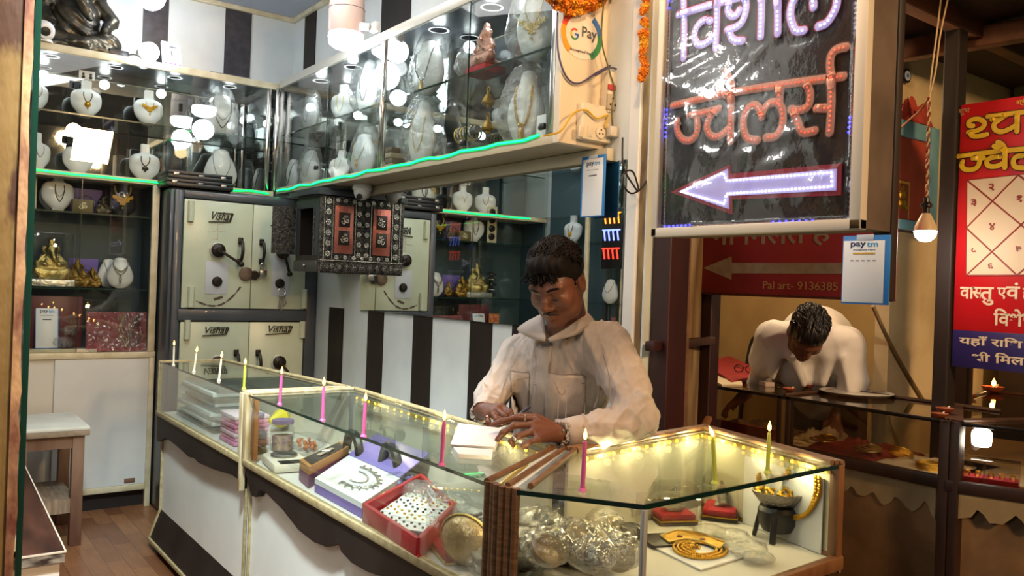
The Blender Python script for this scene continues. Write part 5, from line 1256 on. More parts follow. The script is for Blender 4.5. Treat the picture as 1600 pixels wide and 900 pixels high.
# second counter, turned
Q = [(3.225, 1.545), (3.40, 1.10), (4.65, 1.30), (4.52, 1.96), (3.70, 1.79)]
t = thing('stall_counter', 'turned glass counter of the next stall with lit lamp and acrylic boxes inside', 'glass counter', (3.8, 1.45, -.3), 'glass counters of the next stall')
def cq(q, d):
    c = Vector((3.85, 1.5)); v = (c - Vector(q)).normalized() * d; return (q[0] + v.x, q[1] + v.y)
m = MB(); m.prism([v3(cq(q, .03), -.3) for q in Q], (0, 0, NB + .28)); m.build('base_panel', MARB, t, smooth=False)
m = MB(); m.prism([v3(cq(q, .01), NB - .02) for q in Q], (0, 0, .02)); m.build('case_floor', mat('stall_lining', '#c9b48e', .7), t)
m = MB(); m.prism([v3(q, NT - .006) for q in Q], (0, 0, .006)); m.build('top_glass', SGL, t, smooth=False)
pane(Q[0], Q[1], NB + .012, NT - .006, .004, 'front_glass', SGL, t)
m = MB(); m.bar(v3(Q[0], NB - .012), v3(Q[1], NB - .012), .03, .045, .004); m.build('sill', DT, t)
m = MB(); m.bar(v3(Q[0], NT - .006), v3(Q[1], NT - .006), .01, .014, .002); m.build('front_edge', mat('dark_glass_edge', '#17110e', .25), t)
for a, b in ((Q[4], Q[3]), (Q[3], Q[2]), (Q[0], Q[4])):
    m = MB(); m.tube([v3(a, NT + .003), v3(b, NT + .003)], .010, 8); m.build('top_moulding', BT, t)
m = MB(); m.tube([v3(Q[0], NT + .004), v3((4.2, 1.18), NT + .004)], .007, 8); m.build('glass_joint', BT, t)
m = MB(); m.box((NX - .035, 1.535, -.3), (NX + .02, 1.572, NT + .003), .003).box((NX - .03, 1.50, -.3), (NX + .02, 1.533, NT + .003), .003); m.build('corner_post', DT, t)
m = MB(); m.prism([(NX - .02, 1.49, NT + .003), (NX - .02, 1.58, NT + .003), (3.72, 1.80, NT + .003), (3.72, 1.72, NT + .003)], (0, 0, .006)); m.build('corner_cap', BT, t)
for i in range(1):
    A = Vector((Q[0][0], Q[0][1], NB - .035)); B = Vector((Q[1][0], Q[1][1], NB - .035)); n_ = 22; rnd = random.Random(9)
    top = [A.lerp(B, .06 + .94 * k / n_) + Vector((-.004, 0, 0)) for k in range(n_ + 1)]; lo_ = [p - Vector((0, 0, .07 + .02 * math.sin(k * 1.1) + rnd.uniform(0, .02))) for k, p in enumerate(top)]
    m = MB(); m.prism(top + lo_[::-1], (-.003, 0, 0)); m.build('torn_valance', RAG, t, smooth=False)
# on and in the stall counters
DIYA = mat('terracotta', '#9c4a28', .6, noise='#7d3a20', scale=20)
def diya(px, py, label, lit=False, s=1.0, z=NT):
    p = onz(px, py, z + .001); t = thing('clay_lamp', label, 'clay lamp', p, 'small clay lamps on the stall counters')
    m = MB(); m.lathe([(.014 * s, 0), (.026 * s, .008 * s), (.031 * s, .018 * s), (.027 * s, .018 * s), (.02 * s, .010 * s), (0, .008 * s)], 16, p); m.build('bowl', DIYA, t)
    m = MB(); m.tube([p + Vector((.02 * s, 0, .014 * s)), p + Vector((.034 * s, 0, .021 * s))], .003 * s, 6); m.build('wick', mat('cotton_wick', '#cfc0a4', .8), t)
    if lit:
        m = MB(); q = p + Vector((.01, 0, .018 * s)); m.tube([q, q + Vector((0, 0, .01)), q + Vector((0, 0, .022)), q + Vector((0, 0, .04))], [.004, .011, .009, .001], 10); m.build('flame', FLAME, t); l = point('lamp_flame_light', (0, 0, .06), .5, .01, (1, .55, .2)); l.parent = t
diya(1233, 612, 'small clay lamp on the stall glass right of the matchbox'); diya(1262, 606, 'small clay lamp on the stall glass below the bending person'); diya(1299, 602, 'dark clay lamp at the back edge beside the foil plate')
diya(1476, 645, 'clay lamp on the stall corner post, nearer the back', s=1.1, z=.962); diya(1468, 653, 'clay lamp on the front of the stall corner post', s=1.0, z=.962); diya(1488, 627, 'unlit clay lamp at the foot of the dark stall post', s=1.1); diya(1515, 622, 'unlit clay lamp left of the burning one'); diya(1551, 613, 'burning clay lamp on the turned stall counter', True, 1.7)
p = onz(1338, 617, NT + .002); t = thing('plate', 'silver foil plate lying on the stall glass', 'plate', p)
m = MB(); m.lathe([(.11, 0), (.15, .006), (.165, .016), (.16, .017), (.14, .009), (0, .004)], 28, p); m.build('dish', mat('foil', '#d2ccc0', .35, .45, bump=.6, bscale=30), t)
p = onz(1198, 603, NT + .001); t = thing('matchbox', 'white matchbox on the stall glass', 'matchbox', p); M = Matrix.Translation(p) @ Matrix.Rotation(R(62), 4, 'Z')
m = MB(); m.box((-.036, -.024, 0), (.036, .024, .022), .001, M); m.build('sleeve', mat('pale_pink_card', '#d7c4b8', .6), t)
m = MB(); m.box((-.034, -.0242, .004), (.034, -.0238, .018), 0, M); m.build('label_patch', mat('brown_label', '#7b4a3a', .6), t)
a, b, c_, d_ = [onz(x, y, NT + .004) for x, y in ((1096, 571), (1143, 600), (1200, 590), (1140, 560))]
m = MB(); m.prism([a, b, c_, d_], (0, 0, .018)); o = m.build('red_cloth_pad', mat('red_cloth', '#b33038', .7, noise='#8c2a2c', scale=24), None, smooth=False); tag(o, 'red folded cloth at the left end of the stall counter', 'cloth')
m = MB(); pp = [onz(x, y, NT + .002) for x, y in ((1090, 588), (1128, 604), (1160, 604), (1158, 596), (1130, 594), (1100, 580))]; m.prism(pp, (0, 0, .01)); o = m.build('white_cloth', mat('cream_cloth', '#ddd0b4', .8, bump=.3, bscale=40), None, smooth=False); tag(o, 'white paper cloth under the red pad on the stall counter', 'cloth')
p = onz(1163, 582, NT + .026); t = thing('spectacles', 'dark framed spectacles lying on the red folded cloth', 'spectacles', p)
M = frame_mat(p, (.3, -.95, 0), (0, 0, 1))
for s_ in (-1, 1):
    m = MB(); m.torus(M @ Vector((s_ * .032, .02, 0)), .025, .0028, 20, 6, M.to_3x3().to_4x4() @ Matrix.Diagonal((1, .8, 1, 1))); m.build('rim', BLACK, t)
    m = MB(); m.tube([M @ Vector((s_ * .057, .025, 0)), M @ Vector((s_ * .06, .022, -.06)), M @ Vector((s_ * .055, .008, -.12))], .0022, 6); m.build('temple_arm', BLACK, t)
m = MB(); m.tube([M @ Vector((-.008, .026, 0)), M @ Vector((.008, .026, 0))], .0025, 6); m.build('bridge', BLACK, t)
# goods inside the long stall counter
rnd = random.Random(12)
GOODC = [('#8f2f2c', 'red'), ('#b9a27a', 'beige'), ('#6e5a48', 'brown'), ('#c4b49a', 'cream'), ('#9a3a34', 'dark red')]
def crumple(c, sx, sy, h, seed, mt, name, n_=14):
    rn = random.Random(seed); ph = [rn.uniform(0, 6.28) for _ in range(8)]; g = []
    for i in range(n_ + 1):
        row = []
        for j in range(n_ + 1):
            u = i / n_ * 2 - 1; v = j / n_ * 2 - 1; e = max(0, 1 - max(abs(u), abs(v)) ** 3)
            z = h * e * (.45 + .3 * math.sin(u * 5 + ph[0]) * math.cos(v * 6 + ph[1]) + .2 * math.sin(u * 11 + v * 9 + ph[2])) + .003
            row.append((c[0] + u * sx * (1 + .1 * math.sin(v * 7 + ph[3])), c[1] + v * sy * (1 + .1 * math.sin(u * 6 + ph[4])), c[2] + max(z, .002)))
        g.append(row)
    m = MB(); m.grid(g); o = m.build(name, mt, None); s_ = o.modifiers.new('thick', 'SOLIDIFY'); s_.thickness = .002; return o
o = crumple((3.48, 2.05, NB), .2, .18, .06, 1, mat('red_goods_cloth', '#9a3530', .7, noise='#7d2a26', scale=14), 'red_cloth'); tag(o, 'red cloth spread under trinkets in the middle of the stall case', 'cloth')
o = crumple((3.5, 2.62, NB), .18, .16, .07, 2, mat('brown_goods_cloth', '#6b5340', .7, noise='#8a6f55', scale=10), 'brown_cloth'); tag(o, 'brown cloth bundle at the left end of the stall case', 'cloth')
o = crumple((3.45, 1.75, NB), .18, .14, .03, 3, mat('white_goods_paper', '#d2c3a8', .7), 'paper_sheet'); tag(o, 'crumpled white paper near the right end of the stall case', 'paper')
o = crumple((3.58, 2.28, NB), .12, .10, .08, 4, mat('cream_goods_bag', '#b9a988', .7, noise='#8d7b60', scale=12), 'cloth_bag'); tag(o, 'beige bundle behind the red cloth in the stall case', 'cloth')
a = MB(); a.bar((NX + .08, 2.75, NB + .03), (NX + .08, 2.34, NB + .03), .02, .05, .004); o = a.build('red_tray_edge', mat('red_goods_cloth', '#9a3530'), None); tag(o, 'long red tray rim behind the left stall pane', 'tray')
def bangle(c, r, n_, label, mt, tilt=0):
    M = Matrix.Rotation(R(tilt), 4, 'Y')
    for k in range(n_):
        m = MB(); m.torus(Vector(c) + M @ Vector((0, 0, .004 + .0065 * k)), r, .0032, 30, 6, M); o = m.build('bangle', mt, None); tag(o, label[k], 'bangle', 'gold bangles in the stall case')
ords = ['lowest', 'second lowest', 'middle', 'second highest', 'topmost']
bangle((3.36, 1.68, NB + .004), .045, 5, ['%s gold bangle of the stack beside the stall corner post' % w for w in ords], GOLD)
bangle((3.42, 1.83, NB + .03), .048, 4, ['%s gold bangle of the tilted stack left of the corner stack' % w for w in ('lowest', 'second', 'third', 'topmost')], GOLD, 24)
for k, (x, y, mt_, lab) in enumerate(((3.34, 2.15, GOLD, 'gold chain coiled on the red cloth in the stall'), (3.36, 1.95, GOLDP, 'pale gold chain coiled on paper in the stall case'))):
    m = MB()
    for q in range(4): m.torus((x + .01 * q, y - .008 * q, NB + .05 - .012 * k + .004 * q), .05 - .008 * q, .004, 26, 5, Matrix.Rotation(.1 * q, 4, 'X'))
    o = m.build('chain', mt_, None); tag(o, lab, 'chain')
# LED bulb inside the turned counter
p = onplane(1534, 683, (3.42, 1.36, 0), (.93, .36, 0)); t = thing('led_bulb', 'glowing white LED bulb inside the turned stall counter', 'light bulb', p)
m = MB(); m.lathe([(.0, .036), (.022, .033), (.034, .02), (.036, 0), (.033, -.03), (.024, -.036), (0, -.037)], 24, p); m.build('globe', BULB, t); l = point('bulb_light', (-.06, -.02, 0), .8, .03, COOL); l.parent = t
m = MB(); m.cyl(p + Vector((.02, .02, -.02)), p + Vector((.06, .05, -.05)), .016, 14); m.build('base', WHITEP, t)
ACR = glass('acrylic', '#f2f2f2', f0=.05)
for (px, py, lab) in ((1512, 722, 'left acrylic ring box with red base in the turned stall counter'), (1566, 724, 'right acrylic ring box with red base in the turned stall counter')):
    p = onplane(px, py, (3.38, 1.34, 0), (.93, .36, 0)); p.z = NB + .001; t = thing('ring_box', lab, 'box', p, 'acrylic ring boxes'); M = frame_mat(p, (.365, -.93, 0), (-.93, -.365, 0))
    M = Matrix.Translation(p) @ Matrix.Rotation(R(-68), 4, 'Z')
    m = MB(); m.box((-.055, -.04, 0), (.055, .04, .026), .004, M); bs = m.build('velvet_base', REDV, t)
    m = MB(); m.box((-.06, -.045, 0), (.06, .045, .092), .002, M); m.build('cover', ACR, t)
    for k in range(6):
        m = MB(); m.torus(M @ Vector((-.035 + .035 * (k % 3), -.015 + .03 * (k // 3), .034)), .009, .0022, 16, 6, M.to_3x3().to_4x4() @ Matrix.Rotation(R(90), 4, 'X')); m.build('ring', GOLD, bs)
# hanging bulb in front of the dark post
p = onx(1446, 361, 3.3); dep = (p - CAM).dot(FW); s_ = dep / F_PX
t = thing('hanging_bulb', 'hanging bulb with glowing lower half on a twisted cord', 'light bulb', p)
m = MB(); m.lathe([(0, -17 * s_), (8 * s_, -15.5 * s_), (14.5 * s_, -9.5 * s_), (17 * s_, 0)], 24, p); m.build('diffuser', BULB, t)
m = MB(); m.lathe([(17 * s_, 0), (15.5 * s_, 8 * s_), (9 * s_, 22 * s_), (6.5 * s_, 27 * s_), (5 * s_, 28 * s_)], 24, p); m.build('housing', mat('cream_bulb_body', '#d9c3a0', .4), t)
m = MB(); m.lathe([(5.5 * s_, 27 * s_), (5.5 * s_, 36 * s_), (9 * s_, 38 * s_), (9 * s_, 42 * s_), (5 * s_, 45 * s_), (4.5 * s_, 52 * s_), (1, 54 * s_)] if False else [(5.5 * s_, 27 * s_), (5.5 * s_, 36 * s_), (9 * s_, 38 * s_), (9 * s_, 42 * s_), (5 * s_, 45 * s_), (4.5 * s_, 52 * s_), (1 * s_, 54 * s_)], 18, p); m.build('socket', BLACK, t)
l = point('bulb_light', (0, 0, -.07), 4.5, .035, (1, .84, .62)); l.parent = t
top = onx(1452, 152, 3.3); lo_ = p + Vector((0, 0, 53 * s_))
for ph, mt_ in ((0, 'red_cord'), (math.pi, 'cream_cord')):
    P = []
    for i in range(80):
        u = i / 79; c = lo_.lerp(top, u); a = u * 60 + ph; P.append(c + RT * (.0042 * math.cos(a)) + FW * (.0042 * math.sin(a)))
    m = MB(); m.tube(P, .0035, 5); m.build('twisted_cord', mat(mt_, '#8f3a26' if ph == 0 else '#cdb48a', .6), t)
for xa, xb_ in ((1474, 0), (1488, 6)):
    m = MB(); m.tube(smoothpath([top, onx(1456 + xb_, 110, 3.3), onx(1464 + xb_, 50, 3.3), onx(xa, -30, 3.3)], 5), .0032, 5); m.build('flex', mat('cream_cord', '#cdb48a', .6), t)
wire('orange brown cord running left from the bulb cord', [top, onx(1438, 172, 3.32), onx(1420, 188, 3.4), onx(1395, 212, 3.5)], .004, mat('orange_cord', '#a4643a', .6))
m = MB(); m.tube(smoothpath([onx(1360, 470, 3.79), onx(1385, 525, 3.79), onx(1410, 572, 3.79), onx(1443, 622, 3.79)], 5), .012, 6)
P = [ony(x, y, 2.09) for x, y in ((1364, 478), (1385, 525), (1410, 572), (1442, 625))]; m.bm.clear(); m.tube(smoothpath(P, 5), .010, 6); o = m.build('cable', mat('brown_cable', '#7d6440', .6), None); tag(o, 'brown cable running diagonally down the cream stall wall', 'cable')
P = [onx(x, y, 4.9) for x, y in ((1620, 73), (1570, 78), (1546, 86), (1535, 120), (1524, 162))]
wire('thin black wire drooping across the teal wall', [q + Vector((-.02, 0, 0)) for q in P], .005, BW)
# shrine frame on the cream wall
def HP(x, y, d=0): return ony(x, y, 2.095 - d)
t = thing('shrine', 'blue framed wall shrine with red panel and golden picture tile', 'shrine', HP(1420, 358))
a = HP(1360, 356); b = HP(1440, 206)
BLU = mat('sky_blue_paint', '#6f9fae', .55, noise='#5d8c9c', scale=6)
m = MB(); m.box((a.x, 2.025, a.z), (b.x, 2.10, b.z)); m.build('back_box', mat('dark_shrine_side', '#3a2c22', .7), t)
m = MB(); x2 = b.x; wv_ = .075
m.box((x2 - wv_, 2.005, a.z), (x2, 2.027, b.z), .003).box((a.x, 2.005, b.z - wv_), (x2 - wv_, 2.027, b.z), .003).box((a.x, 2.005, a.z), (x2 - wv_, 2.027, a.z + .045), .003); m.build('frame', BLU, t)
m = MB(); m.box((a.x, 2.017, a.z + .045), (x2 - wv_, 2.023, b.z - wv_)); m.build('red_panel', mat('brick_red_panel', '#a8402c', .6, noise='#963826', scale=8), t)
a2 = HP(1399, 345, .085); b2 = HP(1423, 285, .085)
m = MB(); m.box((a2.x - .05, 2.013, a2.z), (b2.x, 2.0175, b2.z)); tl = m.build('picture_tile', mat('tile_border', '#c08a30', .5), t)
m = MB(); m.box((a2.x - .04, 2.0115, a2.z + .012), (b2.x - .012, 2.0135, b2.z - .012)); m.build('tile_field', mat('tile_red', '#7d2f1c', .5), tl)
c = HP(1410, 308, .086); m = MB()
m.ball(c + Vector((0, 0, .012)), .026, 12, 8, (1, .3, 1)).ball(c + Vector((0, 0, -.03)), .034, 12, 8, (1.1, .3, .7)).ball(c + Vector((-.03, 0, -.045)), .02, 10, 6, (1.3, .3, .6)).ball(c + Vector((.03, 0, -.045)), .02, 10, 6, (1.3, .3, .6)).ball(c + Vector((0, 0, .04)), .014, 10, 6, (1, .3, 1.3)); m.build('gilt_figure', GOLD, tl)
o = crumple((HP(1412, 200).x, 2.06, b.z + .0), .14, .05, .16, 8, mat('red_draped_cloth', '#a83a2e', .8, noise='#8c2e24', scale=8, bump=.3), 'red_bundle'); tag(o, 'red cloth bundle lying on top of the blue shrine', 'cloth')
c = HP(1414, 119, .005); t = thing('wall_disc', 'small round blue and white disc hung high on the cream wall', 'ornament', c); MX = Matrix.Translation(c) @ Matrix.Rotation(R(90), 4, 'X')
m = MB(); m.lathe([(.034, 0), (.034, .012)], 20, M=MX); m.build('rim', BLACK, t)
m = MB(); m.lathe([(.024, .0125), (.024, .014)], 18, M=MX); m.build('face', mat('blue_white_disc', '#b9c6dc', .4), t)
m = MB(); m.lathe([(.011, .0142), (.011, .0155)], 14, M=MX); m.build('centre', mat('blue_centre', '#4a6fb5', .4), t)
# chair and bolster behind the stall counter
t = thing('metal_chair', 'dark metal chair behind the stall counter at the left', 'chair', (4.7, 3.5, -.3))
for s_ in (-1, 1):
    m = MB(); m.tube(smoothpath([(4.75, 3.5 + s_ * .22, -.3), (4.78, 3.5 + s_ * .22, .5), (4.85, 3.5 + s_ * .2, 1.05), (4.86, 3.5 + s_ * .12, 1.10)], 6), .016, 8); m.build('leg', BLACK, t)
m = MB(); m.tube([(4.86, 3.38, 1.10), (4.86, 3.62, 1.10)], .016, 8); m.build('top_rail', BLACK, t)
m = MB(); m.box((4.82, 3.3, .78), (4.84, 3.7, 1.04), .01); m.build('backrest', mat('dark_chair_panel', '#241a17', .6), t)
m = MB(); m.box((4.4, 3.28, .48), (4.82, 3.72, .52), .01); m.build('seat', mat('dark_chair_panel', '#241a17', .6), t)
o = MB().ball((4.45, 2.30, .98), .2, 18, 12, (.7, .6, .7)).build('bolster', mat('cream_cloth_bolster', '#cbbd98', .8, bump=.2, bscale=20), None); tag(o, 'cream bolster behind the bending person at his left side'.replace('his left side', 'the right'), 'cushion')
# ------------------------------------------------------------------ necklace busts
def bust_body(kind):
    f = SDF((-.13, -.09, -.01), (.13, .09, .34), .0048)
    if kind == 'neck':      # heart shaped chest, narrow tall neck block
        f.egg((0, 0, .105), (.098, .036, .085), .02); f.limb((-.055, .004, .145), (.055, .004, .145), .034, .034, .03); f.egg((0, -.004, .05), (.05, .03, .05), .03)
        f.rbox((0, .006, .20), (.030, .020, .055), .008, .012)
    elif kind == 'wide':    # rounded shoulders, short neck
        f.egg((0, 0, .10), (.112, .045, .105), .02); f.egg((0, .004, .18), (.075, .045, .08), .05); f.egg((0, .006, .255), (.05, .036, .02), .03)
    else:                   # bib: long tapering front
        f.egg((0, 0, .13), (.085, .034, .12), .02); f.limb((0, .01, .2), (0, .016, .285), .045, .034, .03); f.egg((0, 0, .05), (.05, .03, .05), .03)
    f.rbox((0, .012, .008), (.035, .03, .008), .004, .006)
    return f.mesh('bust')
BODY = {k: bust_body(k) for k in ('neck', 'wide', 'bib')}
TREE = {k: BVHTree.FromPolygons([v.co.copy() for v in me.vertices], [tuple(p.vertices) for p in me.polygons]) for k, me in BODY.items()}
NECKH = {'neck': (.026, .165), 'wide': (.055, .235), 'bib': (.036, .245)}
def front(kind, x, z, off=.003):
    h = TREE[kind].ray_cast(Vector((x, -1, z)), Vector((0, 1, 0)))
    return (h[0] + Vector((0, -off, 0))) if h[0] is not None else Vector((x, 0.0, z))
def ucurve(kind, drop, spread=1.0, n_=26):
    """a chain round the neck falling to height drop"""
    nx, nz = NECKH[kind]; P = []
    for i in range(n_ + 1):
        u = i / n_ * 2 - 1; x = nx * u * (1 + .9 * spread * (1 - abs(u)) * abs(u) * 2); z = drop + (nz - drop) * abs(u) ** 1.7; P.append(front(kind, x, z))
    return P
def bead_chain(P, r, step, mt, name, par, strand=True):
    m = MB()
    if strand: m.tube(P, r * .6, 6)
    for p in along(P, step): m.ball(p, r, 6, 5)
    return m.build(name, mt, par)
def pendant(style, c, mt, par, s=1.0):
    m = MB(); c = Vector(c)
    if style == 'round':
        for k in range(10): a = k * .6283; m.ball(c + Vector((.016 * s * math.cos(a), -.002, .016 * s * math.sin(a))), .0058 * s, 8, 6)
        m.ball(c + Vector((0, -.004, 0)), .011 * s, 10, 8, (1, .5, 1)); m.ball(c + Vector((0, -.002, -.028 * s)), .005 * s, 8, 6)
    elif style == 'bib':
        for k in range(-5, 6):
            n2 = 4 - abs(k) // 2
            for j in range(n2): m.ball(c + Vector((k * .0085 * s, -.002, -abs(k) * -.0035 * s - j * .0085 * s)), .0052 * s, 8, 6, (1, .6, 1))
        m.ball(c + Vector((0, -.004, -.042 * s)), .006 * s, 8, 6)
    elif style == 'heart':
        for sx_ in (-1, 1): m.ball(c + Vector((sx_ * .008 * s, -.002, 0)), .010 * s, 10, 8, (1, .5, 1))
        m.tube([c + Vector((0, -.002, -.002)), c + Vector((0, -.002, -.024 * s))], [.012 * s, .001], 8)
    else:
        m.tube([c, c + Vector((0, -.002, -.02 * s)), c + Vector((0, -.002, -.04 * s)), c + Vector((0, -.002, -.052 * s))], [.003 * s, .009 * s, .006 * s, .001], 10); m.ball(c + Vector((0, -.003, -.002)), .007 * s, 8, 6)
    return m.build('pendant', mt, par)
DARKM = mat('dark_antique_metal', '#4a463f', .35, .8)
def bag_mesh(seed, kind):
    rn = np.random.RandomState(seed); f = SDF((-.2, -.14, -.02), (.2, .14, .40), .0105)
    f.egg((0, 0, .12), (.135, .07, .135), .03); f.egg((0, .01, .25), (.08, .055, .10), .06)
    if kind == 'bib': f.egg((0, 0, .2), (.1, .06, .13), .04)
    k1 = rn.normal(0, 34, (6, 3)); ph = rn.rand(6) * 6
    def disp(V, N):
        d = sum(np.abs(np.sin(V @ k1[i] + ph[i])) for i in range(6)) / 6
        return (d - .6) * .020
    me = f.mesh('bag', disp); 
    for v in me.vertices: v.co.z = max(v.co.z, .001)
    return me
BAGS = [bag_mesh(i, k) for i, k in ((1, 'wide'), (2, 'bib'), (3, 'wide'))]
def bust(label, kind, p, rz, h, group, chains=(), pend=None, body=BUSTW, bag=None, tilt=0.0, hide=None):
    """p foot point; chains: (drop fraction, radius, step, material)"""
    t = thing('necklace_bust', label, 'bust', (0, 0, 0), group)
    me = BODY[kind].copy(); o = obj_from(me, 'body', body, t)
    for dr, r, stp, mt_ in chains: bead_chain(ucurve(kind, dr), r, stp, mt_, 'necklace', t)
    if pend:
        st, z, mt_, s = pend; pendant(st, front(kind, 0, z, .004), mt_, t, s)
    if bag is not None:
        bo = obj_from(BAGS[bag].copy(), 'plastic_bag', WRAP, t)
    t.location = p; ORI[t.name] = Vector(p); t.rotation_euler = (R(-tilt), 0, rz); s = h / .30; t.scale = (s, s, s)
    return t
def rowpt(px, plane, z):
    q = plane(px); return Vector((q.x, q.y, z))
G1 = 'necklace busts on the upper back wall shelves'; zb, zs = 1.963, 2.305
def LB(px, z, y=5.47): q = ony(px, 200, y); return Vector((q.x, y, z))
bust('white neck bust at the left edge of the upper shelf, half hidden by the jamb', 'neck', LB(52, zs), .5, .25, G1, [(.09, .003, .007, SILVER)])
bust('white neck bust on the upper shelf with a round gold medallion', 'neck', LB(133, zs), .1, .26, G1, [(.10, .0035, .008, DARKM)], ('round', .085, GOLD, 1.0))
bust('white neck bust on the upper shelf with a gold bib necklace', 'neck', LB(231, zs), .0, .26, G1, [(.12, .003, .007, GOLD)], ('bib', .125, GOLD, 1.1))
bust('large rounded white bust on the upper shelf wearing two dark chains', 'wide', LB(345, zs), -.1, .29, G1, [(.05, .004, .009, DARKM), (.10, .003, .008, SILVER)], bag=0)
bust('white neck bust at the left edge of the lower shelf beside the bright reflection', 'neck', LB(58, zb), .5, .26, G1, [(.09, .003, .007, SILVER)])
bust('white neck bust on the lower shelf with one thin pale chain', 'neck', LB(124, zb), .1, .26, G1, [(.12, .0022, .006, GOLDP)], ('drop', .115, GOLDP, .5))
bust('white neck bust on the lower shelf with a dark heart pendant', 'neck', LB(228, zb), -.1, .27, G1, [(.10, .0042, .009, DARKM)], ('heart', .085, DARKM, 1.2))
bust('large rounded white bust on the lower shelf with a thin dark chain', 'wide', LB(347, zb), -.1, .28, G1, [(.06, .0022, .006, DARKM)])
G2 = 'necklace busts in the lower glass cabinet'
bust('white neck bust with a plain dark chain above the glass idol case', 'neck', LB(94, 1.741, 5.45), .15, .27, G2, [(.06, .0035, .008, DARKM), (.09, .002, .006, SILVER)])
bust('white neck bust standing behind the first one on its shelf', 'neck', LB(84, 1.741, 5.53), .4, .22, G2, [(.09, .002, .006, SILVER)])
bust('black bust wearing a heavy gold necklace', 'wide', LB(195, 1.741, 5.44), -.1, .225, G2, [(.13, .008, .011, GOLDP)], ('bib', .125, GOLD, 1.6), BUSTK)
bust('black bust standing partly behind the gold necklace one', 'wide', LB(176, 1.741, 5.54), .3, .20, G2, [(.10, .003, .007, SILVER)], None, BUSTK)
bust('white bust with a broad silver collar, right on the middle glass shelf', 'wide', LB(196, 1.305, 5.43), -.1, .20, G2, [(.15, .009, .013, SILVER), (.12, .007, .011, SILVER)], ('drop', .11, SILVER, 1.4))
bust('white bust standing behind the silver collar one', 'wide', LB(178, 1.305, 5.53), .4, .19, G2, [(.12, .004, .009, SILVER)])
# earring cards on the tops of two busts, small clear bottle
for (px, z, w_) in ((133, 2.55, 'round medallion'), (124, 2.205, 'thin chain')):
    q = LB(px, z, 5.442); t = thing('earring_card', 'white earring card fixed to the neck of the %s bust' % w_, 'earring card', q)
    m = MB(); m.cbox(q, (.085, .003, .05), .001); m.build('card', PAPER, t)
    for s_ in (-1, 1): m = MB(); m.ball(q + Vector((s_ * .02, -.003, .005)), .008, 10, 6).ball(q + Vector((s_ * .02, -.003, -.012)), .010, 10, 6); m.build('earring', DARKM, t)
q = LB(296, zs, 5.50); t = thing('clear_bottle', 'slim clear bottle left of the large rounded bust', 'bottle', q)
m = MB(); m.lathe([(.026, 0), (.026, .12), (.02, .14), (.012, .15), (.012, .17)], 16, q); m.build('bottle', ACR, t)
m = MB(); m.lathe([(.014, .17), (.014, .215), (.01, .22)], 14, q); m.build('cap', mat('dark_cap', '#3b4048', .3), t)
# cards, boxes and idols in the lower cabinet
def hoopcard(px, z, label, w_=.17, h_=.15):
    q = LB(px, z, 5.53); t = thing('hoop_card', label, 'card', q, 'violet cards with hoops'); M = Matrix.Translation(q) @ Matrix.Rotation(R(8), 4, 'X')
    m = MB(); m.box((-w_ / 2, 0, 0), (w_ / 2, .004, h_), .001, M); m.build('card', PURPLE, t)
    m = MB(); m.torus(M @ Vector((0, -.006, .062)), .048, .004, 24, 6, Matrix.Rotation(R(90), 4, 'X'), (R(-25), R(205))); m.build('hoop', SILVER, t)
hoopcard(138, 1.741, 'violet card with silver hoop behind the wooden symbol box'); hoopcard(137, 1.305, 'violet card with silver hoop behind the gilt figurine', .16, .17)
q = LB(133, 1.741, 5.41); t = thing('symbol_box', 'small olive box with a gold sacred symbol', 'box', q)
m = MB(); m.box(q + Vector((-.055, -.03, 0)), q + Vector((.055, .03, .075)), .003); m.build('box', mat('olive_box', '#6b5c34', .5), t)
m = MB(); fit_text(m, '\u0950', frame_mat(q + Vector((-.024, -.0305, .018)), (1, 0, 0), (0, 0, 1)), .045, .04, .001, .01); m.build('symbol', mat('cream_symbol', '#e0d9b8', .4), t)
def idol_mesh(h=.006):
    f = SDF((-.09, -.07, -.005), (.09, .07, .2), h)
    f.rbox((0, 0, .012), (.06, .045, .012), .004, .006); f.egg((0, 0, .075), (.042, .034, .05), .02); f.egg((0, -.005, .138), (.026, .025, .028), .015); f.egg((0, 0, .172), (.016, .016, .022), .01)
    for s_ in (-1, 1):
        f.chain([(.02 * s_, 0, .04), (.062 * s_, -.02, .038), (.0, -.04, .03)], [.022, .02, .014], .015); f.chain([(.036 * s_, 0, .105), (.06 * s_, -.01, .075), (.03 * s_, -.035, .07)], [.014, .012, .010], .01); f.egg((.03 * s_, 0, .142), (.014, .006, .02), .008)
    f.chain([(0, -.025, .13), (.004, -.042, .10), (.016, -.042, .08)], [.011, .009, .006], .008)
    return f.mesh('idol', lambda V, N: .0014 * np.sin(V[:, 0] * 420) * np.sin(V[:, 2] * 380))
IDOL = idol_mesh()
def idol(p, rz, h, mt_, label, name='figurine', group=None, scale=None):
    o = obj_from(IDOL.copy(), name, mt_, None, (0, 0, 0)); s = h / .194; o.location = p; o.rotation_euler = (0, 0, rz); o.scale = scale or (s, s, s); tag(o, label, 'figurine', group); return o
OLDG = mat('old_gold', '#b08a3c', .35, .8, noise='#6e5424', scale=40, bump=.4, bscale=120)
idol(LB(165, 1.741, 5.42), 0, .10, mat('dark_bronze_idol', '#5a5140', .4, .6), 'small dark bronze figurine right of the wooden symbol box')
idol(LB(129, 1.305, 5.42), .1, .165, OLDG, 'gilt seated figurine right of the glass idol case'); idol(LB(153, 1.305, 5.47), -.2, .12, OLDG, 'smaller gilt figurine in front of the violet hoop card')
q = LB(87, 1.305, 5.43); t = thing('idol_case', 'clear case with a golden mother and child figurine on silver base', 'case', q)
m = MB(); m.box(q + Vector((-.12, -.06, 0)), q + Vector((.12, .06, .04)), .004); m.build('base', mat('silver_engraved_base', '#d8d8d0', .25, .8, bump=.6, bscale=60), t)
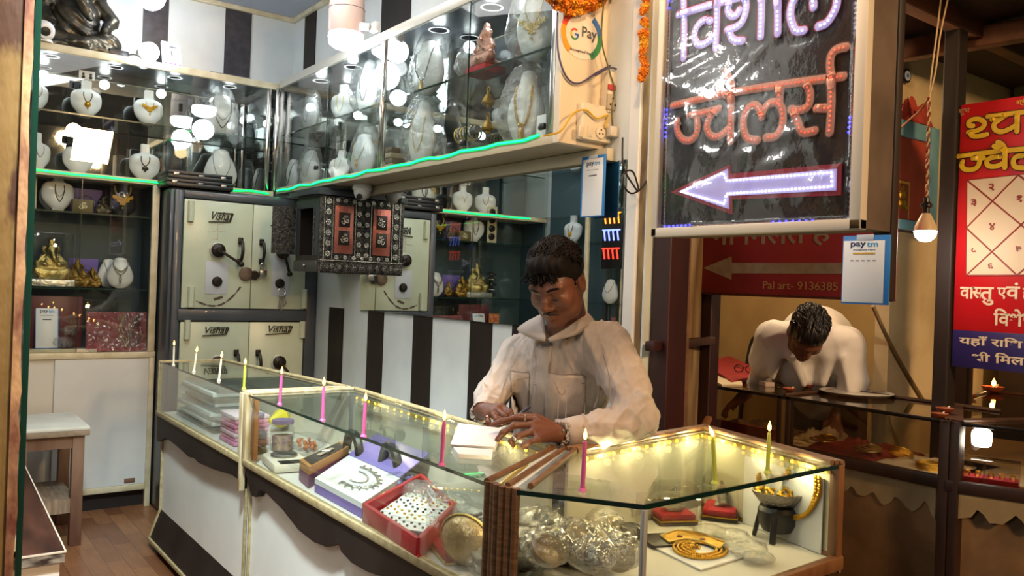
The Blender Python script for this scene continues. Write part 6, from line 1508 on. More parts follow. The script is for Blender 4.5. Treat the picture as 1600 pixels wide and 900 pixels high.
m = MB(); m.box(q + Vector((-.11, -.055, .04)), q + Vector((.11, .055, .31)), .006); m.build('cover', ACR, t)
f_ = idol(q + Vector((.0, .0, .041)), .1, .235, GOLDP, 'golden figurine inside the clear case on the middle shelf')
q = LB(47, 1.741, 5.42); t = thing('bangle_rack', 'cream card rack of dark round studs at the cabinet left edge', 'rack', q)
m = MB(); m.box(q + Vector((-.045, 0, 0)), q + Vector((.045, .006, .29)), .001); m.build('card', CREAM, t)
for k in range(4): m = MB(); m.lathe([(.028, 0), (.026, .012), (.016, .016), (0, .017)], 18, M=Matrix.Translation(q + Vector((.005, 0, .05 + .065 * k))) @ Matrix.Rotation(R(90), 4, 'X')); m.build('stud', mat('dark_stud', '#2a2a2c', .2, .3), t)
q = LB(44, 1.305, 5.42); t = thing('bangle_stand', 'dark bangle roll at the left end of the middle glass shelf', 'bangle stand', q)
m = MB(); m.cyl(q + Vector((0, 0, .0)), q + Vector((0, 0, .21)), .016, 12); m.build('roll', BLACK, t)
for k in range(5): m = MB(); m.torus(q + Vector((0, 0, .03 + .04 * k)), .034, .006, 22, 6, Matrix.Rotation(R(10), 4, 'X')); m.build('bangle', SILVER if k % 2 else DARKM, t)
# bottom of the lower cabinet
q = LB(43, .952, 5.37); t = thing('picture_strip', 'tall red and gold picture strip at the cabinet bottom left', 'picture', q)
m = MB(); m.box(q + Vector((-.05, 0, 0)), q + Vector((.05, .008, .23)), .002); fr = m.build('frame', mat('orange_gold_frame', '#b5743a', .4, .3), t)
for k in range(4): m = MB(); m.box(q + Vector((-.04, -.002, .012 + .054 * k)), q + Vector((.04, .001, .058 + .054 * k)), .001); m.ball(q + Vector((0, -.002, .036 + .054 * k)), .016, 10, 6, (1, .25, 1)); m.build('picture', mat('red_gold_picture', '#c0483a', .5, noise='#e0b070', scale=70), fr)
m = MB(); m.box((.60, 5.40, .931), (.88, 5.43, 1.25), .003); o = m.build('red_box', mat('dark_red_box', '#5c1f28', .4), None); tag(o, 'dark red box standing behind the payment card in the cabinet', 'box')
m = MB(); m.box((.56, 5.315, .931), (.95, 5.40, .951), .003); o = m.build('tray', mat('pale_wood_tray', '#cdc3a8', .5), None); tag(o, 'pale flat board under the payment card in the cabinet', 'board')
q = LB(150, .931, 5.52); t = thing('clear_box', 'clear plastic box standing behind the red chain tray', 'box', q); m = MB(); m.box(q + Vector((-.17, -.03, 0)), q + Vector((.15, .05, .30)), .006); m.build('cover', ACR, t)
for k in range(3): m = MB(); m.ball(q + Vector((-.1 + .1 * k, 0, .16)), .02, 10, 8); m.build('trinket', SILVER, t)
def puff(c, r, label, seed, mt_=WRAP, name='plastic_pouch', core=None, scale=(1, 1, .7), cat='pouch', group=None):
    """crumpled clear pouch round a small piece"""
    rn = np.random.RandomState(seed); f = SDF((-1.35, -1.35, -1.1), (1.35, 1.35, 1.2), .11)
    f.egg((0, 0, 0), (1, 1, .8), .2); f.egg((rn.uniform(-.4, .4), rn.uniform(-.4, .4), .3), (.6, .5, .5), .3)
    k1 = rn.normal(0, 4.2, (6, 3)); ph = rn.rand(6) * 6
    me = f.mesh('p', lambda V, N: (sum(np.abs(np.sin(V @ k1[i] + ph[i])) for i in range(6)) / 6 - .6) * .34)
    zmin = min(v.co.z for v in me.vertices)
    for v in me.vertices: v.co = Vector((v.co.x * r * scale[0], v.co.y * r * scale[1], (v.co.z - zmin) * r * scale[2]))
    t = thing(name, label, cat, c, group); me.transform(Matrix.Translation(Vector(c))); obj_from(me, 'wrap', mt_, t)
    if core: core(t, Vector(c), r)
    return t
def core_beads(mt_):
    def fn(t, c, r):
        rn = random.Random(int(c.x * 1e4)); m = MB()
        for k in range(26): m.ball(c + Vector((rn.uniform(-.55, .55) * r, rn.uniform(-.55, .55) * r, rn.uniform(.08, .6) * r)), r * .11, 7, 5)
        m.build('beads', mt_, t)['kind'] = 'stuff'
    return fn
puff(LB(112, .952, 5.37), .055, 'crumpled clear pouch of dark stones left of the red chain tray', 11, core=core_beads(mat('violet_stone', '#5c5a86', .3)))
puff(LB(118, 1.02, 5.42), .05, 'second clear pouch lying on top behind the payment card', 12, core=core_beads(SILVER))
a = ony(134, 541, 5.325); b = ony(247, 540, 5.325); t = thing('chain_tray', 'red velvet tray of silver and gold chains wrapped in clear plastic', 'tray', ((a.x + b.x) / 2, 5.325, .933))
M = frame_mat((a.x, 5.315, .934), (1, .02, 0), (0, .14, 1)); wd = min(b.x, 1.225) - a.x; ht = .232
m = MB(); m.box((0, 0, -.014), (wd, ht, 0), .003, M); m.build('board', mat('crimson_velvet', '#8e1526', .7, noise='#a81d30', scale=20), t)
rn = random.Random(5)
for k in range(11):
    u = wd * (.50 + .042 * k); P = [M @ Vector((u + .012 * math.sin(j * .9 + k) - .02 * j / 8 * (k - 5) * .25, ht * (.93 - .82 * j / 8), .004)) for j in range(9)]
    bead_chain(P, .0035, .0075, GOLDP if k in (1, 2) else SILVER if k < 7 else DARKM, 'chain', t)
g = [[M @ Vector((wd * i / 30, ht * j / 24, .012 + .006 * math.sin(i * 1.7 + 3 * math.sin(j * .8)) + .005 * math.sin(j * 2.1 + i * .9))) for j in range(25)] for i in range(31)]
m = MB(); m.grid(g); o = m.build('plastic_wrap', WRAPC, t); o.modifiers.new('thick', 'SOLIDIFY').thickness = .0005
# ------------------------------------------------------------------ goods in the long upper cabinet
G3 = 'necklace busts in the long upper cabinet'; zb3, zs3 = 1.986, 2.334
def RB(px, z, X=2.085): q = onx(px, 150, X); return Vector((X, q.y, z))
W90 = R(-90)
bust('plastic covered bust on the upper shelf, farthest in the long cabinet', 'wide', RB(487, zs3), W90, .24, G3, [(.07, .003, .008, SILVER)], bag=0)
bust('narrow white bust with gold chain on the upper shelf before the chrome post', 'neck', RB(537, zs3), W90 + .5, .26, G3, [(.06, .003, .008, GOLDP)])
bust('plastic covered bust with dark chain just left of the chrome post, upper shelf', 'bib', RB(574, zs3), W90 + .3, .29, G3, [(.07, .003, .008, DARKM)], bag=1)
bust('wide plastic covered bust with pendant chain above the box stack', 'wide', RB(668, zs3), W90 + .2, .29, G3, [(.06, .004, .010, DARKM)], ('drop', .06, GOLDP, 1.2), bag=2)
bust('white bust with green gold pendant at the near end of the upper shelf', 'bib', RB(834, zs3), W90 + .45, .31, G3, [(.13, .004, .009, GOLDP)], ('bib', .13, GOLDP, 1.3), bag=1)
bust('bust with a dark chain at the far end of the lower row, long cabinet', 'wide', RB(462, zb3), W90, .22, G3, [(.06, .003, .008, DARKM)])
bust('plastic covered bust with gold chain, second from the far end below', 'wide', RB(489, zb3), W90 + .2, .25, G3, [(.07, .003, .008, GOLDP)], bag=0)
bust('white bust tilted on the lower row before the chrome post', 'neck', RB(532, zb3), W90 + .5, .23, G3, [(.08, .003, .007, GOLDP)], tilt=12)
bust('plastic covered bust with small gold drop left of the chrome post, lower row', 'wide', RB(571, zb3), W90 + .2, .26, G3, [(.10, .003, .007, GOLDP)], ('drop', .1, GOLD, 1.0), bag=2)
bust('plastic covered bust with beaded chain right of the box stack', 'bib', RB(662, zb3), W90 + .3, .31, G3, [(.06, .004, .010, GOLDP)], bag=1)
bust('white bust with a long gold necklace at the near end of the lower row', 'bib', RB(823, zb3), W90 + .45, .30, G3, [(.06, .006, .010, GOLD)], ('drop', .08, GOLD, 1.5), bag=1)
for k in range(4):
    q = RB(620, zb3 + .001 + .029 * k); M = Matrix.Translation(q) @ Matrix.Rotation(R(4 * (k % 2)), 4, 'Z')
    m = MB(); m.box((-.05, -.06 + .004 * k, 0), (.05, .06 - .004 * k, .028), .003, M); o = m.build('gift_box', mat(('tan_box', 'brown_box')[k % 2], ('#b5a68c', '#7d6f5c')[k % 2], .5), None); tag(o, '%s of the four small boxes stacked by the chrome post' % ('lowest', 'second', 'third', 'topmost')[k], 'box', 'boxes stacked in the long cabinet')
q = RB(757, zs3); idol(q + Vector((0, 0, .041)), W90, .20, mat('rose_gold_idol', '#b98a78', .35, .6, bump=.4, bscale=90), 'rose gold figurine on a red cushion on the upper shelf')
m = MB(); m.cbox(q + Vector((0, 0, .02)), (.12, .16, .038), .012); o = m.build('red_cushion', REDV, None); tag(o, 'red cushion under the rose gold figurine', 'cushion')
puff(q + Vector((0, .13, .0)), .07, 'crumpled clear bag behind the rose gold figurine', 21, scale=(1, 1, 1.2))
for k, (px, z, lab) in enumerate(((763, 2.215, 'upper gold bell ornament hanging below the rose gold figurine'), (764, 2.10, 'lower gold bell ornament hanging below the rose gold figurine'))):
    q = RB(px, z, 2.06); t = thing('bell_ornament', lab, 'ornament', q, 'gold bell ornaments'); m = MB(); m.lathe([(.028, -.02), (.03, -.012), (.018, .012), (.006, .03), (.003, .036)], 18, q); m.torus(q + Vector((0, 0, .045)), .011, .003, 16, 6, Matrix.Rotation(R(90), 4, 'Y')); m.build('bell', OLDG, t)
    m = MB(); m.ball(q + Vector((0, 0, -.026)), .009, 10, 8); m.build('clapper', GOLD, t)
q = RB(733, zb3); t = thing('bangle_stand', 'clear wrapped bangle roll on the lower row of the long cabinet', 'bangle stand', q)
m = MB(); m.cyl(q + Vector((0, -.08, .12)), q + Vector((0, .08, .12)), .018, 12); m.cyl(q, q + Vector((0, 0, .12)), .012, 10); m.lathe([(.05, 0), (.05, .01)], 18, q); m.build('roll', mat('grey_roll', '#8d9296', .5), t)
for k in range(6): m = MB(); m.torus(q + Vector((0, -.06 + .024 * k, .105)), .034, .0045, 22, 6, Matrix.Rotation(R(90), 4, 'X')); m.build('bangle', (SILVER, GOLDP)[k % 2], t)
q = RB(848, zb3, 2.04); m = MB(); m.cbox(q + Vector((0, 0, .05)), (.006, .06, .10), .002); o = m.build('price_card', PAPER, None); tag(o, 'small white card at the near lower corner of the long cabinet', 'card')
# ------------------------------------------------------------------ goods in the far and middle counters
ZF = ZB + .002
def gz(px, py, z=ZF): return onz(px, py, z)
def quadbox(pts, z0_, z1_, name, mt, par=None, bev=0.0, zp=None):
    """prism over four photo points taken on the height zp"""
    P = [onz(x, y, z1_ if zp is None else zp) for x, y in pts]; m = MB(); m.prism([Vector((p.x, p.y, z0_)) for p in P], (0, 0, z1_ - z0_)); return m.build(name, mt, par, smooth=False), P
CLRP = glass('clear_pack', '#f0f3f4', milky=.12, f0=.06, rough=.1, bump=.3, bscale=20)
FROST = mat('frosted_tray', '#d4dad8', .3)
# far counter: stacked clear packs, pink packs, jars
for k in range(9):
    y = 4.22 - .0 * k; z = ZF + .022 * k; m = MB(); m.box((1.16 + .01 * (k % 3), 3.78 + .05 * (k % 2), z), (1.38, 4.38 - .03 * (k % 3), z + .020), .003)
    o = m.build('clear_pack', FROST if k % 2 else CLRP, None); tag(o, '%s flat pale pack of the stack at the far counter end' % ('lowest', 'second', 'third', 'fourth', 'fifth', 'sixth', 'seventh', 'eighth', 'topmost')[k], 'pack', 'pale packs in the far counter')
PINK = mat('pink_pack', '#e08ab4', .4, noise='#ecb0cc', scale=30)
for k in range(7):
    z = ZF + .018 * k; m = MB(); m.box((1.15 + .004 * (k % 2), 3.46, z), (1.30 - .004 * (k % 2), 3.66 - .006 * (k % 3), z + .016), .003)
    o = m.build('pink_pack', PINK if k not in (2, 6) else mat('pale_pink_pack', '#e9cfdc', .4), None); tag(o, '%s pack of the pink stack in the far counter' % ('lowest', 'second', 'third', 'fourth', 'fifth', 'sixth', 'topmost')[k], 'pack', 'pink packs in the far counter')
for k, (y, x, h, lab) in enumerate(((3.38, 1.20, .13, 'squat clear jar between the pink packs and the joint post'), (3.31, 1.30, .11, 'second clear jar behind the joint post of the far counter'))):
    q = Vector((x, y, ZF)); t = thing('jar', lab, 'jar', q, 'jars in the far counter'); m = MB(); m.lathe([(.045, 0), (.048, .01), (.048, h - .02), (.04, h)], 20, q); m.build('body', ACR, t)
    m = MB(); m.lathe([(.044, h), (.044, h + .016), (0, h + .018)], 20, q); m.build('lid', mat('violet_lid', '#8d7fae', .4), t)
    m = MB(); m.lathe([(.04, .004), (.042, h * .55)], 16, q); m.build('filling', mat('mixed_beads', '#8a6f8a', .5, noise='#c8b08a', scale=60), t)
for k in range(3):
    m = MB(); m.box((1.14, 3.27 + .0, ZF + .03 * k), (1.22, 3.34, ZF + .03 * k + .027), .003); o = m.build('ring_case', mat(('dark_olive_case', 'brown_case', 'grey_case')[k], ('#5b5138', '#6b4a33', '#5d6066')[k], .5), None); tag(o, '%s small case of the three stacked at the joint post' % ('lowest', 'middle', 'topmost')[k], 'case', 'small cases in the far counter')
# middle counter, left to right
q = gz(441, 716, ZF); t = thing('weighing_scale', 'small white weighing scale at the left end of the middle counter', 'scale', q)
M = Matrix.Translation(Vector((1.20, 3.02, ZF))) @ Matrix.Rotation(R(-8), 4, 'Z')
m = MB(); m.box((-.07, -.12, 0), (.07, .10, .035), .012, M); m.build('body', mat('ivory_plastic', '#e3dccb', .35), t)
m = MB(); m.lathe([(.05, .036), (.05, .044), (.046, .046), (0, .046)], 24, M=M @ Matrix.Translation((0, .02, 0))); m.build('pan', STEEL, t)
m = MB(); m.box((-.045, -.115, .034), (.045, -.07, .037), 0, M); m.build('display', BLACK, t)
puff(gz(468, 705) + Vector((.03, 0, 0)), .075, 'clear pouch of red beads beside the watch box', 31, WRAPC, core=core_beads(mat('red_gold_beads', '#b8403a', .4, noise='#d8a85a', scale=80)), scale=(1, 1.1, .55))
for k, (px, py, h, lab) in enumerate(((425, 672, .10, 'clear plastic box at the left inner end of the middle counter'), (452, 676, .07, 'lower clear box right of the first one'))):
    q = gz(px, py) + Vector((.12, 0, 0)); t = thing('clear_box', lab, 'box', q, 'clear boxes in the middle counter'); m = MB(); m.box(q + Vector((-.06, -.06, 0)), q + Vector((.06, .06, h)), .004); m.build('box', CLRP, t)
    m = MB(); m.box(q + Vector((-.05, -.05, .004)), q + Vector((.05, .05, h * .3)), .004); m.build('card', mat('pale_card', '#d8cdb8', .5), t)
# watch box
t = thing('watch_box', 'open orange and purple box holding a wristwatch', 'box', gz(505, 712))
W_ = [(468, 719), (532, 690), (545, 698), (483, 731)]
o, P = quadbox(W_, ZF + .03, ZF + .044, 'lower_box', mat('plum_box', '#6e3a62', .5), t, zp=ZF + .07)
for z0_, z1_, nm, mt_ in ((ZF + .0, ZF + .044, 'lower_box', mat('plum_box', '#6e3a62', .5)), (ZF + .044, ZF + .072, 'lid_rim', mat('ochre_box', '#b08048', .5))):
    if nm == 'lower_box':
        C.objects.unlink(o); bpy.data.objects.remove(o)
    m = MB(); m.prism([Vector((p.x, p.y, z0_)) for p in P], (0, 0, z1_ - z0_)); m.build(nm, mt_, t, smooth=False)
cP = sum(P, Vector()) / 4
m = MB(); m.prism([Vector((cP.x + (p.x - cP.x) * .86, cP.y + (p.y - cP.y) * .86, ZF + .072)) for p in P], (0, 0, .0015)); m.build('window', mat('dark_window', '#2a2024', .15), t, smooth=False)
wo = Vector((cP.x, cP.y, ZF + .077)); wt = thing('wristwatch', 'silver wristwatch lying in the open orange box', 'watch', wo); ax_ = ((P[1] + P[2]) / 2 - (P[0] + P[3]) / 2); ax_.z = 0; ax_.normalize()
m = MB(); m.lathe([(.018, -.003), (.019, .002), (.016, .004)], 20, wo); m.build('case', SILVER, wt); m = MB(); m.lathe([(.015, .0042), (0, .0045)], 18, wo); m.build('dial', PAPER, wt)
m = MB(); m.bar(wo - ax_ * .065, wo - ax_ * .016, .016, .003).bar(wo + ax_ * .016, wo + ax_ * .065, .016, .003); m.build('strap', mat('pale_strap', '#b8a89a', .5), wt)
# white necklace tray on violet base, its clear lid leaning open behind
t = thing('necklace_tray', 'white necklace tray on a violet base between watch box and red tray', 'tray', gz(560, 750))
T_ = [(492, 747), (545, 711), (625, 747), (566, 786)]
P = [onz(x, y, ZF + .045) for x, y in T_]; cP = sum(P, Vector()) / 4
m = MB(); m.prism([Vector((p.x, p.y, ZF)) for p in P], (0, 0, .028)); m.build('violet_base', PURPLE, t, smooth=False)
m = MB(); m.prism([Vector((p.x, p.y, ZF + .028)) for p in P], (0, 0, .017)); tp = m.build('white_pad', mat('white_satin', '#e6e8ea', .35), t, smooth=False)
def on_tray(P, u, v, z): 
    p = P[0].lerp(P[1], u).lerp(P[3].lerp(P[2], u), v); return Vector((p.x, p.y, z))
for k, s_ in enumerate((.16, .23, .30)):
    pts = [on_tray(P, .5 + s_ * math.cos(R(a)), .52 + s_ * 1.15 * math.sin(R(a)), ZF + .048) for a in range(-20, 205, 9)]
    bead_chain(pts, .0038 + .0008 * k, .009, SILVER if k != 1 else mat('white_stone', '#e6e8ee', .1), 'necklace', t)
m = MB()
for k in range(13):
    a = R(-10 + 200 * k / 12)
    for q in range(3): m.ball(on_tray(P, .5 + (.30 + .035 * q) * math.cos(a), .5 + (.36 + .035 * q) * math.sin(a), ZF + .049), .0052 - .0008 * q, 7, 5)
m.build('stone_drops', SILVER, t)['kind'] = 'stuff'
a, b = P[1], P[2]; back = (b - a).normalized(); out_ = Vector((-back.y, back.x, 0)); out_ = out_ if out_.x > 0 else -out_
m = MB(); m.prism([Vector((a.x, a.y, ZF + .046)), Vector((b.x, b.y, ZF + .046)), Vector((b.x, b.y, ZF + .046)) + out_ * .11 + Vector((0, 0, .07)), Vector((a.x, a.y, ZF + .046)) + out_ * .11 + Vector((0, 0, .07))], (0, 0, .004)); m.build('violet_lid', mat('lilac_lid', '#8474bb', .3), t, smooth=False)
puff(Vector((1.42, 2.50, ZF)), .07, 'clear wrapped violet packet behind the white necklace tray', 33, WRAPC, core=core_beads(PURPLE), scale=(1, 1.3, .5))
# red tray with white earring cards
t = thing('card_tray', 'red velvet tray full of white earring cards', 'tray', gz(640, 800))
T2 = [(567, 790), (658, 741), (712, 790), (655, 846)]
P = [onz(x, y, ZF + .05) for x, y in T2]; cP = sum(P, Vector()) / 4
m = MB(); m.prism([Vector((p.x, p.y, ZF)) for p in P], (0, 0, .012)); m.build('base', REDV, t, smooth=False)
m = MB()
for i in range(4):
    a, b = P[i], P[(i + 1) % 4]; a2 = a.lerp(cP, .04); b2 = b.lerp(cP, .04); m.bar(Vector((a2.x, a2.y, ZF + .028)), Vector((b2.x, b2.y, ZF + .028)), .016, .056, .004)
m.build('rim', mat('red_leatherette', '#a82028', .45, coat=.2), t)
rn = random.Random(3)
for k in range(12):
    u, v = .24 + .17 * (k % 4), .28 + .22 * (k // 4); M = Matrix.Translation(on_tray(P, u, v, ZF + .018 + .0022 * k)) @ Matrix.Rotation(R(-52 + rn.uniform(-8, 8)), 4, 'Z')
    cd_ = MB(); cd_.box((-.05, -.038, 0), (.05, .038, .002), 0, M); cd_ = cd_.build('earring_card', mat('white_grey_card', '#d9dcdf', .4), t)
    e = MB()
    for i in range(8): e.ball(M @ Vector((-.036 + .024 * (i % 4), -.014 + .028 * (i // 4), .004)), .0042, 7, 5)
    e.build('earrings', GOLD if k % 2 else DARKM, cd_)['kind'] = 'stuff'
t = thing('acrylic_case', 'clear acrylic case with red base near the joint of the long counter', 'case', gz(690, 815))
q = Vector((1.24, 1.84, ZF)); M = Matrix.Translation(q) @ Matrix.Rotation(R(-15), 4, 'Z')
m = MB(); m.box((-.08, -.09, 0), (.08, .09, .016), .003, M); m.build('base', REDV, t)
m = MB(); m.box((-.085, -.095, 0), (.085, .095, .16), .003, M); m.build('cover', ACR, t)
m = MB(); 
for s_ in ((-.085, -.095), (.085, -.095)): m.bar(M @ Vector((s_[0], s_[1], .003)), M @ Vector((s_[0], .095, .003)), .005, .006)
m.bar(M @ Vector((-.085, -.095, .003)), M @ Vector((.085, -.095, .003)), .005, .006); m.build('gold_edge', GOLDP, t)
# pearl shell purse and wrapped silver near the end
q = Vector((1.175, 1.745, ZF + .064)); t = thing('shell_purse', 'round pearl coloured shell purse at the end of the long counter', 'purse', (q.x, q.y, ZF))
PEARL = mat('pearl_gold', '#d9c49a', .3, .35, noise='#c2a774', scale=10, bump=.5, bscale=60)
M = Matrix.Translation(q) @ Matrix.Rotation(R(28), 4, 'Z') @ Matrix.Rotation(R(78), 4, 'Y')
m = MB(); m.lathe([(0, -.040), (.036, -.036), (.060, -.02), (.068, 0), (.060, .02), (.036, .036), (0, .040)], 28, M=M); m.build('shell', PEARL, t)
m = MB(); m.torus((0, 0, 0), .0695, .0045, 30, 6); 
for v in m.bm.verts: v.co = M @ v.co
m.build('rim', GOLDP, t)
for k, (x, y, r_, lab, sd) in enumerate(((1.17, 1.62, .06, 'wrapped silver bowl just behind the ribbed joint post', 41), (1.25, 1.70, .055, 'wrapped silver piece beside the pearl purse', 42))):
    puff((x, y, ZF), r_, lab, sd, WRAPM, core=lambda t, c, r: MB().lathe([(r * .3, 0.004), (r * .6, r * .3), (r * .72, r * .7), (r * .68, r * .7), (r * .5, r * .3), (0, r * .1)], 20, c).build('bowl', SILVER, t), scale=(1, 1, .8))
# back row of the middle counter
YP = mat('yellow_packet', '#d9c21c', .4, noise='#e6d63a', scale=12)
for px, py, s_, lab in ((425, 637, .05, 'yellow packet at the far inner corner of the middle counter'), (526, 652, .075, 'yellow packet standing behind the pink candles')):
    q = onz(px, py, ZF + .05); q.z = ZF; q.x = min(q.x, 1.46); m = MB(); M = Matrix.Translation(q) @ Matrix.Rotation(R(25), 4, 'Z') @ Matrix.Rotation(R(-20), 4, 'X')
    m.tube([M @ Vector((-s_, 0, s_ * .8)), M @ Vector((0, 0, s_ * .85)), M @ Vector((s_, 0, s_ * .8))], [s_ * .1, s_ * .62, s_ * .1], 8); o = m.build('yellow_packet', YP, None); tag(o, lab, 'packet', 'yellow packets')
for k, (x, y, lab) in enumerate(((1.42, 2.90, 'black device with curved handle at the far end of the back row'), (1.43, 2.62, 'second black device with curved handle, behind the necklace tray'))):
    q = Vector((x, y, ZF)); t = thing('black_device', lab, 'device', q)
    m = MB(); m.box(q + Vector((-.05, -.07, 0)), q + Vector((.05, .07, .04)), .01); m.build('base', BLACK, t); m = MB(); m.tube(smoothpath([q + Vector((0, -.06, .05)), q + Vector((0, -.03, .11)), q + Vector((0, .03, .12)), q + Vector((0, .06, .06))], 4), .018, 8); m.build('handle', BLACK, t)
for k in range(4):
    y = 2.34 - .16 * k; q = Vector((1.40 - .01 * k, y, ZF)); puff(q, .06, ('first', 'second', 'third', 'fourth')[k] + ' clear pouch from the far end in the back row of the middle counter', 50 + k, WRAP, core=core_beads((SILVER, GOLDP, DARKM, SILVER)[k]), scale=(1.3, 1.5, .6), group='pouches in the back row')
for k in range(5):
    M = Matrix.Translation((1.30, 2.56 - .012 * k, ZF + .006 * k)) @ Matrix.Rotation(R(12 * k - 20), 4, 'Z'); m = MB(); m.box((-.08, -.06, 0), (.08, .06, .005), .001, M); o = m.build('account_book', mat(('book_grey', 'book_cream')[k % 2], ('#8e9196', '#cfc5ae')[k % 2], .5), None); tag(o, '%s thin book of the fanned pile in the middle counter' % ('lowest', 'second', 'third', 'fourth', 'topmost')[k], 'book', 'thin books in the counter')
q = Vector((1.36, 2.05, ZF)); t = thing('bracelet', 'coiled dark bracelet under the notebook', 'bracelet', q); m = MB(); m.torus(q + Vector((0, 0, .012)), .045, .010, 26, 8); m.build('band', DARKM, t)
for k, (x, y) in enumerate(((1.22, 2.14), (1.30, 1.98))):
    m = MB(); m.torus((x, y, ZF + .006), .034, .005, 26, 6); m.torus((x + .01, y, ZF + .014), .034, .005, 26, 6); o = m.build('gold_bangles', GOLDP, None); tag(o, ('left', 'right')[k] + ' pair of pale gold bangles behind the red tray', 'bangles', 'bangle pairs in the middle counter')
m = MB(); M = Matrix.Translation((1.20, 1.66, ZT - .009)); a, b, c_, d_ = [onz(x, y, ZT - .010) for x, y in ((727, 745), (757, 741), (760, 745), (730, 749))]; m.prism([a, b, c_, d_], (0, 0, .001)); o = m.build('green_sticker', mat('green_sticker', '#1c8f62', .4), None); tag(o, 'green sticker strip under the top glass near the joint post', 'sticker')
# ------------------------------------------------------------------ goods in the corner counter
def cz(px, py, z=ZF): return onz(px, py, z)
wr = [((838, 862), .080, .9, 'large wrapped silver bowl at the left front of the corner counter'), ((872, 834), .078, .9, 'wrapped bowl with a raised ring behind the front left one'), ((822, 812), .064, 1.0, 'small wrapped silver cup close to the ribbed post'), ((912, 812), .070, .8, 'wrapped silver dish under the bright reflection'), ((938, 836), .066, .7, 'flat wrapped silver piece left of the corner strip'), ((812, 892), .065, 1.0, 'wrapped silver piece at the very front left corner'),
      ((880, 880), .070, .8, 'wrapped silver piece in front of the star ornament'), ((858, 800), .066, .9, 'wrapped silver cup at the back left of the corner counter'), ((975, 812), .060, .8, 'wrapped silver piece left of the red figurine boxes')]
rz_ = random.Random(17); wr_top = []
for k, (x, y, z, r_, lab) in enumerate(((1.24, 1.50, .06, .062, 'upper wrapped silver piece resting on the pile near the ribbed post'), (1.31, 1.42, .055, .058, 'upper wrapped silver piece resting above the front bowls'), (1.36, 1.55, .05, .062, 'upper wrapped silver piece at the rear of the pile'), (1.44, 1.46, .03, .06, 'upper wrapped piece sloping to the corner strip side'), (1.50, 1.60, .0, .065, 'wrapped piece below the pink candle foot'), (1.42, 1.66, .0, .06, 'wrapped piece at the joint strip behind the pile'))):
    wr_top.append((Vector((x, y, ZF + z)), r_, lab))
for k, ((px, py), r_, sz_, lab) in enumerate(wr):
    q = cz(px, py); q.z = ZF
    def core(t, c, r, k=k): 
        m = MB(); m.lathe([(r * .35, .003), (r * .4, .006), (r * .62, r * .35), (r * .78, r * .8), (r * .74, r * .8), (r * .5, r * .3), (0, r * .12)], 24, c); m.build('bowl', (SILVER, PEARL, SILVER)[k % 3], t)
    puff(q, r_, lab, 60 + k, WRAPM, core=core, scale=(1, 1, sz_), group='wrapped silver in the corner counter')
q = cz(908, 882); t = thing('star_ornament', 'silver star ornament at the front of the corner counter', 'star', q); M = Matrix.Translation(q + Vector((0, 0, .022))) @ Matrix.Rotation(R(-40), 4, 'Z') @ Matrix.Rotation(R(50), 4, 'X')
m = MB(); m.prism([M @ Vector(((.026 if i % 2 == 0 else .012) * math.sin(i * math.pi / 5), (.026 if i % 2 == 0 else .012) * math.cos(i * math.pi / 5), 0)) for i in range(10)], M.to_3x3() @ Vector((0, 0, .006))); m.build('star', DARKM, t, smooth=False); m = MB(); m.torus(M @ Vector((0, 0, .007)), .009, .002, 16, 6, M.to_3x3().to_4x4()); m.build('ring', SILVER, t)
for k, (px, py, r_, h, lab) in enumerate(((937, 885, .034, .055, 'engraved silver tumbler at the front beside the star'), (968, 868, .032, .05, 'silver tumbler just left of the corner strip'), (985, 846, .03, .045, 'silver tumbler lying behind the corner strip'))):
    q = cz(px, py); t = thing('tumbler', lab, 'tumbler', q, 'silver tumblers'); m = MB(); m.lathe([(r_ * .8, 0), (r_ * .86, .004), (r_, h), (r_ * .94, h), (r_ * .8, .008), (0, .006)], 24, q); m.build('cup', SILVER, t); m = MB(); m.torus(q + Vector((0, 0, h)), r_ * .97, .002, 24, 6); m.build('lip', CHROME, t)
for k, (q, r_, lab) in enumerate(wr_top):
    def core2(t, c, r, k=k):
        m = MB(); Mx = Matrix.Translation(c + Vector((0, 0, r * .45))) @ Matrix.Rotation(R(35 + 20 * k), 4, 'X') @ Matrix.Rotation(R(50 * k), 4, 'Y'); m.lathe([(r * .2, -r * .3), (r * .6, -r * .1), (r * .72, r * .3), (r * .66, r * .3), (r * .5, -r * .05), (0, -r * .2)], 20, M=Mx); m.build('bowl', (PEARL, SILVER)[k % 2], t)
    puff(q, r_, lab, 90 + k, WRAPM, core=core2, scale=(1, 1, .85), group='wrapped silver in the corner counter')
